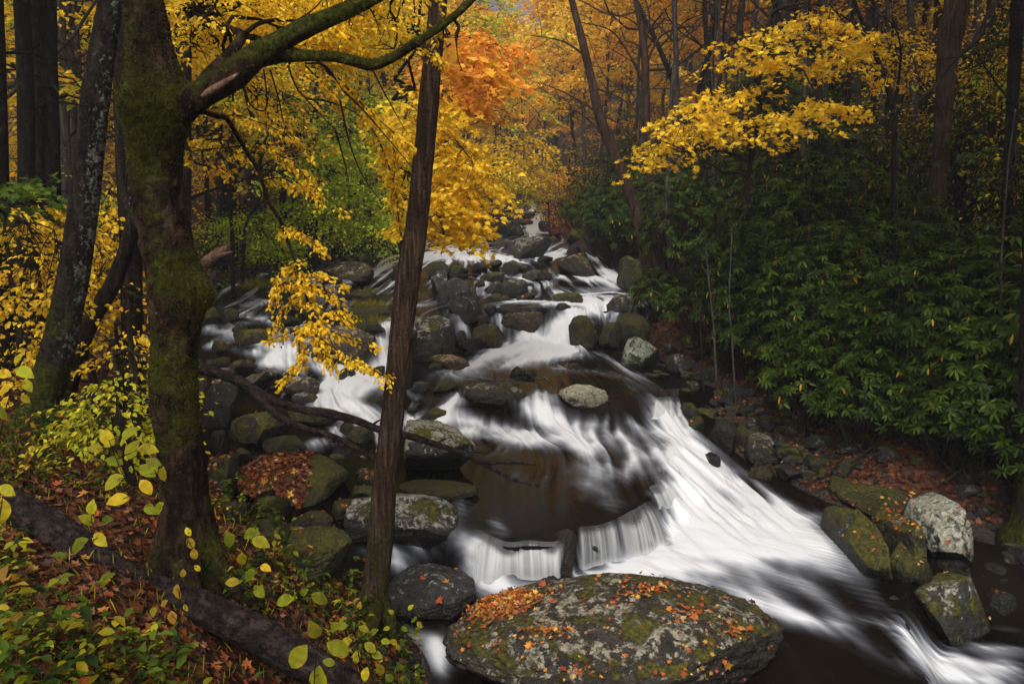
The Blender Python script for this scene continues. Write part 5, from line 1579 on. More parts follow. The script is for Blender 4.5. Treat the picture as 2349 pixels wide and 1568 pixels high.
# upright trunks at the upper left, close together
def left_trunk(label, pts, Y, seed, bark):
    def ex(path, rr, w, f):
        t = path[-10]
        canopy(w, f, t, [(t[0] - 1, t[1] - .6, t[2] + 1.5, 2.2), (t[0] + 1.2, t[1] + .8, t[2] + 2.2, 2.0)], 10, 16, .17, "yellow")
        for k in range(5):
            i = int(len(path) * rng.uniform(.35, .75)); az = rng.uniform(0, 6.28)
            e = path[i] + rng.uniform(.8, 1.8) * np.array([math.cos(az), math.sin(az), rng.uniform(-.3, .4)])
            w.add(*tube(limb_path(path[i], e, 7, .1, .1), np.linspace(.022, .004, 7), 5, .1, cap=False))
    px_tree("tall_tree", label, pts, Y, bark, 18, .07, seed, extra=ex, n=60)
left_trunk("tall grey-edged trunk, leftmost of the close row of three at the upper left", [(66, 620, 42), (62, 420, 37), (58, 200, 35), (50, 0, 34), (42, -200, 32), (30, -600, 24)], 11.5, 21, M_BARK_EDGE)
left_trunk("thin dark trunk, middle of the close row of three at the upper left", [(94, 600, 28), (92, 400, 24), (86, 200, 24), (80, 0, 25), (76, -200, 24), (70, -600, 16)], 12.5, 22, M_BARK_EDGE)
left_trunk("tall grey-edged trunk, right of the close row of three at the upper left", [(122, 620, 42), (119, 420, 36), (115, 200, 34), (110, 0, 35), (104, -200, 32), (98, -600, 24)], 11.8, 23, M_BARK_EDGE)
left_trunk("paler brown trunk just right of the close row of three at the upper left", [(152, 600, 24), (151, 400, 22), (146, 200, 22), (138, 0, 20), (132, -200, 18), (126, -600, 12)], 15, 24, M_BARK_GREY)
left_trunk("pale brown forked trunk between the row of three and the leaning lichen tree", [(170, 560, 22), (168, 400, 20), (164, 200, 20), (158, 80, 18), (150, -60, 16), (140, -400, 10)], 16.5, 25, M_BARK_GREY)
left_trunk("grey trunk nearest to the leaning lichen tree's left side, well behind it", [(190, 560, 18), (186, 300, 18), (178, 150, 17), (168, 0, 16), (160, -200, 14), (150, -500, 8)], 19, 26, M_BARK_GREY)
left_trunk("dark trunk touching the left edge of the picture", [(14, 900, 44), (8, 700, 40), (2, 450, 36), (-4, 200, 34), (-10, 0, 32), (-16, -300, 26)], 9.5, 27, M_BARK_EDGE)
left_trunk("dark upright trunk behind the yellow leaves right of the great mossy tree's top", [(426, 640, 30), (424, 500, 28), (424, 400, 28), (422, 250, 32), (420, 100, 36), (418, 0, 36), (416, -200, 32), (412, -500, 20)], 13.5, 28, M_BARK_DARK)

# yellow understory tree seen through the trunks on the left
def understory(name, label, poly, Y, n, per, leaf, pal, base_px, Yb, cat="tree", limbs=8, padlen=.42, seed=1, shape="o", group=None, r0=.05, bark=None, height=None, aspect=.62, extra_polys=()):
    global rng
    keep = rng; rng = np.random.default_rng(seed)
    poly = np.array(poly, float)
    b = at(base_px[0], base_px[1], Yb); g = gz(b[0], b[1])
    base = np.array([b[0], b[1], g])
    c = at(poly[:, 0].mean(), poly[:, 1].mean(), (Y[0] + Y[1]) / 2)
    topz = at(poly[:, 0].mean(), poly[:, 1].min(), (Y[0] + Y[1]) / 2)[2] if height is None else g + height
    tr = limb_path(base - np.array([0, 0, .15]), np.array([c[0] * .35 + base[0] * .65, c[1] * .3 + base[1] * .7, topz]), 24, 0, .03)
    root = thing(name, label, cat, base, group)
    w, f = Acc(), Acc()
    w.add(*tube(tr, np.linspace(r0, r0 * .3, 24), 10, .1, 6, seed))
    region_crown(w, f, poly, Y, n, per, leaf, pal, tr[6:], shape, padlen, limbs, .006, limb_r=r0 * .4, aspect=aspect)
    for pl, y2, n2 in extra_polys:
        region_crown(w, f, pl, y2, n2, per, leaf, pal, tr[6:], shape, padlen, max(3, limbs // 2), .006, limb_r=r0 * .4, aspect=aspect)
    link("trunk", w.mesh("trunk"), bark or M_TWIG, root)
    link("crown", f.mesh("crown"), M_LEAF, root)
    rng = keep
    return root
understory("yellow_sapling", "yellow-leaved understory sapling between the left edge and the leaning lichen trunk", [(-60, 470), (190, 470), (160, 720), (110, 860), (60, 830), (-60, 940)], (7.4, 10.0), 170, 22, .070, "yellow", (60, 900), 8.4, seed=31)
understory("yellow_tree", "yellow tree whose leaves fill the gaps between the upright trunks at the upper left", [(-60, -60), (340, -60), (330, 330), (200, 420), (-60, 420)], (17, 24), 170, 24, .13, "yellow", (150, 560), 20, seed=38, shape="d", padlen=.9, r0=.1)
understory("yellow_sapling", "yellow-leaved sapling in the gap between the leaning lichen trunk and the slanting trunk", [(215, 400), (300, 440), (300, 560), (240, 700), (180, 800), (170, 720)], (8.6, 10.5), 100, 22, .070, "yellow", (200, 830), 9.4, seed=32)
understory("green_maple_sapling", "green-leaved sapling under the row of upright trunks at the upper left", [(-40, 430), (60, 400), (190, 400), (200, 470), (120, 510), (-40, 520)], (8.5, 10.0), 34, 16, .10, "green", (90, 760), 9.2, seed=33, shape="m", aspect=.95)
understory("yellow_green_sapling", "yellow-green sapling growing against the great mossy tree's left foot", [(160, 990), (230, 890), (350, 800), (352, 1010), (280, 1060), (190, 1040)], (5.6, 7.0), 90, 18, .055, "yellowgreen", (300, 1090), 6.0, seed=34)
understory("yellow_sapling", "yellow sapling spray in front of the dark trunk and bare grey rock", [(200, 760), (330, 740), (340, 840), (250, 850)], (7.2, 8.2), 22, 16, .06, "yellow", (280, 960), 7.6, seed=35)
understory("yellow_sapling", "few yellow leaves on thin twigs between the dark trunk and the great mossy tree", [(260, 640), (345, 660), (345, 720), (280, 735)], (6.0, 6.8), 7, 7, .06, "gold", (310, 900), 6.6, seed=36)
# ------------------------------------------------------------------ trees of the middle distance
# yellow maple spilling over the left shore behind the slim trunk
understory("yellow_maple", "bright yellow maple leaning over the stream directly behind the slim brown trunk", [(905, 250), (955, 190), (1010, 290), (1060, 330), (1120, 380), (1135, 430), (1110, 480), (1080, 540), (1010, 570), (965, 480), (930, 420)],
           (10.5, 13.5), 210, 26, .085, "yellow", (900, 700), 13.8, limbs=12, padlen=.55, seed=41, shape="m", r0=.07, aspect=.95)
understory("orange_maple", "orange maple glowing right of the slim trunk's top", [(1000, 120), (1040, 60), (1110, 80), (1165, 90), (1172, 150), (1110, 230), (1060, 260), (1010, 230)],
           (12.5, 15), 110, 26, .10, "orange", (930, 690), 15.5, limbs=9, padlen=.6, seed=42, shape="m", r0=.08, aspect=.95, extra_polys=[([(955, 90), (1010, 80), (1010, 150), (960, 150)], (6.9, 7.6), 6)])
understory("golden_maple", "golden yellow maple spreading over the rhododendrons at the upper right", [(1640, 110), (1700, 70), (1780, 40), (1850, 10), (1930, 30), (1990, 70), (2010, 120), (1960, 165), (1880, 150), (1800, 165), (1740, 150), (1690, 160)],
           (11.5, 15.5), 92, 19, .088, "yellow", (1700, 800), 14.5, limbs=12, padlen=.55, seed=43, shape="m", r0=.08, aspect=.95,
           extra_polys=[([(1470, 350), (1500, 300), (1560, 250), (1650, 200), (1730, 190), (1690, 270), (1600, 310), (1540, 360), (1480, 395)], (11.8, 14.6), 78), ([(1690, 300), (1750, 262), (1850, 228), (1940, 238), (1860, 262), (1760, 300), (1690, 320)], (11.5, 12.8), 38)])

def ex_branches(specs):
    def ex(path, rr, w, f):
        for pts, Y, r0 in specs:
            p, r = px_path([(a, b, r0 * (1 - .75 * k / (len(pts) - 1))) for k, (a, b) in enumerate(pts)], Y, 26)
            w.add(*tube(p, r, 7, .12, 8, 3, cap=False))
            for k in range(7):
                i = rng.integers(6, 26)
                e = p[i] + rng.normal(0, .45, 3) + np.array([0, 0, .2])
                w.add(*tube(limb_path(p[i], e, 5, 0, .12), np.linspace(.010, .003, 5), 3, 0, cap=False))
        t = path[-4]
        canopy(w, f, t, [(t[0] + .5, t[1], t[2] + 2, 2.0), (t[0] - 1.2, t[1] + 1, t[2] + 1.2, 1.8)], 14, 20, .16, "gold")
    return ex
px_tree("bare_leaning_tree", "bare reddish-brown trunk leaning left over the stream from the right bank", [(1496, 668, 36), (1492, 640, 30), (1482, 600, 27), (1472, 540, 26), (1462, 490, 25), (1440, 430, 25), (1412, 360, 24), (1392, 310, 23), (1372, 255, 22), (1358, 190, 19), (1344, 130, 18), (1330, 70, 16), (1312, 0, 14), (1290, -120, 12), (1270, -300, 8)], 20.5, M_BARK_RED, 26, .1, 51, 3, .06, 120,
        extra=ex_branches([([(1372, 258), (1300, 215), (1240, 190)], 20.5, 6), ([(1345, 130), (1290, 95), (1210, 80)], 20.5, 6), ([(1395, 315), (1330, 260), (1290, 250)], 20.5, 5), ([(1360, 200), (1430, 230), (1500, 300)], 21, 5)]))
px_tree("bare_tree", "straight reddish-brown trunk standing close right of the leaning bare one", [(1513, 672, 26), (1512, 620, 20), (1510, 560, 19), (1504, 500, 18), (1494, 430, 17), (1490, 380, 17), (1484, 300, 17), (1482, 220, 17), (1480, 150, 17), (1474, 90, 15), (1466, 40, 13), (1450, -40, 10), (1430, -200, 7)], 20.8, M_BARK_RED, 22, .1, 52, 3, .06, 110,
        extra=ex_branches([([(1482, 200), (1440, 120), (1400, 70), (1330, 50)], 20.8, 7), ([(1480, 150), (1520, 80), (1600, 60), (1660, 72)], 21, 7), ([(1490, 380), (1430, 330), (1370, 310)], 21, 5), ([(1478, 110), (1490, 40), (1470, -30)], 20.8, 7)]))
px_tree("forked_tree", "thick brown trunk with a fork near its top at the upper right", [(2142, 520, 46), (2148, 450, 38), (2156, 380, 36), (2160, 320, 36), (2166, 240, 38), (2172, 160, 43), (2182, 60, 50), (2188, 0, 40), (2194, -150, 34), (2200, -400, 24)], 15.5, M_BARK_BROWN, 30, .06, 53, 3, .04, 100,
        extra=ex_branches([([(2176, 150), (2205, 60), (2222, -20), (2240, -160)], 15.5, 30), ([(2165, 260), (2110, 180), (2090, 120)], 15.3, 5)]))
px_tree("thin_tree", "thin lichen-spotted tree with a dark fork, centre of the right slope", [(2052, 560, 16), (2052, 480, 14), (2051, 400, 13), (2052, 320, 13), (2050, 255, 13), (2040, 215, 12), (2026, 170, 11), (2010, 130, 11), (1996, 95, 10), (1978, 50, 9), (1958, 0, 8), (1930, -80, 6)], 13, M_BARK_LICHEN, 18, .1, 54, 2, .05, 90,
        extra=ex_branches([([(2050, 260), (2062, 180), (2066, 110), (2050, 60), (2010, 30)], 13.1, 8), ([(2040, 290), (1990, 275), (1930, 268), (1860, 272)], 12.8, 5), ([(2052, 330), (2080, 370), (2096, 400)], 13, 5), ([(1996, 95), (1950, 50), (1905, 20)], 13, 5)]))
px_tree("lichen_tree", "pale lichen-blotched tree near the right edge of the picture", [(2306, 560, 26), (2312, 440, 24), (2318, 320, 24), (2324, 220, 26), (2330, 100, 28), (2336, 0, 30), (2342, -200, 26), (2350, -500, 16)], 12.5, M_BARK_LICHEN, 24, .08, 55, 2, .04, 90, moss=-.1,
        extra=ex_branches([([(2322, 240), (2270, 170), (2240, 120)], 12.4, 5), ([(2316, 350), (2250, 300), (2180, 318)], 12, 4), ([(2312, 420), (2250, 430), (2160, 470), (2090, 505)], 11.6, 4), ([(2308, 480), (2200, 560), (2100, 640)], 11.2, 4)]))
# tree just outside the right edge; its long arching branch crosses the upper right
def ex_edge(path, rr, w, f):
    p, r = px_path([(2372, -150, 34), (2330, -70, 24), (2290, -10, 18), (2262, 50, 15), (2238, 92, 13), (2200, 128, 10), (2170, 165, 9), (2140, 205, 8), (2104, 232, 7), (2050, 255, 6), (2010, 285, 4.5), (1970, 325, 3), (1938, 372, 2)], [8.8, 8.8, 8.7, 8.6, 8.6, 8.5, 8.5, 8.4, 8.4, 8.3, 8.2, 8.2, 8.1], 80)
    w.add(*tube(p, r, 10, .1, 10, 3, cap=False))
    for pts in [[(2194, 132), (2150, 138), (2105, 152)], [(2104, 232), (2040, 240), (1990, 262)], [(2010, 285), (1980, 300), (1960, 320)], [(2060, 250), (2030, 300), (2010, 350)]]:
        q, s = px_path([(a, b, 4 - 2.6 * k / 2) for k, (a, b) in enumerate(pts)], 8.4, 16)
        w.add(*tube(q, s, 5, .1, 9, 2, cap=False))
    canopy(w, f, path[-20], [(6.5, 7.5, 9.5, 2.4), (4.6, 6.2, 10.0, 2.0), (8.5, 9.5, 9.0, 2.4), (7.5, 5.0, 9.0, 2.4), (9.5, 7, 8.5, 2.4), (6.2, 3.2, 9.0, 2.2), (7.5, 9.0, 9.2, 2.4), (9.5, 12, 9.6, 2.6), (7.2, 11.5, 10.2, 2.4), (11.5, 9.5, 9.5, 2.6), (8.5, 14.5, 11, 2.6), (11.5, 14, 11, 2.6), (5.6, 8.8, 10.5, 1.8), (10.5, 17, 12, 2.8)], 46, 30, .20, "gold")  # unseen crown clusters, added overhead to darken the right bank
px_tree("edge_tree", "dark trunk at the right edge whose long arching branch crosses the rhododendrons", [(2350, 1240, 110), (2362, 1190, 78), (2366, 1100, 66), (2368, 980, 60), (2372, 800, 56), (2378, 500, 52), (2384, 200, 48), (2390, -100, 44), (2396, -400, 38), (2410, -800, 26)], 8.8, M_BARK_LICHEN, 36, .09, 56, 2, .04, 120, extra=ex_edge, moss=.05)
# lesser trunks among the rhododendrons
for pts, Y, bark, lab in [
    ([(1850, 560, 16), (1846, 450, 14), (1842, 360, 14), (1840, 300, 13), (1848, 200, 13), (1850, 120, 12), (1846, 0, 11), (1840, -250, 7)], 16, M_BARK_GREY, "lichen-ringed grey trunk standing under the golden maple's right half"),
    ([(1896, 420, 13), (1890, 330, 12), (1884, 280, 12), (1876, 200, 11), (1866, 120, 11), (1856, 30, 10), (1840, -150, 7)], 18, M_BARK_DARK, "dark trunk just right of the lichen-ringed grey one"),
    ([(1912, 400, 14), (1906, 340, 13), (1900, 285, 13), (1890, 170, 12), (1884, 60, 11), (1876, -100, 8)], 19, M_BARK_GREY, "greyish trunk beside a dark one beyond the golden maple's low spray"),
    ([(1978, 330, 15), (1972, 270, 14), (1966, 190, 14), (1958, 90, 13), (1950, 0, 12), (1940, -200, 8)], 19, M_BARK_GREY, "mottled trunk left of the thin forked tree"),
    ([(1786, 270, 24), (1785, 230, 22), (1784, 180, 20), (1780, 60, 18), (1776, -60, 16), (1770, -250, 10)], 22, M_BARK_DARK, "stout black trunk below the golden maple, in a gap of green leaves"),
    ([(1720, 300, 14), (1714, 240, 13), (1806, 180, 12), (1796, 110, 11), (1780, 0, 10), (1770, -200, 7)], 23, M_BARK_RED, "reddish leaning trunk behind the golden maple"),
    ([(2100, 330, 17), (2096, 220, 16), (2092, 100, 16), (2088, 0, 15), (2084, -200, 10)], 21, M_BARK_GREY, "pale grey trunk between the thin forked tree and the thick forked one"),
    ([(2136, 320, 14), (2140, 200, 14), (2146, 90, 13), (2152, -60, 12), (2156, -250, 8)], 23, M_BARK_DARK, "dark trunk close behind the thick forked trunk's left side"),
    ([(2232, 330, 18), (2236, 230, 17), (2240, 120, 17), (2244, 0, 16), (2248, -200, 11)], 22, M_BARK_GREY, "grey trunk right of the thick forked one, behind the arching branch"),
    ([(2276, 330, 16), (2278, 220, 15), (2280, 100, 15), (2282, 0, 14), (2286, -200, 10)], 24, M_BARK_DARK, "dark straight trunk left of the pale lichen-blotched tree"),
    ([(1640, 420, 14), (1636, 330, 13), (1628, 220, 12), (1622, 120, 11), (1616, 0, 10), (1606, -200, 7)], 25, M_BARK_DARK, "dark trunk left of the golden maple, right of the two reddish trunks"),
    ([(1580, 330, 14), (1562, 250, 13), (1540, 180, 12), (1512, 110, 11), (1478, 40, 10), (1440, -40, 8)], 27, M_BARK_DARK, "mossy dark trunk slanting left behind the straight reddish trunk"),
    ([(1560, 380, 15), (1556, 300, 14), (1552, 200, 13), (1550, 100, 12), (1546, 0, 11), (1540, -200, 7)], 26, M_BARK_GREY, "grey upright trunk behind the lowest golden maple spray"),
    ([(2000, 380, 12), (2012, 300, 11), (2004, 200, 11), (2010, 100, 10), (2004, 0, 10), (2000, -200, 7)], 24, M_BARK_DARK, "slender dark trunk crossing behind the thin forked tree's stem"),
    ]:
    px_tree("slope_tree", lab, pts, Y, bark, 16, .08, int(pts[0][0]), 2, .04, 50, extra=ex_branches([([(pts[3][0], pts[3][1]), (pts[3][0] + 60 * (1 if i_ % 2 else -1), pts[3][1] - 60), (pts[3][0] + 110 * (1 if i_ % 2 else -1), pts[3][1] - 80)], Y, 5) for i_ in range(2)]))
# the left wood beyond the great tree: trunks one by one
for pts, Y, bark, lab in [
    ([(534, 640, 9), (532, 600, 8), (534, 560, 9), (530, 500, 8), (528, 420, 7), (532, 330, 6), (540, 200, 5)], 21, M_BARK_DARK, "slim dark sapling trunk standing on the left shore right of the pale broken log"),
    ([(556, 632, 10), (558, 590, 8), (560, 540, 7), (570, 500, 6), (590, 470, 5), (600, 440, 4)], 21, M_BARK_DARK, "slim dark sapling bending right at its top on the left shore"),
    ([(606, 560, 12), (604, 520, 11), (607, 470, 11), (612, 420, 10), (614, 360, 10), (614, 250, 9), (612, 100, 8)], 25, M_BARK_GREY, "pale grey trunk with a bright edge above the lime-green leaves"),
    ([(536, 540, 18), (534, 480, 16), (534, 430, 16), (532, 360, 15), (530, 250, 14), (526, 100, 12), (520, -100, 9)], 24, M_BARK_DARK, "stout brown trunk behind the two slim shore saplings"),
    ([(506, 520, 13), (504, 470, 12), (503, 430, 12), (500, 350, 12), (497, 250, 11), (494, 100, 10), (490, -100, 7)], 26, M_BARK_GREY, "grey-brown trunk between the great mossy tree and the stout brown one"),
    ([(478, 560, 12), (476, 500, 11), (474, 420, 11), (472, 320, 10), (470, 200, 10), (466, 50, 8)], 28, M_BARK_DARK, "dark trunk closest to the great mossy tree's right side, deep in the wood"),
    ([(572, 470, 13), (571, 420, 12), (570, 350, 12), (568, 250, 11), (566, 100, 10), (562, -60, 8)], 30, M_BARK_GREY, "straight grey trunk deep in the left wood, over the lime-green leaves"),
    ([(592, 560, 9), (590, 500, 9), (588, 430, 8), (588, 330, 8), (586, 200, 7), (584, 50, 6)], 27, M_BARK_DARK, "thin dark trunk just left of the pale bright-edged one"),
    ([(652, 540, 17), (650, 480, 16), (648, 420, 16), (650, 350, 18), (646, 280, 20), (640, 180, 14), (634, 60, 12)], 25, M_BARK_DARK, "dark mossy trunk behind the hanging branch's bend"),
    ([(668, 500, 8), (672, 430, 8), (676, 360, 8), (684, 280, 8), (690, 180, 7), (700, 60, 6)], 28, M_BARK_DARK, "thin trunk right behind the hanging branch, leaning a little right"),
    ([(772, 400, 12), (784, 350, 11), (800, 310, 10), (814, 270, 10), (826, 200, 8), (838, 100, 7)], 34, M_BARK_DARK, "dark trunk leaning right among the green leaves left of the slim trunk"),
    ([(505, 545, 6), (512, 500, 6), (528, 450, 6), (545, 400, 5), (556, 380, 4)], 23, M_BARK_DARK, "fallen thin stem propped slantwise between the shore trunks"),
    ([(1204, 470, 6), (1203, 420, 6), (1202, 360, 5), (1200, 300, 5), (1196, 200, 4)], 62, M_BARK_GREY, "pale slender trunk by the far bend of the stream"),
    ([(1172, 472, 5), (1170, 420, 5), (1172, 350, 5), (1168, 260, 4)], 60, M_BARK_DARK, "slender dark trunk left of the far bend of the stream"),
    ([(1238, 470, 5), (1240, 420, 5), (1246, 360, 4), (1250, 280, 4)], 64, M_BARK_GREY, "slender trunk right of the far bend of the stream"),
    ]:
    px_tree("wood_tree", lab, pts, Y, bark, 14, .09, int(pts[0][0]) + 7, 2, .04, 44,
            extra=ex_branches([([(pts[3][0], pts[3][1]), (pts[3][0] + 40 * s_, pts[3][1] - 45), (pts[3][0] + 80 * s_, pts[3][1] - 60)], Y, 3.5) for s_ in (-1, 1)]))

# light green and lime understory along the left shore
for poly, Y, n, per, leaf, pal, bpx, Yb, sd, nm, lab in [
    ([(700, 330), (800, 300), (900, 340), (910, 440), (850, 470), (740, 430)], (24, 30), 190, 28, .11, "fresh", (800, 540), 27, 61, "green_sapling", "light green sapling tree left of the slim trunk, above the upper shore"),
    ([(640, 400), (760, 380), (850, 440), (880, 520), (780, 540), (660, 500)], (23, 28), 180, 28, .11, "fresh", (720, 560), 25, 62, "green_sapling", "yellow-green layered sapling behind the hanging yellow branch"),
    ([(790, 500), (850, 480), (900, 520), (890, 580), (830, 580)], (24, 27), 80, 28, .10, "fresh", (850, 570), 26, 63, "green_sapling", "bright green low spray over the far left shore rocks"),
    ([(470, 500), (560, 480), (620, 500), (600, 560), (540, 560), (480, 530)], (21, 24), 70, 26, .10, "fresh", (560, 590), 22.5, 64, "green_sapling", "lime-green low sapling behind the pale broken log"),
    ([(590, 540), (650, 535), (660, 585), (600, 590)], (22, 24), 36, 26, .10, "fresh", (640, 600), 23, 65, "green_sapling", "small lime-green spray above the big grey shore boulder"),
    ([(600, 180), (760, 150), (860, 230), (900, 330), (760, 340), (620, 300)], (26, 36), 170, 26, .13, "fresh", (760, 540), 31, 66, "green_tree", "yellow-green tree filling the space under the great tree's limbs"),
    ([(680, 200), (800, 180), (860, 260), (760, 300)], (22, 25), 40, 22, .10, "green", (700, 560), 24, 67, "green_sapling", "darker green young tree among the yellow-green ones, left of the slim trunk"),
    ([(1090, 340), (1160, 300), (1240, 330), (1250, 390), (1170, 420), (1100, 400)], (34, 42), 120, 26, .14, "yellow", (1120, 520), 36, 68, "yellow_tree", "pale yellow tree over the left shore beyond the bright yellow maple"),
    ([(1120, 400), (1230, 380), (1260, 440), (1200, 470), (1130, 460)], (44, 54), 70, 24, .16, "yellowgreen", (1140, 490), 48, 69, "yellow_tree", "small yellow-green tree at the far bend, left bank"),
    ([(1250, 400), (1330, 360), (1370, 400), (1340, 450), (1270, 470)], (40, 50), 70, 24, .16, "gold", (1300, 480), 46, 70, "golden_tree", "golden small tree leaning over the far bend from the right bank"),
    ([(1260, 500), (1320, 486), (1350, 510), (1300, 528)], (36, 39), 30, 26, .11, "red", (1310, 530), 38, 71, "red_shrub", "dull red shrub at the upstream end of the rhododendrons"),
    ([(1230, 470), (1262, 462), (1266, 500), (1240, 500)], (42, 46), 16, 22, .12, "gold", (1262, 500), 44, 72, "golden_shrub", "little golden shrub by the far cascade"),
    ([(1690, 170), (1760, 150), (1830, 200), (1800, 250), (1700, 260)], (24, 28), 60, 24, .12, "green", (1760, 330), 26, 73, "green_sapling", "fresh green young tree under the golden maple"),
    ([(2000, 60), (2080, 60), (2110, 130), (2030, 160)], (16, 19), 26, 22, .10, "yellow", (2040, 420), 18, 74, "yellow_sapling", "yellow sapling spray right of the golden maple, by the thin forked tree"),
    ([(2290, 130), (2349, 110), (2349, 200), (2290, 210)], (16, 19), 22, 22, .10, "yellowgreen", (2320, 420), 18, 75, "yellow_sapling", "yellow-green sapling spray behind the pale lichen-blotched tree"),
    ]:
    understory(nm, lab, poly, Y, n, per, leaf, pal, bpx, Yb, seed=sd, shape="d", padlen=.9 if Yb < 30 else 1.4, cat="shrub" if "shrub" in nm else "tree", limbs=9, r0=.05 if Yb < 30 else .09)

# slender trunks deeper on both slopes, alike
_t = np.random.default_rng(91)
for k in range(34):
    if k < 22: px, Y, lab, grp = _t.uniform(1540, 2345), _t.uniform(17, 30), "slender bare trunk deep among the autumn trees of the right slope", "slender trunks deep on the right slope"
    else: px, Y, lab, grp = _t.uniform(430, 860), _t.uniform(24, 38), "slender bare trunk deep in the wood left of the slim brown tree", "slender trunks deep in the left wood"
    b = at(px, 300, Y); g = gz(b[0], b[1])
    h = _t.uniform(10, 14); dx = _t.normal(0, .5); r0 = _t.uniform(.05, .10)
    top = np.array([b[0] + dx, b[1], g + h])
    path = limb_path(np.array([b[0], b[1], g - .15]), top, 14, 0, .02, _t)
    acc = Acc()
    acc.add(*tube(catmull(path, 30), np.linspace(r0, r0 * .35, 30), 8, .1, 5, 400 + k))
    for q in range(9):
        i = int(_t.integers(4, 13)); az = _t.uniform(0, 6.28); L_ = _t.uniform(.8, 2.2)
        e = path[i] + L_ * np.array([math.cos(az), math.sin(az), _t.uniform(.1, .8)])
        lp = limb_path(path[i], e, 7, 0, .12, _t)
        acc.add(*tube(lp, np.linspace(.022, .006, 7), 4, 0, cap=False))
        for z_ in range(2):
            f_ = lp[int(_t.integers(2, 6))]
            acc.add(*tube(limb_path(f_, f_ + _t.normal(0, .45, 3) + np.array([0, 0, .2]), 4, 0, .1, _t), np.linspace(.009, .004, 4), 3, 0, cap=False))
    me = acc.mesh("slender_tree")
    fattr(me, "moss_here", np.zeros(acc.n))
    tag(link("slender_tree", me, M_BARK_GREY if k % 3 else M_BARK_DARK, None, (b[0], b[1], g)), lab, "tree", grp)
# ------------------------------------------------------------------ rhododendron thicket on the right bank
def rhodo_mesh(seed, R, H, nw, nlf=9, leaf=.125):
    """dome of leaf whorls on crooked stems; local coordinates"""
    r = np.random.default_rng(seed)
    d = unit(np.stack([r.normal(0, 1, nw), r.normal(0, 1, nw), np.abs(r.normal(0, 1, nw)) * 1.1 - .12], -1))
    lump = 1 + .30 * fbm(d * 2.2 + seed, 3, seed)
    f = np.where(r.random(nw) < .72, r.uniform(.86, 1.04, nw), r.uniform(.45, .86, nw))
    P = d * (lump * f)[:, None] * np.array([R, R, H * .62]); P[:, 2] += H * .40
    P[:, 2] = np.maximum(P[:, 2], .12)
    axis = unit(d * .75 + np.array([0, 0, .75]) + r.normal(0, .22, (nw, 3)))
    ref = unit(np.cross(axis, np.array([.31, .2, .93])))
    bi = np.cross(axis, ref)
    a = (np.arange(nlf) / nlf * 2 * math.pi)[None] + r.uniform(0, 6.28, (nw, 1)) + r.normal(0, .16, (nw, nlf))
    rad_ = ref[:, None] * np.cos(a)[..., None] + bi[:, None] * np.sin(a)[..., None]
    droopy = r.uniform(-.05, .55, (nw, 1, 1)) + r.normal(0, .12, (nw, nlf, 1))
    D = rad_ - axis[:, None] * droopy * .5 + np.array([0, 0, -1.]) * droopy * .35
    N = axis[:, None] + rad_ * .25 + r.normal(0, .12, (nw, nlf, 3))
    Pl = np.repeat(P[:, None], nlf, 1) + rad_ * .012
    C = pick("rhodo", nw * nlf, .18, r).reshape(nw, nlf, 3) * (1 + .22 * r.normal(0, 1, (nw, 1, 1))).clip(.5, 1.7)
    old = r.random((nw, nlf)) < .012
    C[old] = pick("rhodo_old", int(old.sum()), .1, r)
    D = np.where(old[..., None], D + np.array([0, 0, -1.6]), D)
    s = leaf * r.uniform(.72, 1.2, nw * nlf)
    f_ = Acc()
    leaves(f_, Pl.reshape(-1, 3), D.reshape(-1, 3), N.reshape(-1, 3), s, s * .27, C.reshape(-1, 3), "s", .12)
    w = Acc()
    for k in range(0, nw, 4):
        b = np.array([r.normal(0, .18), r.normal(0, .18), -.25])
        m = b * .4 + P[k] * .6 + r.normal(0, .12, 3); m[2] = P[k][2] * .45
        w.add(*tube(catmull([b, m, P[k]], 8), np.linspace(.022, .005, 8), 4, 0, cap=False))
    return w.mesh("stems"), f_.mesh("foliage")

RH = [rhodo_mesh(200 + k, *p) for k, p in enumerate([(1.25, 2.3, 360), (1.0, 1.8, 260), (1.5, 2.8, 450), (.8, 1.3, 190), (1.15, 2.9, 350)])]
for w_, f_ in RH:
    w_.materials.append(M_TWIG); f_.materials.append(M_EVERGREEN)
RH_GROUP = "rhododendrons of the thicket on the right bank"
def rhodo(k, x, y, s=1.0, rot=0.0, label=None, dz=0.0, col=(1, 1, 1)):
    root = thing("rhododendron", label or "glossy dark green rhododendron merging with its neighbours in the thicket", "shrub", (x, y, gz(x, y) - .05 + dz), RH_GROUP)
    root.rotation_euler = (0, 0, rot); root.scale = (s, s, s)
    for nm, me in zip(("stems", "foliage"), RH[k]):
        o = bpy.data.objects.new(nm, me); COL.objects.link(o); o.parent = root
        o.color = (*col, 1)
    return root
_rr = np.random.default_rng(77)
def rpx(px, py, Y): 
    p = at(px, py, Y); return p[0], p[1]
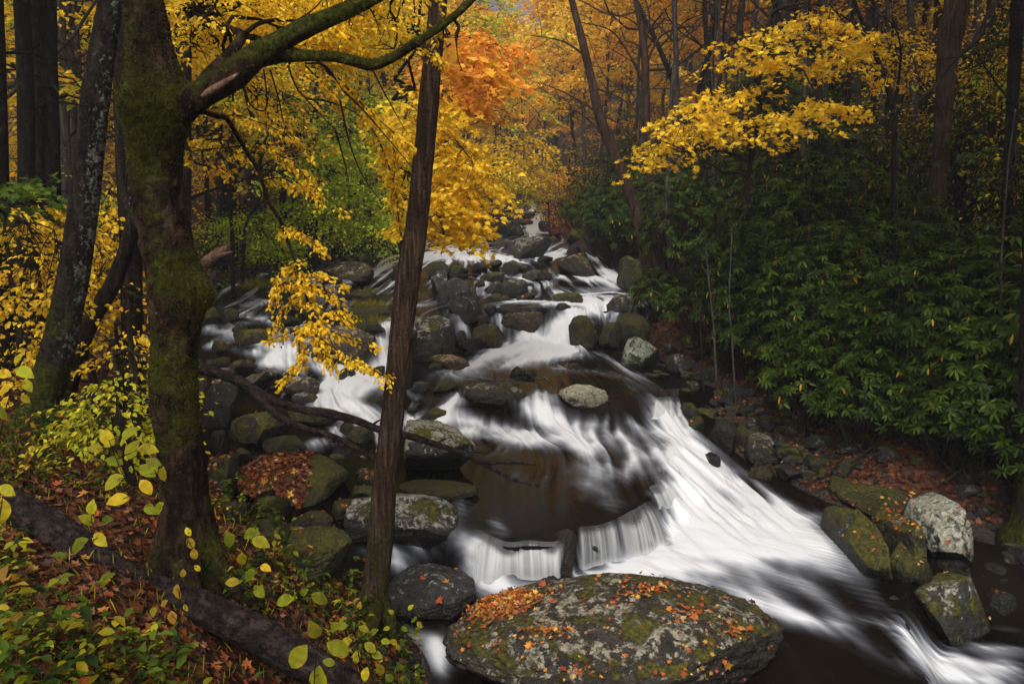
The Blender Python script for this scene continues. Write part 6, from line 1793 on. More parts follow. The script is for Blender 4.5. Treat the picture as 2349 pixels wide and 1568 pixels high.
# front rank, told apart
for k, px, Y, s, lab in [
    (0, 1880, 12.6, 1.0, "bushy front rhododendron whose lit leaves hang lowest over the right shore"),
    (1, 2010, 11.9, .95, "rhododendron with big separate leaf whorls over the leafy right shore"),
    (2, 1760, 15.0, 1.0, "tall rhododendron behind the bare saplings on the right shore"),
    (3, 1640, 16.2, 1.0, "low rhododendron leaning over the lichened right-bank rocks"),
    (0, 2180, 11.0, 1.0, "shaded rhododendron with wide open whorls near the right edge of the picture"),
    (1, 2290, 9.8, 1.0, "darkest rhododendron at the right edge above the pale lichen boulder"),
    (4, 1560, 19.0, 1.0, "rhododendron growing round the foot of the straight reddish trunk"),
    (3, 1510, 18.2, .9, "small rhododendron above the driftwood heap"),
    (0, 1420, 25.5, 1.1, "rhododendron overhanging the dark pool left of the two reddish trunks"),
    (2, 1385, 29.0, 1.0, "rhododendron bulging toward the leaf-dusted triangular boulder"),
    (1, 1340, 34.0, 1.2, "rhododendron at the upstream end of the thicket next to the red shrub"),
    ]:
    x, y = rpx(px, 700, Y)
    rhodo(k, x, y, s, _rr.uniform(0, 6), lab)
for k, x, y in [(3, 4.5, 12.4), (1, 5.1, 11.6), (3, 5.9, 10.9), (1, 6.7, 10.0), (0, 7.4, 9.1), (1, 8.0, 8.2), (3, 4.1, 13.7), (1, 3.9, 15.0), (3, 6.3, 11.8), (0, 7.0, 11.0), (2, 8.2, 9.8), (3, 4.9, 10.6), (3, 5.7, 9.8), (1, 6.4, 9.1), (3, 7.0, 8.5), (3, 4.4, 11.5), (1, 7.8, 7.6)]:
    rhodo(k, x, y, _rr.uniform(.85, 1.05), _rr.uniform(0, 6), None, .1)
n_r = 0
for y, dens in [(9.0, 3), (10.4, 4), (12.0, 4), (13.6, 5), (15.4, 5), (17.4, 6), (19.6, 6), (22, 6), (24.5, 6), (27.5, 6), (31, 6), (35, 5), (40, 4)]:
    xr = np.interp(y, [9, 10, 13, 17, 21, 26, 33, 42], [7.2, 6.3, 5.4, 4.4, 4.3, 4.0, 3.6, 3.6])
    for j in range(dens):
        x = xr + .5 + j * 1.75 + _rr.uniform(-.5, .5)
        yy = y + _rr.uniform(-.6, .6)
        g = _rr.uniform(.5, 1.25)
        rhodo(int(_rr.integers(0, 5)), x, yy, _rr.uniform(.85, 1.2), _rr.uniform(0, 6), None, 0, (g * _rr.uniform(.9, 1.2), g, g * .95))
        n_r += 1
# thin bare saplings in front of the thicket
for pts, Y, lab in [
    ([(1640, 806, 5.5), (1636, 740, 5), (1630, 680, 4.5), (1622, 600, 4), (1616, 520, 3.5)], 13.0, "pale bare sapling, thicker stem of the bare pair before the rhododendrons"),
    ([(1682, 828, 4.5), (1678, 760, 4.2), (1672, 690, 4), (1676, 600, 3.4), (1680, 520, 3)], 12.6, "pale bare sapling with a fork, right of the thicker bare stem"),
    ([(1632, 800, 3.5), (1610, 720, 3), (1590, 640, 2.6), (1576, 560, 2)], 13.2, "thin grey sapling leaning left before the rhododendrons"),
    ([(1608, 770, 3), (1606, 720, 2.6), (1612, 660, 2)], 13.3, "shortest bare twig stem before the rhododendrons"),
    ([(2300, 760, 6), (2296, 640, 5.5), (2300, 540, 5), (2308, 440, 4.6), (2316, 350, 4), (2330, 250, 3.4)], 9.8, "slender dark stem rising in front of the pale lichen-blotched tree"),
    ]:
    px_tree("bare_sapling", lab, pts, Y, M_BARK_GREY if "pale" in lab else M_TWIG, 8, .06, int(pts[0][0]), 0, 0, 40,
            extra=(lambda path, rr, w, f: [w.add(*tube(limb_path(path[i], path[i] + rng.normal(0, .35, 3) + np.array([0, 0, .25]), 6, 0, .12), np.linspace(.006, .002, 6), 3, 0, cap=False)) for i in rng.integers(12, 38, 6)]))
# ------------------------------------------------------------------ trees further off: each nearer one a thing, the far wood one mass
ORD = ["first", "second", "third", "fourth", "fifth", "sixth", "seventh", "eighth", "ninth", "tenth", "eleventh", "twelfth", "thirteenth", "fourteenth", "fifteenth", "sixteenth",
       "seventeenth", "eighteenth", "nineteenth", "twentieth"]
_w = np.random.default_rng(5)
_far = []
def zone(spots, where, bark_pick, cf=(.14, .34)):
    rec = []
    for (x, y, pal) in spots:
        z = gz(x, y)
        px, _, _ = project(np.array([x, y, z + 5]))
        rec.append((px, x, y, z, pal))
    rec.sort()
    count = {}
    for px, x, y, z, pal in rec:
        k = count.get(pal, 0); count[pal] = k + 1
        word = {"yellow": "yellow", "gold": "golden", "orange": "orange", "rust": "rust-brown", "yellowgreen": "yellow-green", "red": "red", "mixed": "orange and yellow", "green": "dark green"}[pal]
        H = _w.uniform(12, 16) if y < 30 else _w.uniform(13, 17) if "far bend" not in where else _w.uniform(13, 18)
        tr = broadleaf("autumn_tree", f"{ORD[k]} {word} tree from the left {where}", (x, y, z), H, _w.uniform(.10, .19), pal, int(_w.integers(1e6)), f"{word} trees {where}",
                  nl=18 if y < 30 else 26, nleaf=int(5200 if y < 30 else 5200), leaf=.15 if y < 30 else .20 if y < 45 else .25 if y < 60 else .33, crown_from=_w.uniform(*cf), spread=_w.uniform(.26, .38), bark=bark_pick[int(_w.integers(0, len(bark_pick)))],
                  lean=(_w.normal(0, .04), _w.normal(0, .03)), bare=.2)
        if 20 < y <= 36:  # crown tint lifted, extra brightness put into the leaf colour
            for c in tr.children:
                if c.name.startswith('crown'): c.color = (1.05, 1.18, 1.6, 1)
        if y > 36:                      # paler leaf tint further up the valley, brightness and haze put in
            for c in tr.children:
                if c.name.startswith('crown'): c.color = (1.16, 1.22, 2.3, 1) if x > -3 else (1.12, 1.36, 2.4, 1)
L = []
for y, xs in [(15.5, (-10.2, -8.8)), (18, (-11.6, -9.8)), (22, (-14.2, -12, -9.8)), (27, (-17.5, -14.5, -11.5, -9, -7.2)), (33, (-21, -17, -13.5, -10.5, -8, -5.8)), (40, (-26, -21, -17, -13, -9.5, -6.5, -4)), (50, (-32, -26, -21, -16, -11.5, -7.5, -3.5))]:
    for x in xs:
        L.append((x + _w.uniform(-1, 1), y + _w.uniform(-1.5, 1.5), ["yellow", "gold", "yellow", "yellowgreen", "yellow", "yellowgreen"][int(_w.integers(0, 6))]))
zone(L, "in the wood on the left", [M_BARK_DARK, M_BARK_GREY, M_BARK_DARK])
Rr = []
for y, xs in [(21, (10.5, 13)), (24, (9, 12, 15)), (26, (7.6, 13.6)), (28.5, (10, 11.8, 16)), (31, (7, 12.8, 18)), (33, (6.0, 9.5, 14, 19)), (39, (5, 8.5, 12.5, 17, 22.5)), (46, (5, 8.5, 12.5, 17.5, 23, 28)), (55, (4.5, 8.5, 13, 18, 24, 31))]:
    for x in xs:
        Rr.append((x + _w.uniform(-1, 1), y + _w.uniform(-1.5, 1.5), ["gold", "orange", "mixed", "yellow", "gold", "mixed", "yellow"][int(_w.integers(0, 7))]))
Rr.append((15.5, 33, "red"))
zone(Rr, "on the right-hand slope", [M_BARK_DARK, M_BARK_GREY, M_BARK_GREY], (.26, .5))
C = []
for x, y, p in [(-4.5, 62, "gold"), (-9, 66, "yellow"), (-14, 70, "gold"), (5, 64, "gold"), (9, 70, "yellow"), (14.5, 72, "mixed"), (-1.5, 76, "yellow"), (4.6, 80, "gold"), (-7, 82, "yellow"), (10, 86, "gold"), (0.5, 92, "yellowgreen"), (6, 98, "yellowgreen")]:
    C.append((x, y, p))
zone(C, "closing the valley beyond the far bend", [M_BARK_DARK, M_BARK_GREY])

def far_wood():
    ws, fs = [], []
    n = 0
    for _ in range(2200):
        y = 60 + 250 * _w.random() ** 1.5
        half = 0.72 * y + 6
        x = _w.uniform(-half, half)
        if y < 84 and abs(x) < 16: continue
        if abs(x - 2) < 3 and y < 110: continue
        z = gz(x, y)
        pal = ["gold", "orange", "yellow", "yellow", "yellow", "yellowgreen", "gold", "mixed"][int(_w.integers(0, 8))]
        big = y > 130
        broadleaf("", "", (x, y, z), _w.uniform(16, 24), .18, pal, int(_w.integers(1e6)), nl=9 if big else 12, nleaf=620 if big else 1700, leaf=.85 if big else .5,
                  crown_from=.25, spread=.30, accum=(ws, fs), bare=.1, padlen=1.2)
        n += 1
        if n >= 620: break
    W, F = Acc(), Acc()
    for a in ws:
        for V in [np.vstack(a.V)]:
            W.add(V, np.vstack(a.T) if a.T else None, np.vstack(a.Q) if a.Q else None)
    for a in fs:
        F.add(np.vstack(a.V), np.vstack(a.T) if a.T else None, np.vstack(a.Q) if a.Q else None, col=np.vstack(a.A["col"]))
    # one mass: trunks and crowns in a single object
    off = W.n
    V = np.vstack([np.vstack(W.V), np.vstack(F.V)])
    T = np.vstack(([np.vstack(W.T)] if W.T else []) + [np.vstack(F.T) + off])
    nWt = len(np.vstack(W.T)) if W.T else 0
    Q = np.vstack(W.Q)
    me = make_mesh("far_wood", V, T, Q)
    cattr(me, "col", np.vstack([np.full((off, 3), .03), np.vstack(F.A["col"])]))
    me.materials.append(M_LEAF); me.materials.append(M_BARK_DARK)
    mi = np.zeros(len(T) + len(Q), dtype=np.int32); mi[:nWt] = 1; mi[len(T):] = 1
    me.polygons.foreach_set("material_index", mi)
    o = bpy.data.objects.new("far_wood", me); COL.objects.link(o)
    tag(o, "autumn woodland covering the far hillsides in gold, orange and rust", "woodland", kind="stuff")
far_wood()

def shrub_layer():
    """low saplings and brush between the trunks, too many to count"""
    a, w = Acc(), Acc()
    n = 5200
    y = 15 + 60 * _w.random(n) ** 1.25
    right = _w.random(n) < .52
    xl = np.interp(y, [10, 17, 26, 33, 42, 52, 70], [-6, -9, -7.4, -5.2, -3.4, -1.5, .2]) - .3
    xr = np.interp(y, [10, 17, 26, 33, 42, 52, 70], [8, 9, 8.5, 6, 4.4, 3.4, 3.4]) + .3
    right = np.where((y < 30) & (_w.random(n) < .75), True, right)
    x = np.where(right, xr + (0.70 * y - xr).clip(1) * _w.random(n), xl - (0.70 * y + xl).clip(1) * _w.random(n))
    z = ground_z(x, y) + .2 + 3.0 * _w.random(n) ** 2.0
    cl = vnoise(np.stack([x * .25, y * .2, 0 * x], -1), 41)
    for k, (pal, m) in enumerate([("yellowgreen", (cl < -.15)), ("gold", (cl >= -.15) & (cl < .12)), ("rust", (cl >= .12) & (cl < .35)), ("yellow", cl >= .35)]):
        P = np.stack([x, y, z], -1)[m]
        for lo, hi, leaf in ((0, 30, .11), (30, 200, .17)):
            q = P[(P[:, 1] >= lo) & (P[:, 1] < hi)]
            if len(q): spray_leaves(a, q, _w.uniform(0, 6.28, len(q)), _w.uniform(-.2, .3, len(q)), .9 if lo == 0 else 1.3, 13, leaf, pal, "d", .25, .6, .6, .2, .55, .12)
    for k in range(0, n, 3):
        p = np.array([x[k], y[k], z[k]]); b = np.array([x[k] + _w.normal(0, .3), y[k] + _w.normal(0, .3), ground_z([x[k]], [y[k]])[0] - .05])
        w.add(*tube(limb_path(b, p, 4, 0, .08), np.linspace(.014, .006, 4), 3, 0, cap=False))
    off = w.n
    me = make_mesh("brush", np.vstack([np.vstack(w.V), np.vstack(a.V)]), np.vstack(a.T) + off, np.vstack(w.Q))
    cattr(me, "col", np.vstack([np.full((off, 3), .02), np.vstack(a.A["col"])]))
    me.materials.append(M_LEAF)
    o = bpy.data.objects.new("brush", me); COL.objects.link(o)
    tag(o, "low autumn brush and saplings between the trunks on both slopes", "brush", kind="stuff")
shrub_layer()
# ------------------------------------------------------------------ fallen leaves, logs, herbs, grass
def scatter_ground(acc, n, xy, size, pal, shape="m", lift=.012, tilt=.35, aspect=.9, jit=.25):
    x, y = xy
    z = ground_z(x, y)
    e = .05
    nx = -(ground_z(x + e, y) - z) / e; ny = -(ground_z(x, y + e) - z) / e
    N = unit(np.stack([nx, ny, np.ones_like(nx)], -1) + rng.normal(0, tilt, (len(x), 3)))
    a = rng.uniform(0, 6.283, len(x))
    D = np.stack([np.cos(a), np.sin(a), rng.normal(0, .15, len(x))], -1)
    D = D - N * np.sum(D * N, 1)[:, None]
    w = water_z(x, y)
    keep = z > w + .03
    s = size * rng.uniform(.6, 1.25, len(x))
    P = np.stack([x, y, z + lift + np.abs(rng.normal(0, .012, len(x)))], -1)
    leaves(acc, P[keep], D[keep], N[keep], s[keep], (s * aspect)[keep], pick(pal, int(keep.sum()), jit), shape, .2)

def near_litter():
    a = Acc()
    n = 26000
    y = 2.6 + 9 * rng.random(n) ** 1.5; x = -0.6 - rng.random(n) ** .9 * (1.2 + .62 * y)
    scatter_ground(a, n, (x, y), .058, "litter", "m")
    n = 700
    y = 2.6 + 5 * rng.random(n); x = -0.6 - rng.random(n) * (1 + .6 * y)
    scatter_ground(a, n, (x, y), .064, "litter_orange", "m", .02, .5)
    n = 14000
    y = rng.uniform(10, 32, n); x = np.interp(y, [10, 17, 26, 33], [-4.4, -7.2, -6.0, -4.0]) - rng.random(n) ** 1.4 * 10
    scatter_ground(a, n, (x, y), .10, "litter", "d")
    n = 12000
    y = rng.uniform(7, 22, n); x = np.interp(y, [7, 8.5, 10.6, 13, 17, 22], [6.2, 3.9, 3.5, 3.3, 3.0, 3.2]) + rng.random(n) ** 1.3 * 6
    scatter_ground(a, n, (x, y), .075, "litter_shaded", "m")
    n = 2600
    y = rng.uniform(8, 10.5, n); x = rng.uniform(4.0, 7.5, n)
    scatter_ground(a, n, (x, y), .075, "litter_shaded", "m", .02)
    me = a.mesh("fallen_leaves")
    tag(link("fallen_leaves", me, M_LITTER), "brown and orange fallen leaves carpeting both banks", "leaf litter", kind="stuff")
near_litter()

def rock_leaves():
    a = Acc()
    def on(V, T, n, size, pal, mask=None, flat=.3, shape="m", up=.55):
        tri = V[T]
        nn = np.cross(tri[:, 1] - tri[:, 0], tri[:, 2] - tri[:, 0])
        ar = np.linalg.norm(nn, axis=1) * .5
        nn = nn / np.maximum(2 * ar[:, None], 1e-9)
        w = ar * (nn[:, 2] > up)
        if mask is not None: w = w * mask(tri.mean(1))
        if w.sum() <= 0: return
        k = rng.choice(len(T), n, p=w / w.sum())
        b = rng.dirichlet([1, 1, 1], n)
        P = (tri[k] * b[:, :, None]).sum(1)
        N = unit(nn[k] + rng.normal(0, flat, (n, 3)))
        an = rng.uniform(0, 6.283, n)
        D = np.stack([np.cos(an), np.sin(an), np.zeros(n)], -1)
        D = D - N * np.sum(D * N, 1)[:, None]
        s = size * rng.uniform(.35, 1.0, n) * np.where(rng.random(n) < .15, 1.7, 1.0)
        P = P + nn[k] * (.006 + np.abs(rng.normal(0, .008, n)))[:, None]
        leaves(a, P, D, N, s, s * .9, pick(pal, n, .2), shape, .2)
    for V, T, n, dep in LEAFY:
        on(V, T, n, min(.075, .040 + .0018 * dep), "litter_orange")
    _, V, T = BOULDER
    on(V, T, 150, .048, "litter_orange", up=.5)
    on(V, T, 90, .042, "litter", up=.5)
    def blob(px, py, r, pw=1):
        q = hitrock(V, px, py)
        return lambda c: np.exp(-((np.linalg.norm((c - q) * np.array([.62, 1.0, 1]), axis=1)) / r) ** 2) ** pw
    def hitrock(V, px, py):
        sx, sy, d = project(V)
        m = ((sx - px) ** 2 + (sy - py) ** 2) + 300 * (d - d.min())
        return V[np.argmin(m)]
    on(V, T, 1000, .052, "litter_orange", blob(1165, 1378, .155), .5, up=.1)
    for px, py, r, n in [(1500, 1350, .10, 70), (1250, 1450, .10, 60), (1430, 1370, .07, 26), (1690, 1440, .08, 36), (1580, 1400, .10, 30), (1330, 1540, .1, 20), (1640, 1530, .12, 24)]:
        on(V, T, n, .05, "litter_orange", blob(px, py, r), .4)
    _, V, T = LEAFROCK
    def lf(c):
        sx, sy, d = project(c)
        return ((sx < 720 - (sy - 1060) * .25 + 14 * vnoise(c * 6)) & (sx > 540)).astype(float)
    on(V, T, 2600, .062, "litter", lf, .5, up=.2)
    on(V, T, 500, .062, "litter_orange", lf, .5, up=.2)
    tag(link("fallen_leaves", a.mesh("fallen_leaves"), M_LITTER), "orange and red fallen leaves lying on the boulders", "fallen leaves", kind="stuff")
rock_leaves()

# logs and driftwood
def log(name, label, pts, Y, mat, sides=18, noise=.14, seed=1, n=60, cat="log", forks=(), ridges=3, rd=.08):
    p, r = px_path(pts, Y, n)
    root = thing(name, label, cat, p[0])
    V, T, Q = tube(p, r, sides, noise, 8, seed, ridges, rd)
    me = make_mesh("stem", V, T, Q); fattr(me, "moss_here", np.zeros(len(V)))
    link("stem", me, mat, root)
    for k, (fp, fy) in enumerate(forks):
        p2, r2 = px_path(fp, fy, 36)
        V, T, Q = tube(p2, r2, 10, noise, 9, seed + k + 3, 2, rd)
        link("fork", make_mesh("fork", V, T, Q), mat, root)
    return root
log("fallen_log", "dark wet log lying across the leafy bank in the lower left corner", [(-40, 1120, 66), (60, 1175, 74), (150, 1240, 82), (250, 1310, 80), (350, 1360, 80), (450, 1395, 82), (560, 1440, 80), (680, 1510, 78), (800, 1580, 74), (900, 1650, 70)],
    [4.95, 4.85, 4.75, 4.68, 4.62, 4.6, 4.6, 4.55, 4.5, 4.45], M_LOG, 40, .16, 61, 120)
log("dead_branch", "long bare dead branch reaching out over the pool behind the slim trunk", [(440, 832, 22), (465, 846, 25), (520, 862, 23), (560, 880, 22), (600, 905, 21), (640, 922, 19), (700, 940, 18), (760, 950, 18), (820, 965, 17), (870, 985, 16), (930, 997, 15), (990, 1015, 14), (1040, 1032, 13), (1085, 1050, 12), (1130, 1074, 10), (1170, 1096, 8), (1205, 1106, 7), (1238, 1113, 5)],
    [9.6, 9.5, 9.4, 9.3, 9.2, 9.15, 9.1, 9.05, 9.0, 8.95, 8.9, 8.85, 8.8, 8.8, 8.75, 8.7, 8.7, 8.65], M_LOG, 14, .2, 62, 140, "branch",
    forks=[([(566, 884, 19), (600, 918, 18), (640, 955, 16), (700, 982, 15), (750, 995, 14), (800, 1018, 13), (850, 1048, 12), (880, 1066, 10)], [9.3, 9.15, 9.05, 8.95, 8.9, 8.8, 8.7, 8.65]),
           ([(604, 905, 8), (616, 890, 6), (622, 876, 3)], [9.22, 9.2, 9.18]), ([(700, 940, 8), (716, 952, 6), (722, 966, 3)], [9.1, 9.05, 9.02]), ([(850, 978, 7), (866, 966, 5), (880, 960, 2)], [9.0, 9.0, 8.98]),
           ([(1000, 1018, 6), (1016, 1008, 4), (1030, 1004, 2)], [8.85, 8.84, 8.83]), ([(770, 1003, 7), (778, 1022, 5), (780, 1038, 2)], [8.86, 8.82, 8.8]),
           ([(1082, 1050, 9), (1120, 1060, 8), (1160, 1060, 7), (1200, 1062, 6), (1232, 1064, 5)], [8.8, 8.75, 8.7, 8.65, 8.6])])
log("broken_log", "pale splintered log stub on the left shore beside the great mossy tree", [(468, 606, 22), (485, 592, 24), (505, 578, 22), (522, 566, 9)], 17.5, M_WOOD, 16, .3, 63, 30, forks=[([(498, 588, 10), (515, 582, 8), (534, 577, 3)], 17.4)])
for k, (pts, lab) in enumerate([
    ([(1385, 700, 6), (1430, 690, 7), (1490, 676, 6)], "longest grey driftwood pole on the heap under the right-bank trunks"),
    ([(1425, 712, 6), (1450, 690, 6), (1476, 666, 5)], "brown driftwood stick rising steeply from the heap under the right-bank trunks"),
    ([(1440, 716, 5), (1465, 700, 5), (1486, 680, 4)], "lower driftwood stick on the heap under the right-bank trunks"),
    ([(1350, 717, 4), (1385, 716, 4), (1410, 712, 4)], "thin twig lying over the mossy chute wall"),
    ([(1400, 676, 8), (1440, 668, 8), (1490, 660, 7)], "topmost pale driftwood pole on the heap under the right-bank trunks"),
    ([(1030, 636, 5), (1060, 632, 5), (1098, 628, 4)], "brown stick lying over the midstream rocks"),
    ([(1078, 636, 6), (1100, 644, 5), (1118, 652, 4)], "pale stick slanting down beside the dark angular boulder"),
    ([(598, 626, 8), (625, 642, 8), (648, 656, 7)], "weathered stick at the left waterline"),
    ([(776, 738, 6), (800, 730, 6), (826, 722, 5)], "dark sunken stick beside the grassy bar"),
    ([(1108, 512, 6), (1160, 488, 5), (1200, 472, 4)], "fallen pale log on the far left shore, lower one"),
    ([(1110, 492, 5), (1150, 478, 5), (1190, 466, 4)], "fallen pale log on the far left shore, upper one"),
    ([(1600, 775, 8), (1625, 795, 9), (1655, 822, 8)], "mossy fallen stem at the feet of the bare saplings"),
    ]):
    q = hit(pts[1][0], pts[1][1] + 3)
    log("driftwood", lab, pts, q[1], M_LOG if k % 2 else M_BARK_GREY, 8, .15, 70 + k, 24, "driftwood")

# saplings with big leaves in the near left corner: each a thing
def big_leaf_plant(label, stem, Y, lv, size, pal, name="leafy_sapling"):
    p, r = px_path([(a, b, 3.2 - 1.8 * k / max(1, len(stem) - 1)) for k, (a, b) in enumerate(stem)], Y, 24)
    g = gz(p[0][0], p[0][1])
    root = thing(name, label, "plant", (p[0][0], p[0][1], min(p[0][2], g)))
    w, f = Acc(), Acc()
    if p[0][2] > g:
        p = np.vstack([[p[0][0], p[0][1], g - .03], p]); r = np.concatenate([[r[0]], r])
    w.add(*tube(p, r, 5, .05, 9, 1, cap=False))
    for (a, b, s, ang) in lv:
        q = at(a, b, Y + rng.uniform(-.12, .12))
        j = np.argmin(np.linalg.norm(p - q, axis=1))
        w.add(*tube(limb_path(p[j], q, 5, .05, .05), np.linspace(.0025, .0015, 5), 3, 0, cap=False))
        D = np.array([[math.cos(ang), rng.uniform(-.5, .1), -math.sin(ang)]])
        N = np.array([[rng.normal(0, .25), -.75, .75]])
        L_ = s * size * .85
        leaves(f, (q - D[0] * L_ * .3)[None], D, N, L_, L_ * .62, pick(pal if rng.random() < .7 else 'yellowgreen', 1, .2) * .8, "b", .14)
    link("stem", w.mesh("stem"), M_TWIG, root)
    link("leaves", f.mesh("leaves"), M_LEAF, root)
PL = [
 ("young sapling with large lime-green leaves in front of the great mossy tree", [(330, 1290), (320, 1210), (300, 1130), (270, 1060), (250, 1010)], 4.3,
  [(270, 1100, 1.2, 2.6), (330, 1075, 1.0, 0.5), (300, 1040, 1.1, 5.2), (270, 1060, .9, 3.6), (330, 1110, .9, .9), (280, 1145, 1.1, 3.1), (345, 1060, .8, .2), (375, 1080, .8, 1.6), (340, 1165, .8, .4), (250, 1010, 1.0, 4.2), (290, 1000, 1.0, 5.6), (330, 1030, 1.0, .1), (370, 1160, .8, 2.2), (225, 1030, .8, 3.4)], .135, "lime"),
 ("two-leaved lime sapling beside the upper end of the fallen log", [(240, 1380), (225, 1300), (215, 1250), (212, 1200)], 4.1, [(190, 1245, 1.25, 2.5), (225, 1232, 1.0, .6), (205, 1195, .9, 4.0), (240, 1195, .9, 5.8), (210, 1170, .8, 4.9)], .125, "lime"),
 ("pale drooping dead-leaved stem in front of the great mossy tree's foot", [(400, 1560), (410, 1420), (415, 1330), (430, 1240)], 3.9, [(435, 1240, 1.1, 1.2), (445, 1265, 1.0, 1.5), (408, 1350, 1.3, 1.4), (395, 1410, 1.2, 1.3), (430, 1215, .8, 1.1), (420, 1310, .8, 1.7), (450, 1300, .7, .8), (380, 1380, .8, 2.4), (425, 1390, .7, 1.0)], .075, "rhodo_old"),
 ("sapling with yellow-green leaves right of the great mossy tree's foot", [(560, 1480), (555, 1400), (560, 1320), (575, 1250)], 4.6, [(525, 1230, 1.0, 1.5), (570, 1225, 1.2, 5.9), (590, 1240, 1.2, .3), (555, 1275, .9, 1.6), (540, 1335, .9, 3.2), (565, 1325, 1.1, 5.6), (590, 1350, 1.0, .9), (520, 1395, 1.0, 1.3), (605, 1300, .8, .2), (600, 1345, .6, 2)], .12, "lime"),
 ("sapling with two broad bright leaves above the mossy boulder", [(690, 1500), (680, 1440), (690, 1390), (700, 1365)], 4.7, [(662, 1375, 1.3, 2.9), (725, 1368, 1.2, .5), (695, 1360, .7, 5.5)], .12, "lime"),
 ("largest-leaved lime plant at the bottom edge, over the end of the log", [(720, 1600), (722, 1540), (728, 1490), (735, 1455)], 3.5, [(692, 1495, 1.5, 2.2), (733, 1545, 1.6, 1.6), (765, 1480, 1.3, .5), (725, 1450, 1.1, 4.4), (765, 1440, .8, 5.5)], .11, "lime"),
 ("cluster of small lime leaves at the foot of the slim trunk", [(830, 1600), (826, 1520), (815, 1450), (822, 1400)], 4.3, [(790, 1435, .9, 3.0), (830, 1440, .8, .4), (800, 1470, 1.0, 2.8), (845, 1480, 1.0, .5), (820, 1500, 1.0, 1.8), (860, 1500, .9, .2), (790, 1500, .9, 3.3), (870, 1530, 1, 1.2), (840, 1540, 1.0, 1.8), (824, 1392, .6, 4.9), (880, 1470, .7, .1), (855, 1450, .7, 5.6), (900, 1470, .6, .6), (760, 1520, .9, 3.5), (890, 1550, .8, .8)], .10, "lime"),
 ("thin sprig with small lime leaves against the tilted grey slab", [(880, 1510), (905, 1460), (930, 1420), (960, 1390)], 4.9, [(900, 1405, .7, 4), (925, 1440, .7, .5), (940, 1395, .7, 5.4), (960, 1430, .7, .8), (890, 1440, .7, 3), (912, 1480, .7, 1.2), (958, 1455, .5, .7)], .085, "lime"),
 ("pale lime leaf cut by the left edge of the picture", [(-10, 1300), (-5, 1230), (0, 1180)], 3.6, [(2, 1160, 1.5, 1.6), (10, 1120, .9, .5)], .11, "lime"),
 ("yellow-green spray at the left edge under the yellow saplings", [(-10, 1050), (10, 950), (30, 880), (40, 840)], 5.2, [(15, 860, 1.2, 3.4), (50, 850, 1.3, .4), (20, 890, 1.2, 2.6), (60, 880, 1, .8), (15, 920, 1.2, 1.9), (40, 830, 1.0, 5.2), (5, 940, 1.1, 1.2), (55, 910, .8, .9)], .12, "yellowgreen"),
]
for d in PL: big_leaf_plant(*d)

def herbs():
    a = Acc()
    # low green and yellowing herbs over the near slope: short stems with a few leaves
    n = 5600
    y = 2.7 + 4.9 * rng.random(n) ** 1.1; x = -0.75 - rng.random(n) * (.9 + .55 * y)
    z = ground_z(x, y)
    ok = z > water_z(x, y) + .08
    ok &= fbm(np.stack([x, y, 0 * x], -1) * 1.3, 2, 55) > -.25
    x, y, z = x[ok], y[ok], z[ok]
    m = len(x)
    k = 6
    hgt = rng.uniform(.03, .13, m) + .38 * (rng.random(m) < .32) * rng.random(m)
    up = np.stack([x, y, z + hgt], -1)
    an = rng.uniform(0, 6.283, (m, k))
    D = np.stack([np.cos(an), np.sin(an), rng.normal(-.05, .3, (m, k))], -1)
    P = up[:, None] - np.array([0, 0, 1.]) * (rng.random((m, k, 1)) * hgt[:, None, None] * .7)
    N = rng.normal(0, .35, (m, k, 3)); N[..., 2] += 1
    s = np.repeat(rng.uniform(.022, .055, m) + .35 * np.maximum(hgt - .12, 0) * .5, k)
    pal = rng.random(m)
    C = np.where((pal < .6)[:, None], pick("green", m), np.where((pal < .76)[:, None], pick("yellowgreen", m), np.where((pal < .9)[:, None], pick("lime", m), pick("rust", m))))
    leaves(a, P.reshape(-1, 3), D.reshape(-1, 3), N.reshape(-1, 3), s * .85, s * .46, np.repeat(C, k, 0) * rng.uniform(.35, .95, (m * k, 1)), "o")
    # thin grass blades
    n = 2200
    y = 2.7 + 4.5 * rng.random(n); x = -0.75 - rng.random(n) * (.9 + .55 * y)
    z = ground_z(x, y); ok = z > water_z(x, y) + .08
    x, y, z = x[ok], y[ok], z[ok]; m = len(x)
    D = np.stack([rng.normal(0, .45, m), rng.normal(0, .45, m), np.ones(m)], -1)
    N = rng.normal(0, 1, (m, 3))
    s = rng.uniform(.04, .13, m)
    leaves(a, np.stack([x, y, z], -1), D, N, s, s * .045 + .002, pick("yellowgreen", m) * .7, "s")
    tag(link("undergrowth", a.mesh("undergrowth"), M_LEAF), "low green and yellowing herbs and grass over the near left bank", "undergrowth", kind="stuff")
    b = Acc()
    # herbs of the far left shore
    n = 2600
    y = rng.uniform(18, 30, n); x = np.interp(y, [10, 17, 26, 33], [-4.6, -7.3, -6.2, -4.2]) - rng.random(n) ** 1.6 * 7
    z = ground_z(x, y)
    an = rng.uniform(0, 6.283, n)
    s = rng.uniform(.07, .16, n)
    leaves(b, np.stack([x, y, z + rng.uniform(0, .25, n)], -1), np.stack([np.cos(an), np.sin(an), rng.normal(.2, .3, n)], -1), np.stack([rng.normal(0, .4, n), rng.normal(0, .4, n), np.ones(n)], -1), s, s * .5, pick("green", n) * rng.uniform(.8, 1.8, (n, 1)), "d")
    tag(link("ground_cover", b.mesh("ground_cover"), M_LEAF), "green ground cover along the far left shore", "ground cover", kind="stuff")
herbs()

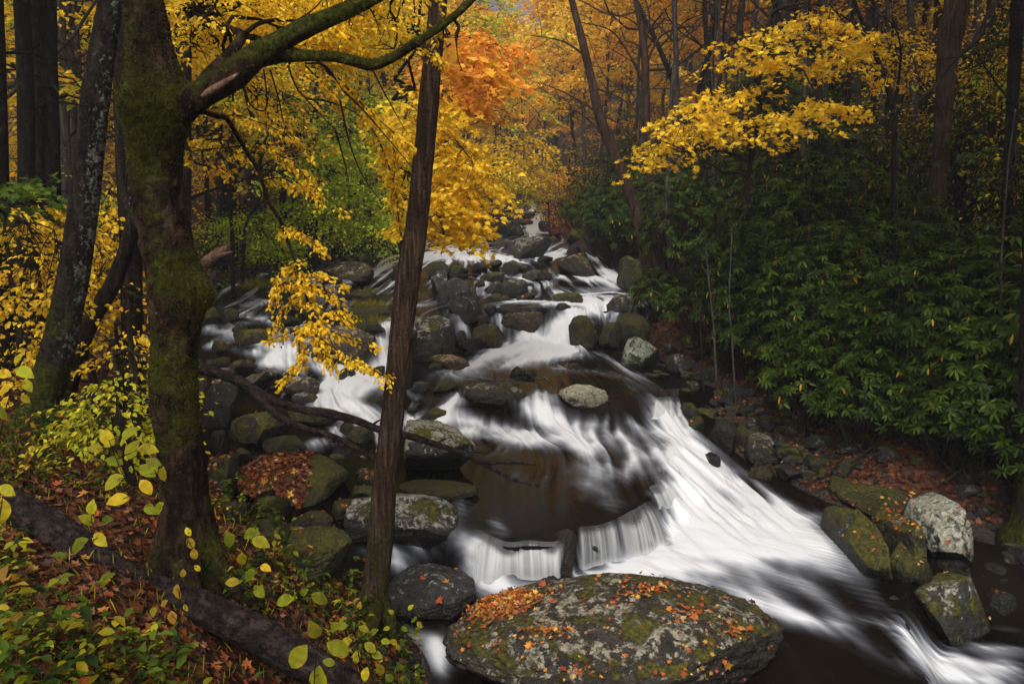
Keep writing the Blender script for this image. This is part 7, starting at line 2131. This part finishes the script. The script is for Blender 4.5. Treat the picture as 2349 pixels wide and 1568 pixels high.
def tuft(label, px, py, Rm, H, n):
    q = hit(px, py)
    a = Acc()
    r_ = rng.normal(0, .5, (n, 2)) * Rm
    P = np.stack([q[0] + r_[:, 0], q[1] + r_[:, 1], np.full(n, q[2])], -1)
    D = np.stack([r_[:, 0] / Rm * .9 + rng.normal(0, .4, n), r_[:, 1] / Rm * .9 + rng.normal(0, .4, n), np.full(n, .9)], -1)
    s = H * rng.uniform(.6, 1.2, n)
    leaves(a, P, D, rng.normal(0, 1, (n, 3)), s, s * .05, pick("yellowgreen", n) * .38, "s", .12)
    tag(link("grass_tuft", a.mesh("grass_tuft"), M_LEAF, None, q), label, "grass tuft")
tuft("larger grass tuft on the stony bar in midstream, above the smaller one", 838, 708, .42, .26, 320)
tuft("smaller grass tuft on the stony bar beside the buff-topped boulder", 856, 742, .30, .20, 220)
tuft("pale grass tuft at the upper end of the stony bar", 838, 676, .30, .22, 150)
tuft("grass clump on the left shore by the great mossy tree's knob", 590, 660, .45, .28, 220)
rock((780, 700, 905, 732), "flat leaf-strewn stone of the grassy bar, larger one", "slab", .4, .1, .6, leaves=24, seed=131)
rock((800, 738, 880, 760), "flat dark stone of the grassy bar, lower one", "slab", .3, .1, .55, leaves=8)
rock((790, 666, 870, 690), "flat mossy stone at the upper end of the grassy bar", "slab", .4, .2, .6, leaves=14)

def cobbles():
    """small stones between the boulders and along both shores, too many to count"""
    protos = [rock_shape(3, k, 300 + i) for i, k in enumerate(["round", "wedge", "round", "block", "wedge", "slab"] * 2)]
    a = Acc()
    def put(x, y, s):
        z = max(gz(x, y), wz(x, y) - .06)
        P, T = protos[int(rng.integers(0, len(protos)))]
        t = rng.uniform(0, 6.283); c, q = math.cos(t), math.sin(t)
        V = P @ np.array([[c, q, 0], [-q, c, 0], [0, 0, 1]]) * np.array([s, s * rng.uniform(.6, 1), s * rng.uniform(.4, .75)]) + np.array([x, y, z + .1 * s])
        a.add(V, T)
    for poly, n, s0, s1 in [([(1570, 880), (1700, 880), (1900, 1010), (1900, 1110), (1780, 1100), (1640, 1000)], 150, .04, .16), ([(1900, 1030), (2349, 1030), (2349, 1330), (2240, 1330), (2230, 1120), (1980, 1090)], 60, .04, .14),
                            ([(470, 850), (640, 870), (760, 980), (860, 1060), (860, 1200), (640, 1250), (500, 1180), (470, 1000)], 70, .04, .15), ([(480, 700), (760, 720), (740, 860), (480, 850)], 14, .05, .16),
                            ([(970, 590), (1280, 595), (1270, 690), (1100, 720), (960, 690)], 26, .05, .14), ([(1000, 540), (1300, 540), (1330, 590), (980, 590)], 10, .06, .14), ([(470, 590), (740, 580), (880, 530), (930, 540), (760, 630), (600, 660)], 70, .06, .20),
                            ([(1420, 780), (1640, 800), (1650, 870), (1520, 890), (1440, 850)], 50, .05, .18), ([(1100, 450), (1300, 450), (1300, 520), (1100, 530)], 24, .10, .25), ([(890, 1380), (960, 1560), (900, 1568), (850, 1440)], 24, .03, .09), ([(1860, 1330), (2060, 1330), (2080, 1440), (2030, 1440)], 14, .04, .10)]:
        pl = np.array(poly, float); k = 0
        while k < n:
            px = rng.uniform(pl[:, 0].min(), pl[:, 0].max()); py = rng.uniform(pl[:, 1].min(), pl[:, 1].max())
            if not in_poly(np.array([px]), np.array([py]), poly)[0]: continue
            q = hit(px, py)
            put(q[0], q[1], s0 + (s1 - s0) * rng.random() ** 2)
            k += 1
    me = a.mesh("cobbles")
    o = link("cobbles", me, M_ROCK)
    tag(o, "small dark stones filling the gaps between boulders along both shores", "cobbles", kind="stuff")
    o["moss"] = .22; o["lichen"] = .35; o["tone"] = .7; o["tint"] = [1.0, 1.0, .95]
cobbles()
# ------------------------------------------------------------------ mist in the valley
def haze():
    import bmesh
    bm = bmesh.new()
    bmesh.ops.create_cube(bm, size=1.0)
    me = bpy.data.meshes.new("haze"); bm.to_mesh(me); bm.free()
    for v in me.vertices:
        v.co = (v.co.x * 2600, -30 + (v.co.y + .5) * 1300, -6 + (v.co.z + .5) * 290)
    o = bpy.data.objects.new("haze", me); COL.objects.link(o)
    m = bpy.data.materials.new("thin_mist"); m.use_nodes = True
    nt = m.node_tree; nt.nodes.clear()
    out = nt.nodes.new("ShaderNodeOutputMaterial"); v = nt.nodes.new("ShaderNodeVolumePrincipled")
    v.inputs["Color"].default_value = (.93, .95, 1.0, 1)
    v.inputs["Density"].default_value = 0.0014
    v.inputs["Anisotropy"].default_value = 0.2
    nt.links.new(v.outputs[0], out.inputs["Volume"])
    me.materials.append(m)
    tag(o, "thin pale mist filling the valley", "mist", kind="stuff")
haze()
scene.cycles.volume_bounces = 0
print("built: objects", len(bpy.data.objects), "verts", sum(len(m.vertices) for m in bpy.data.meshes))
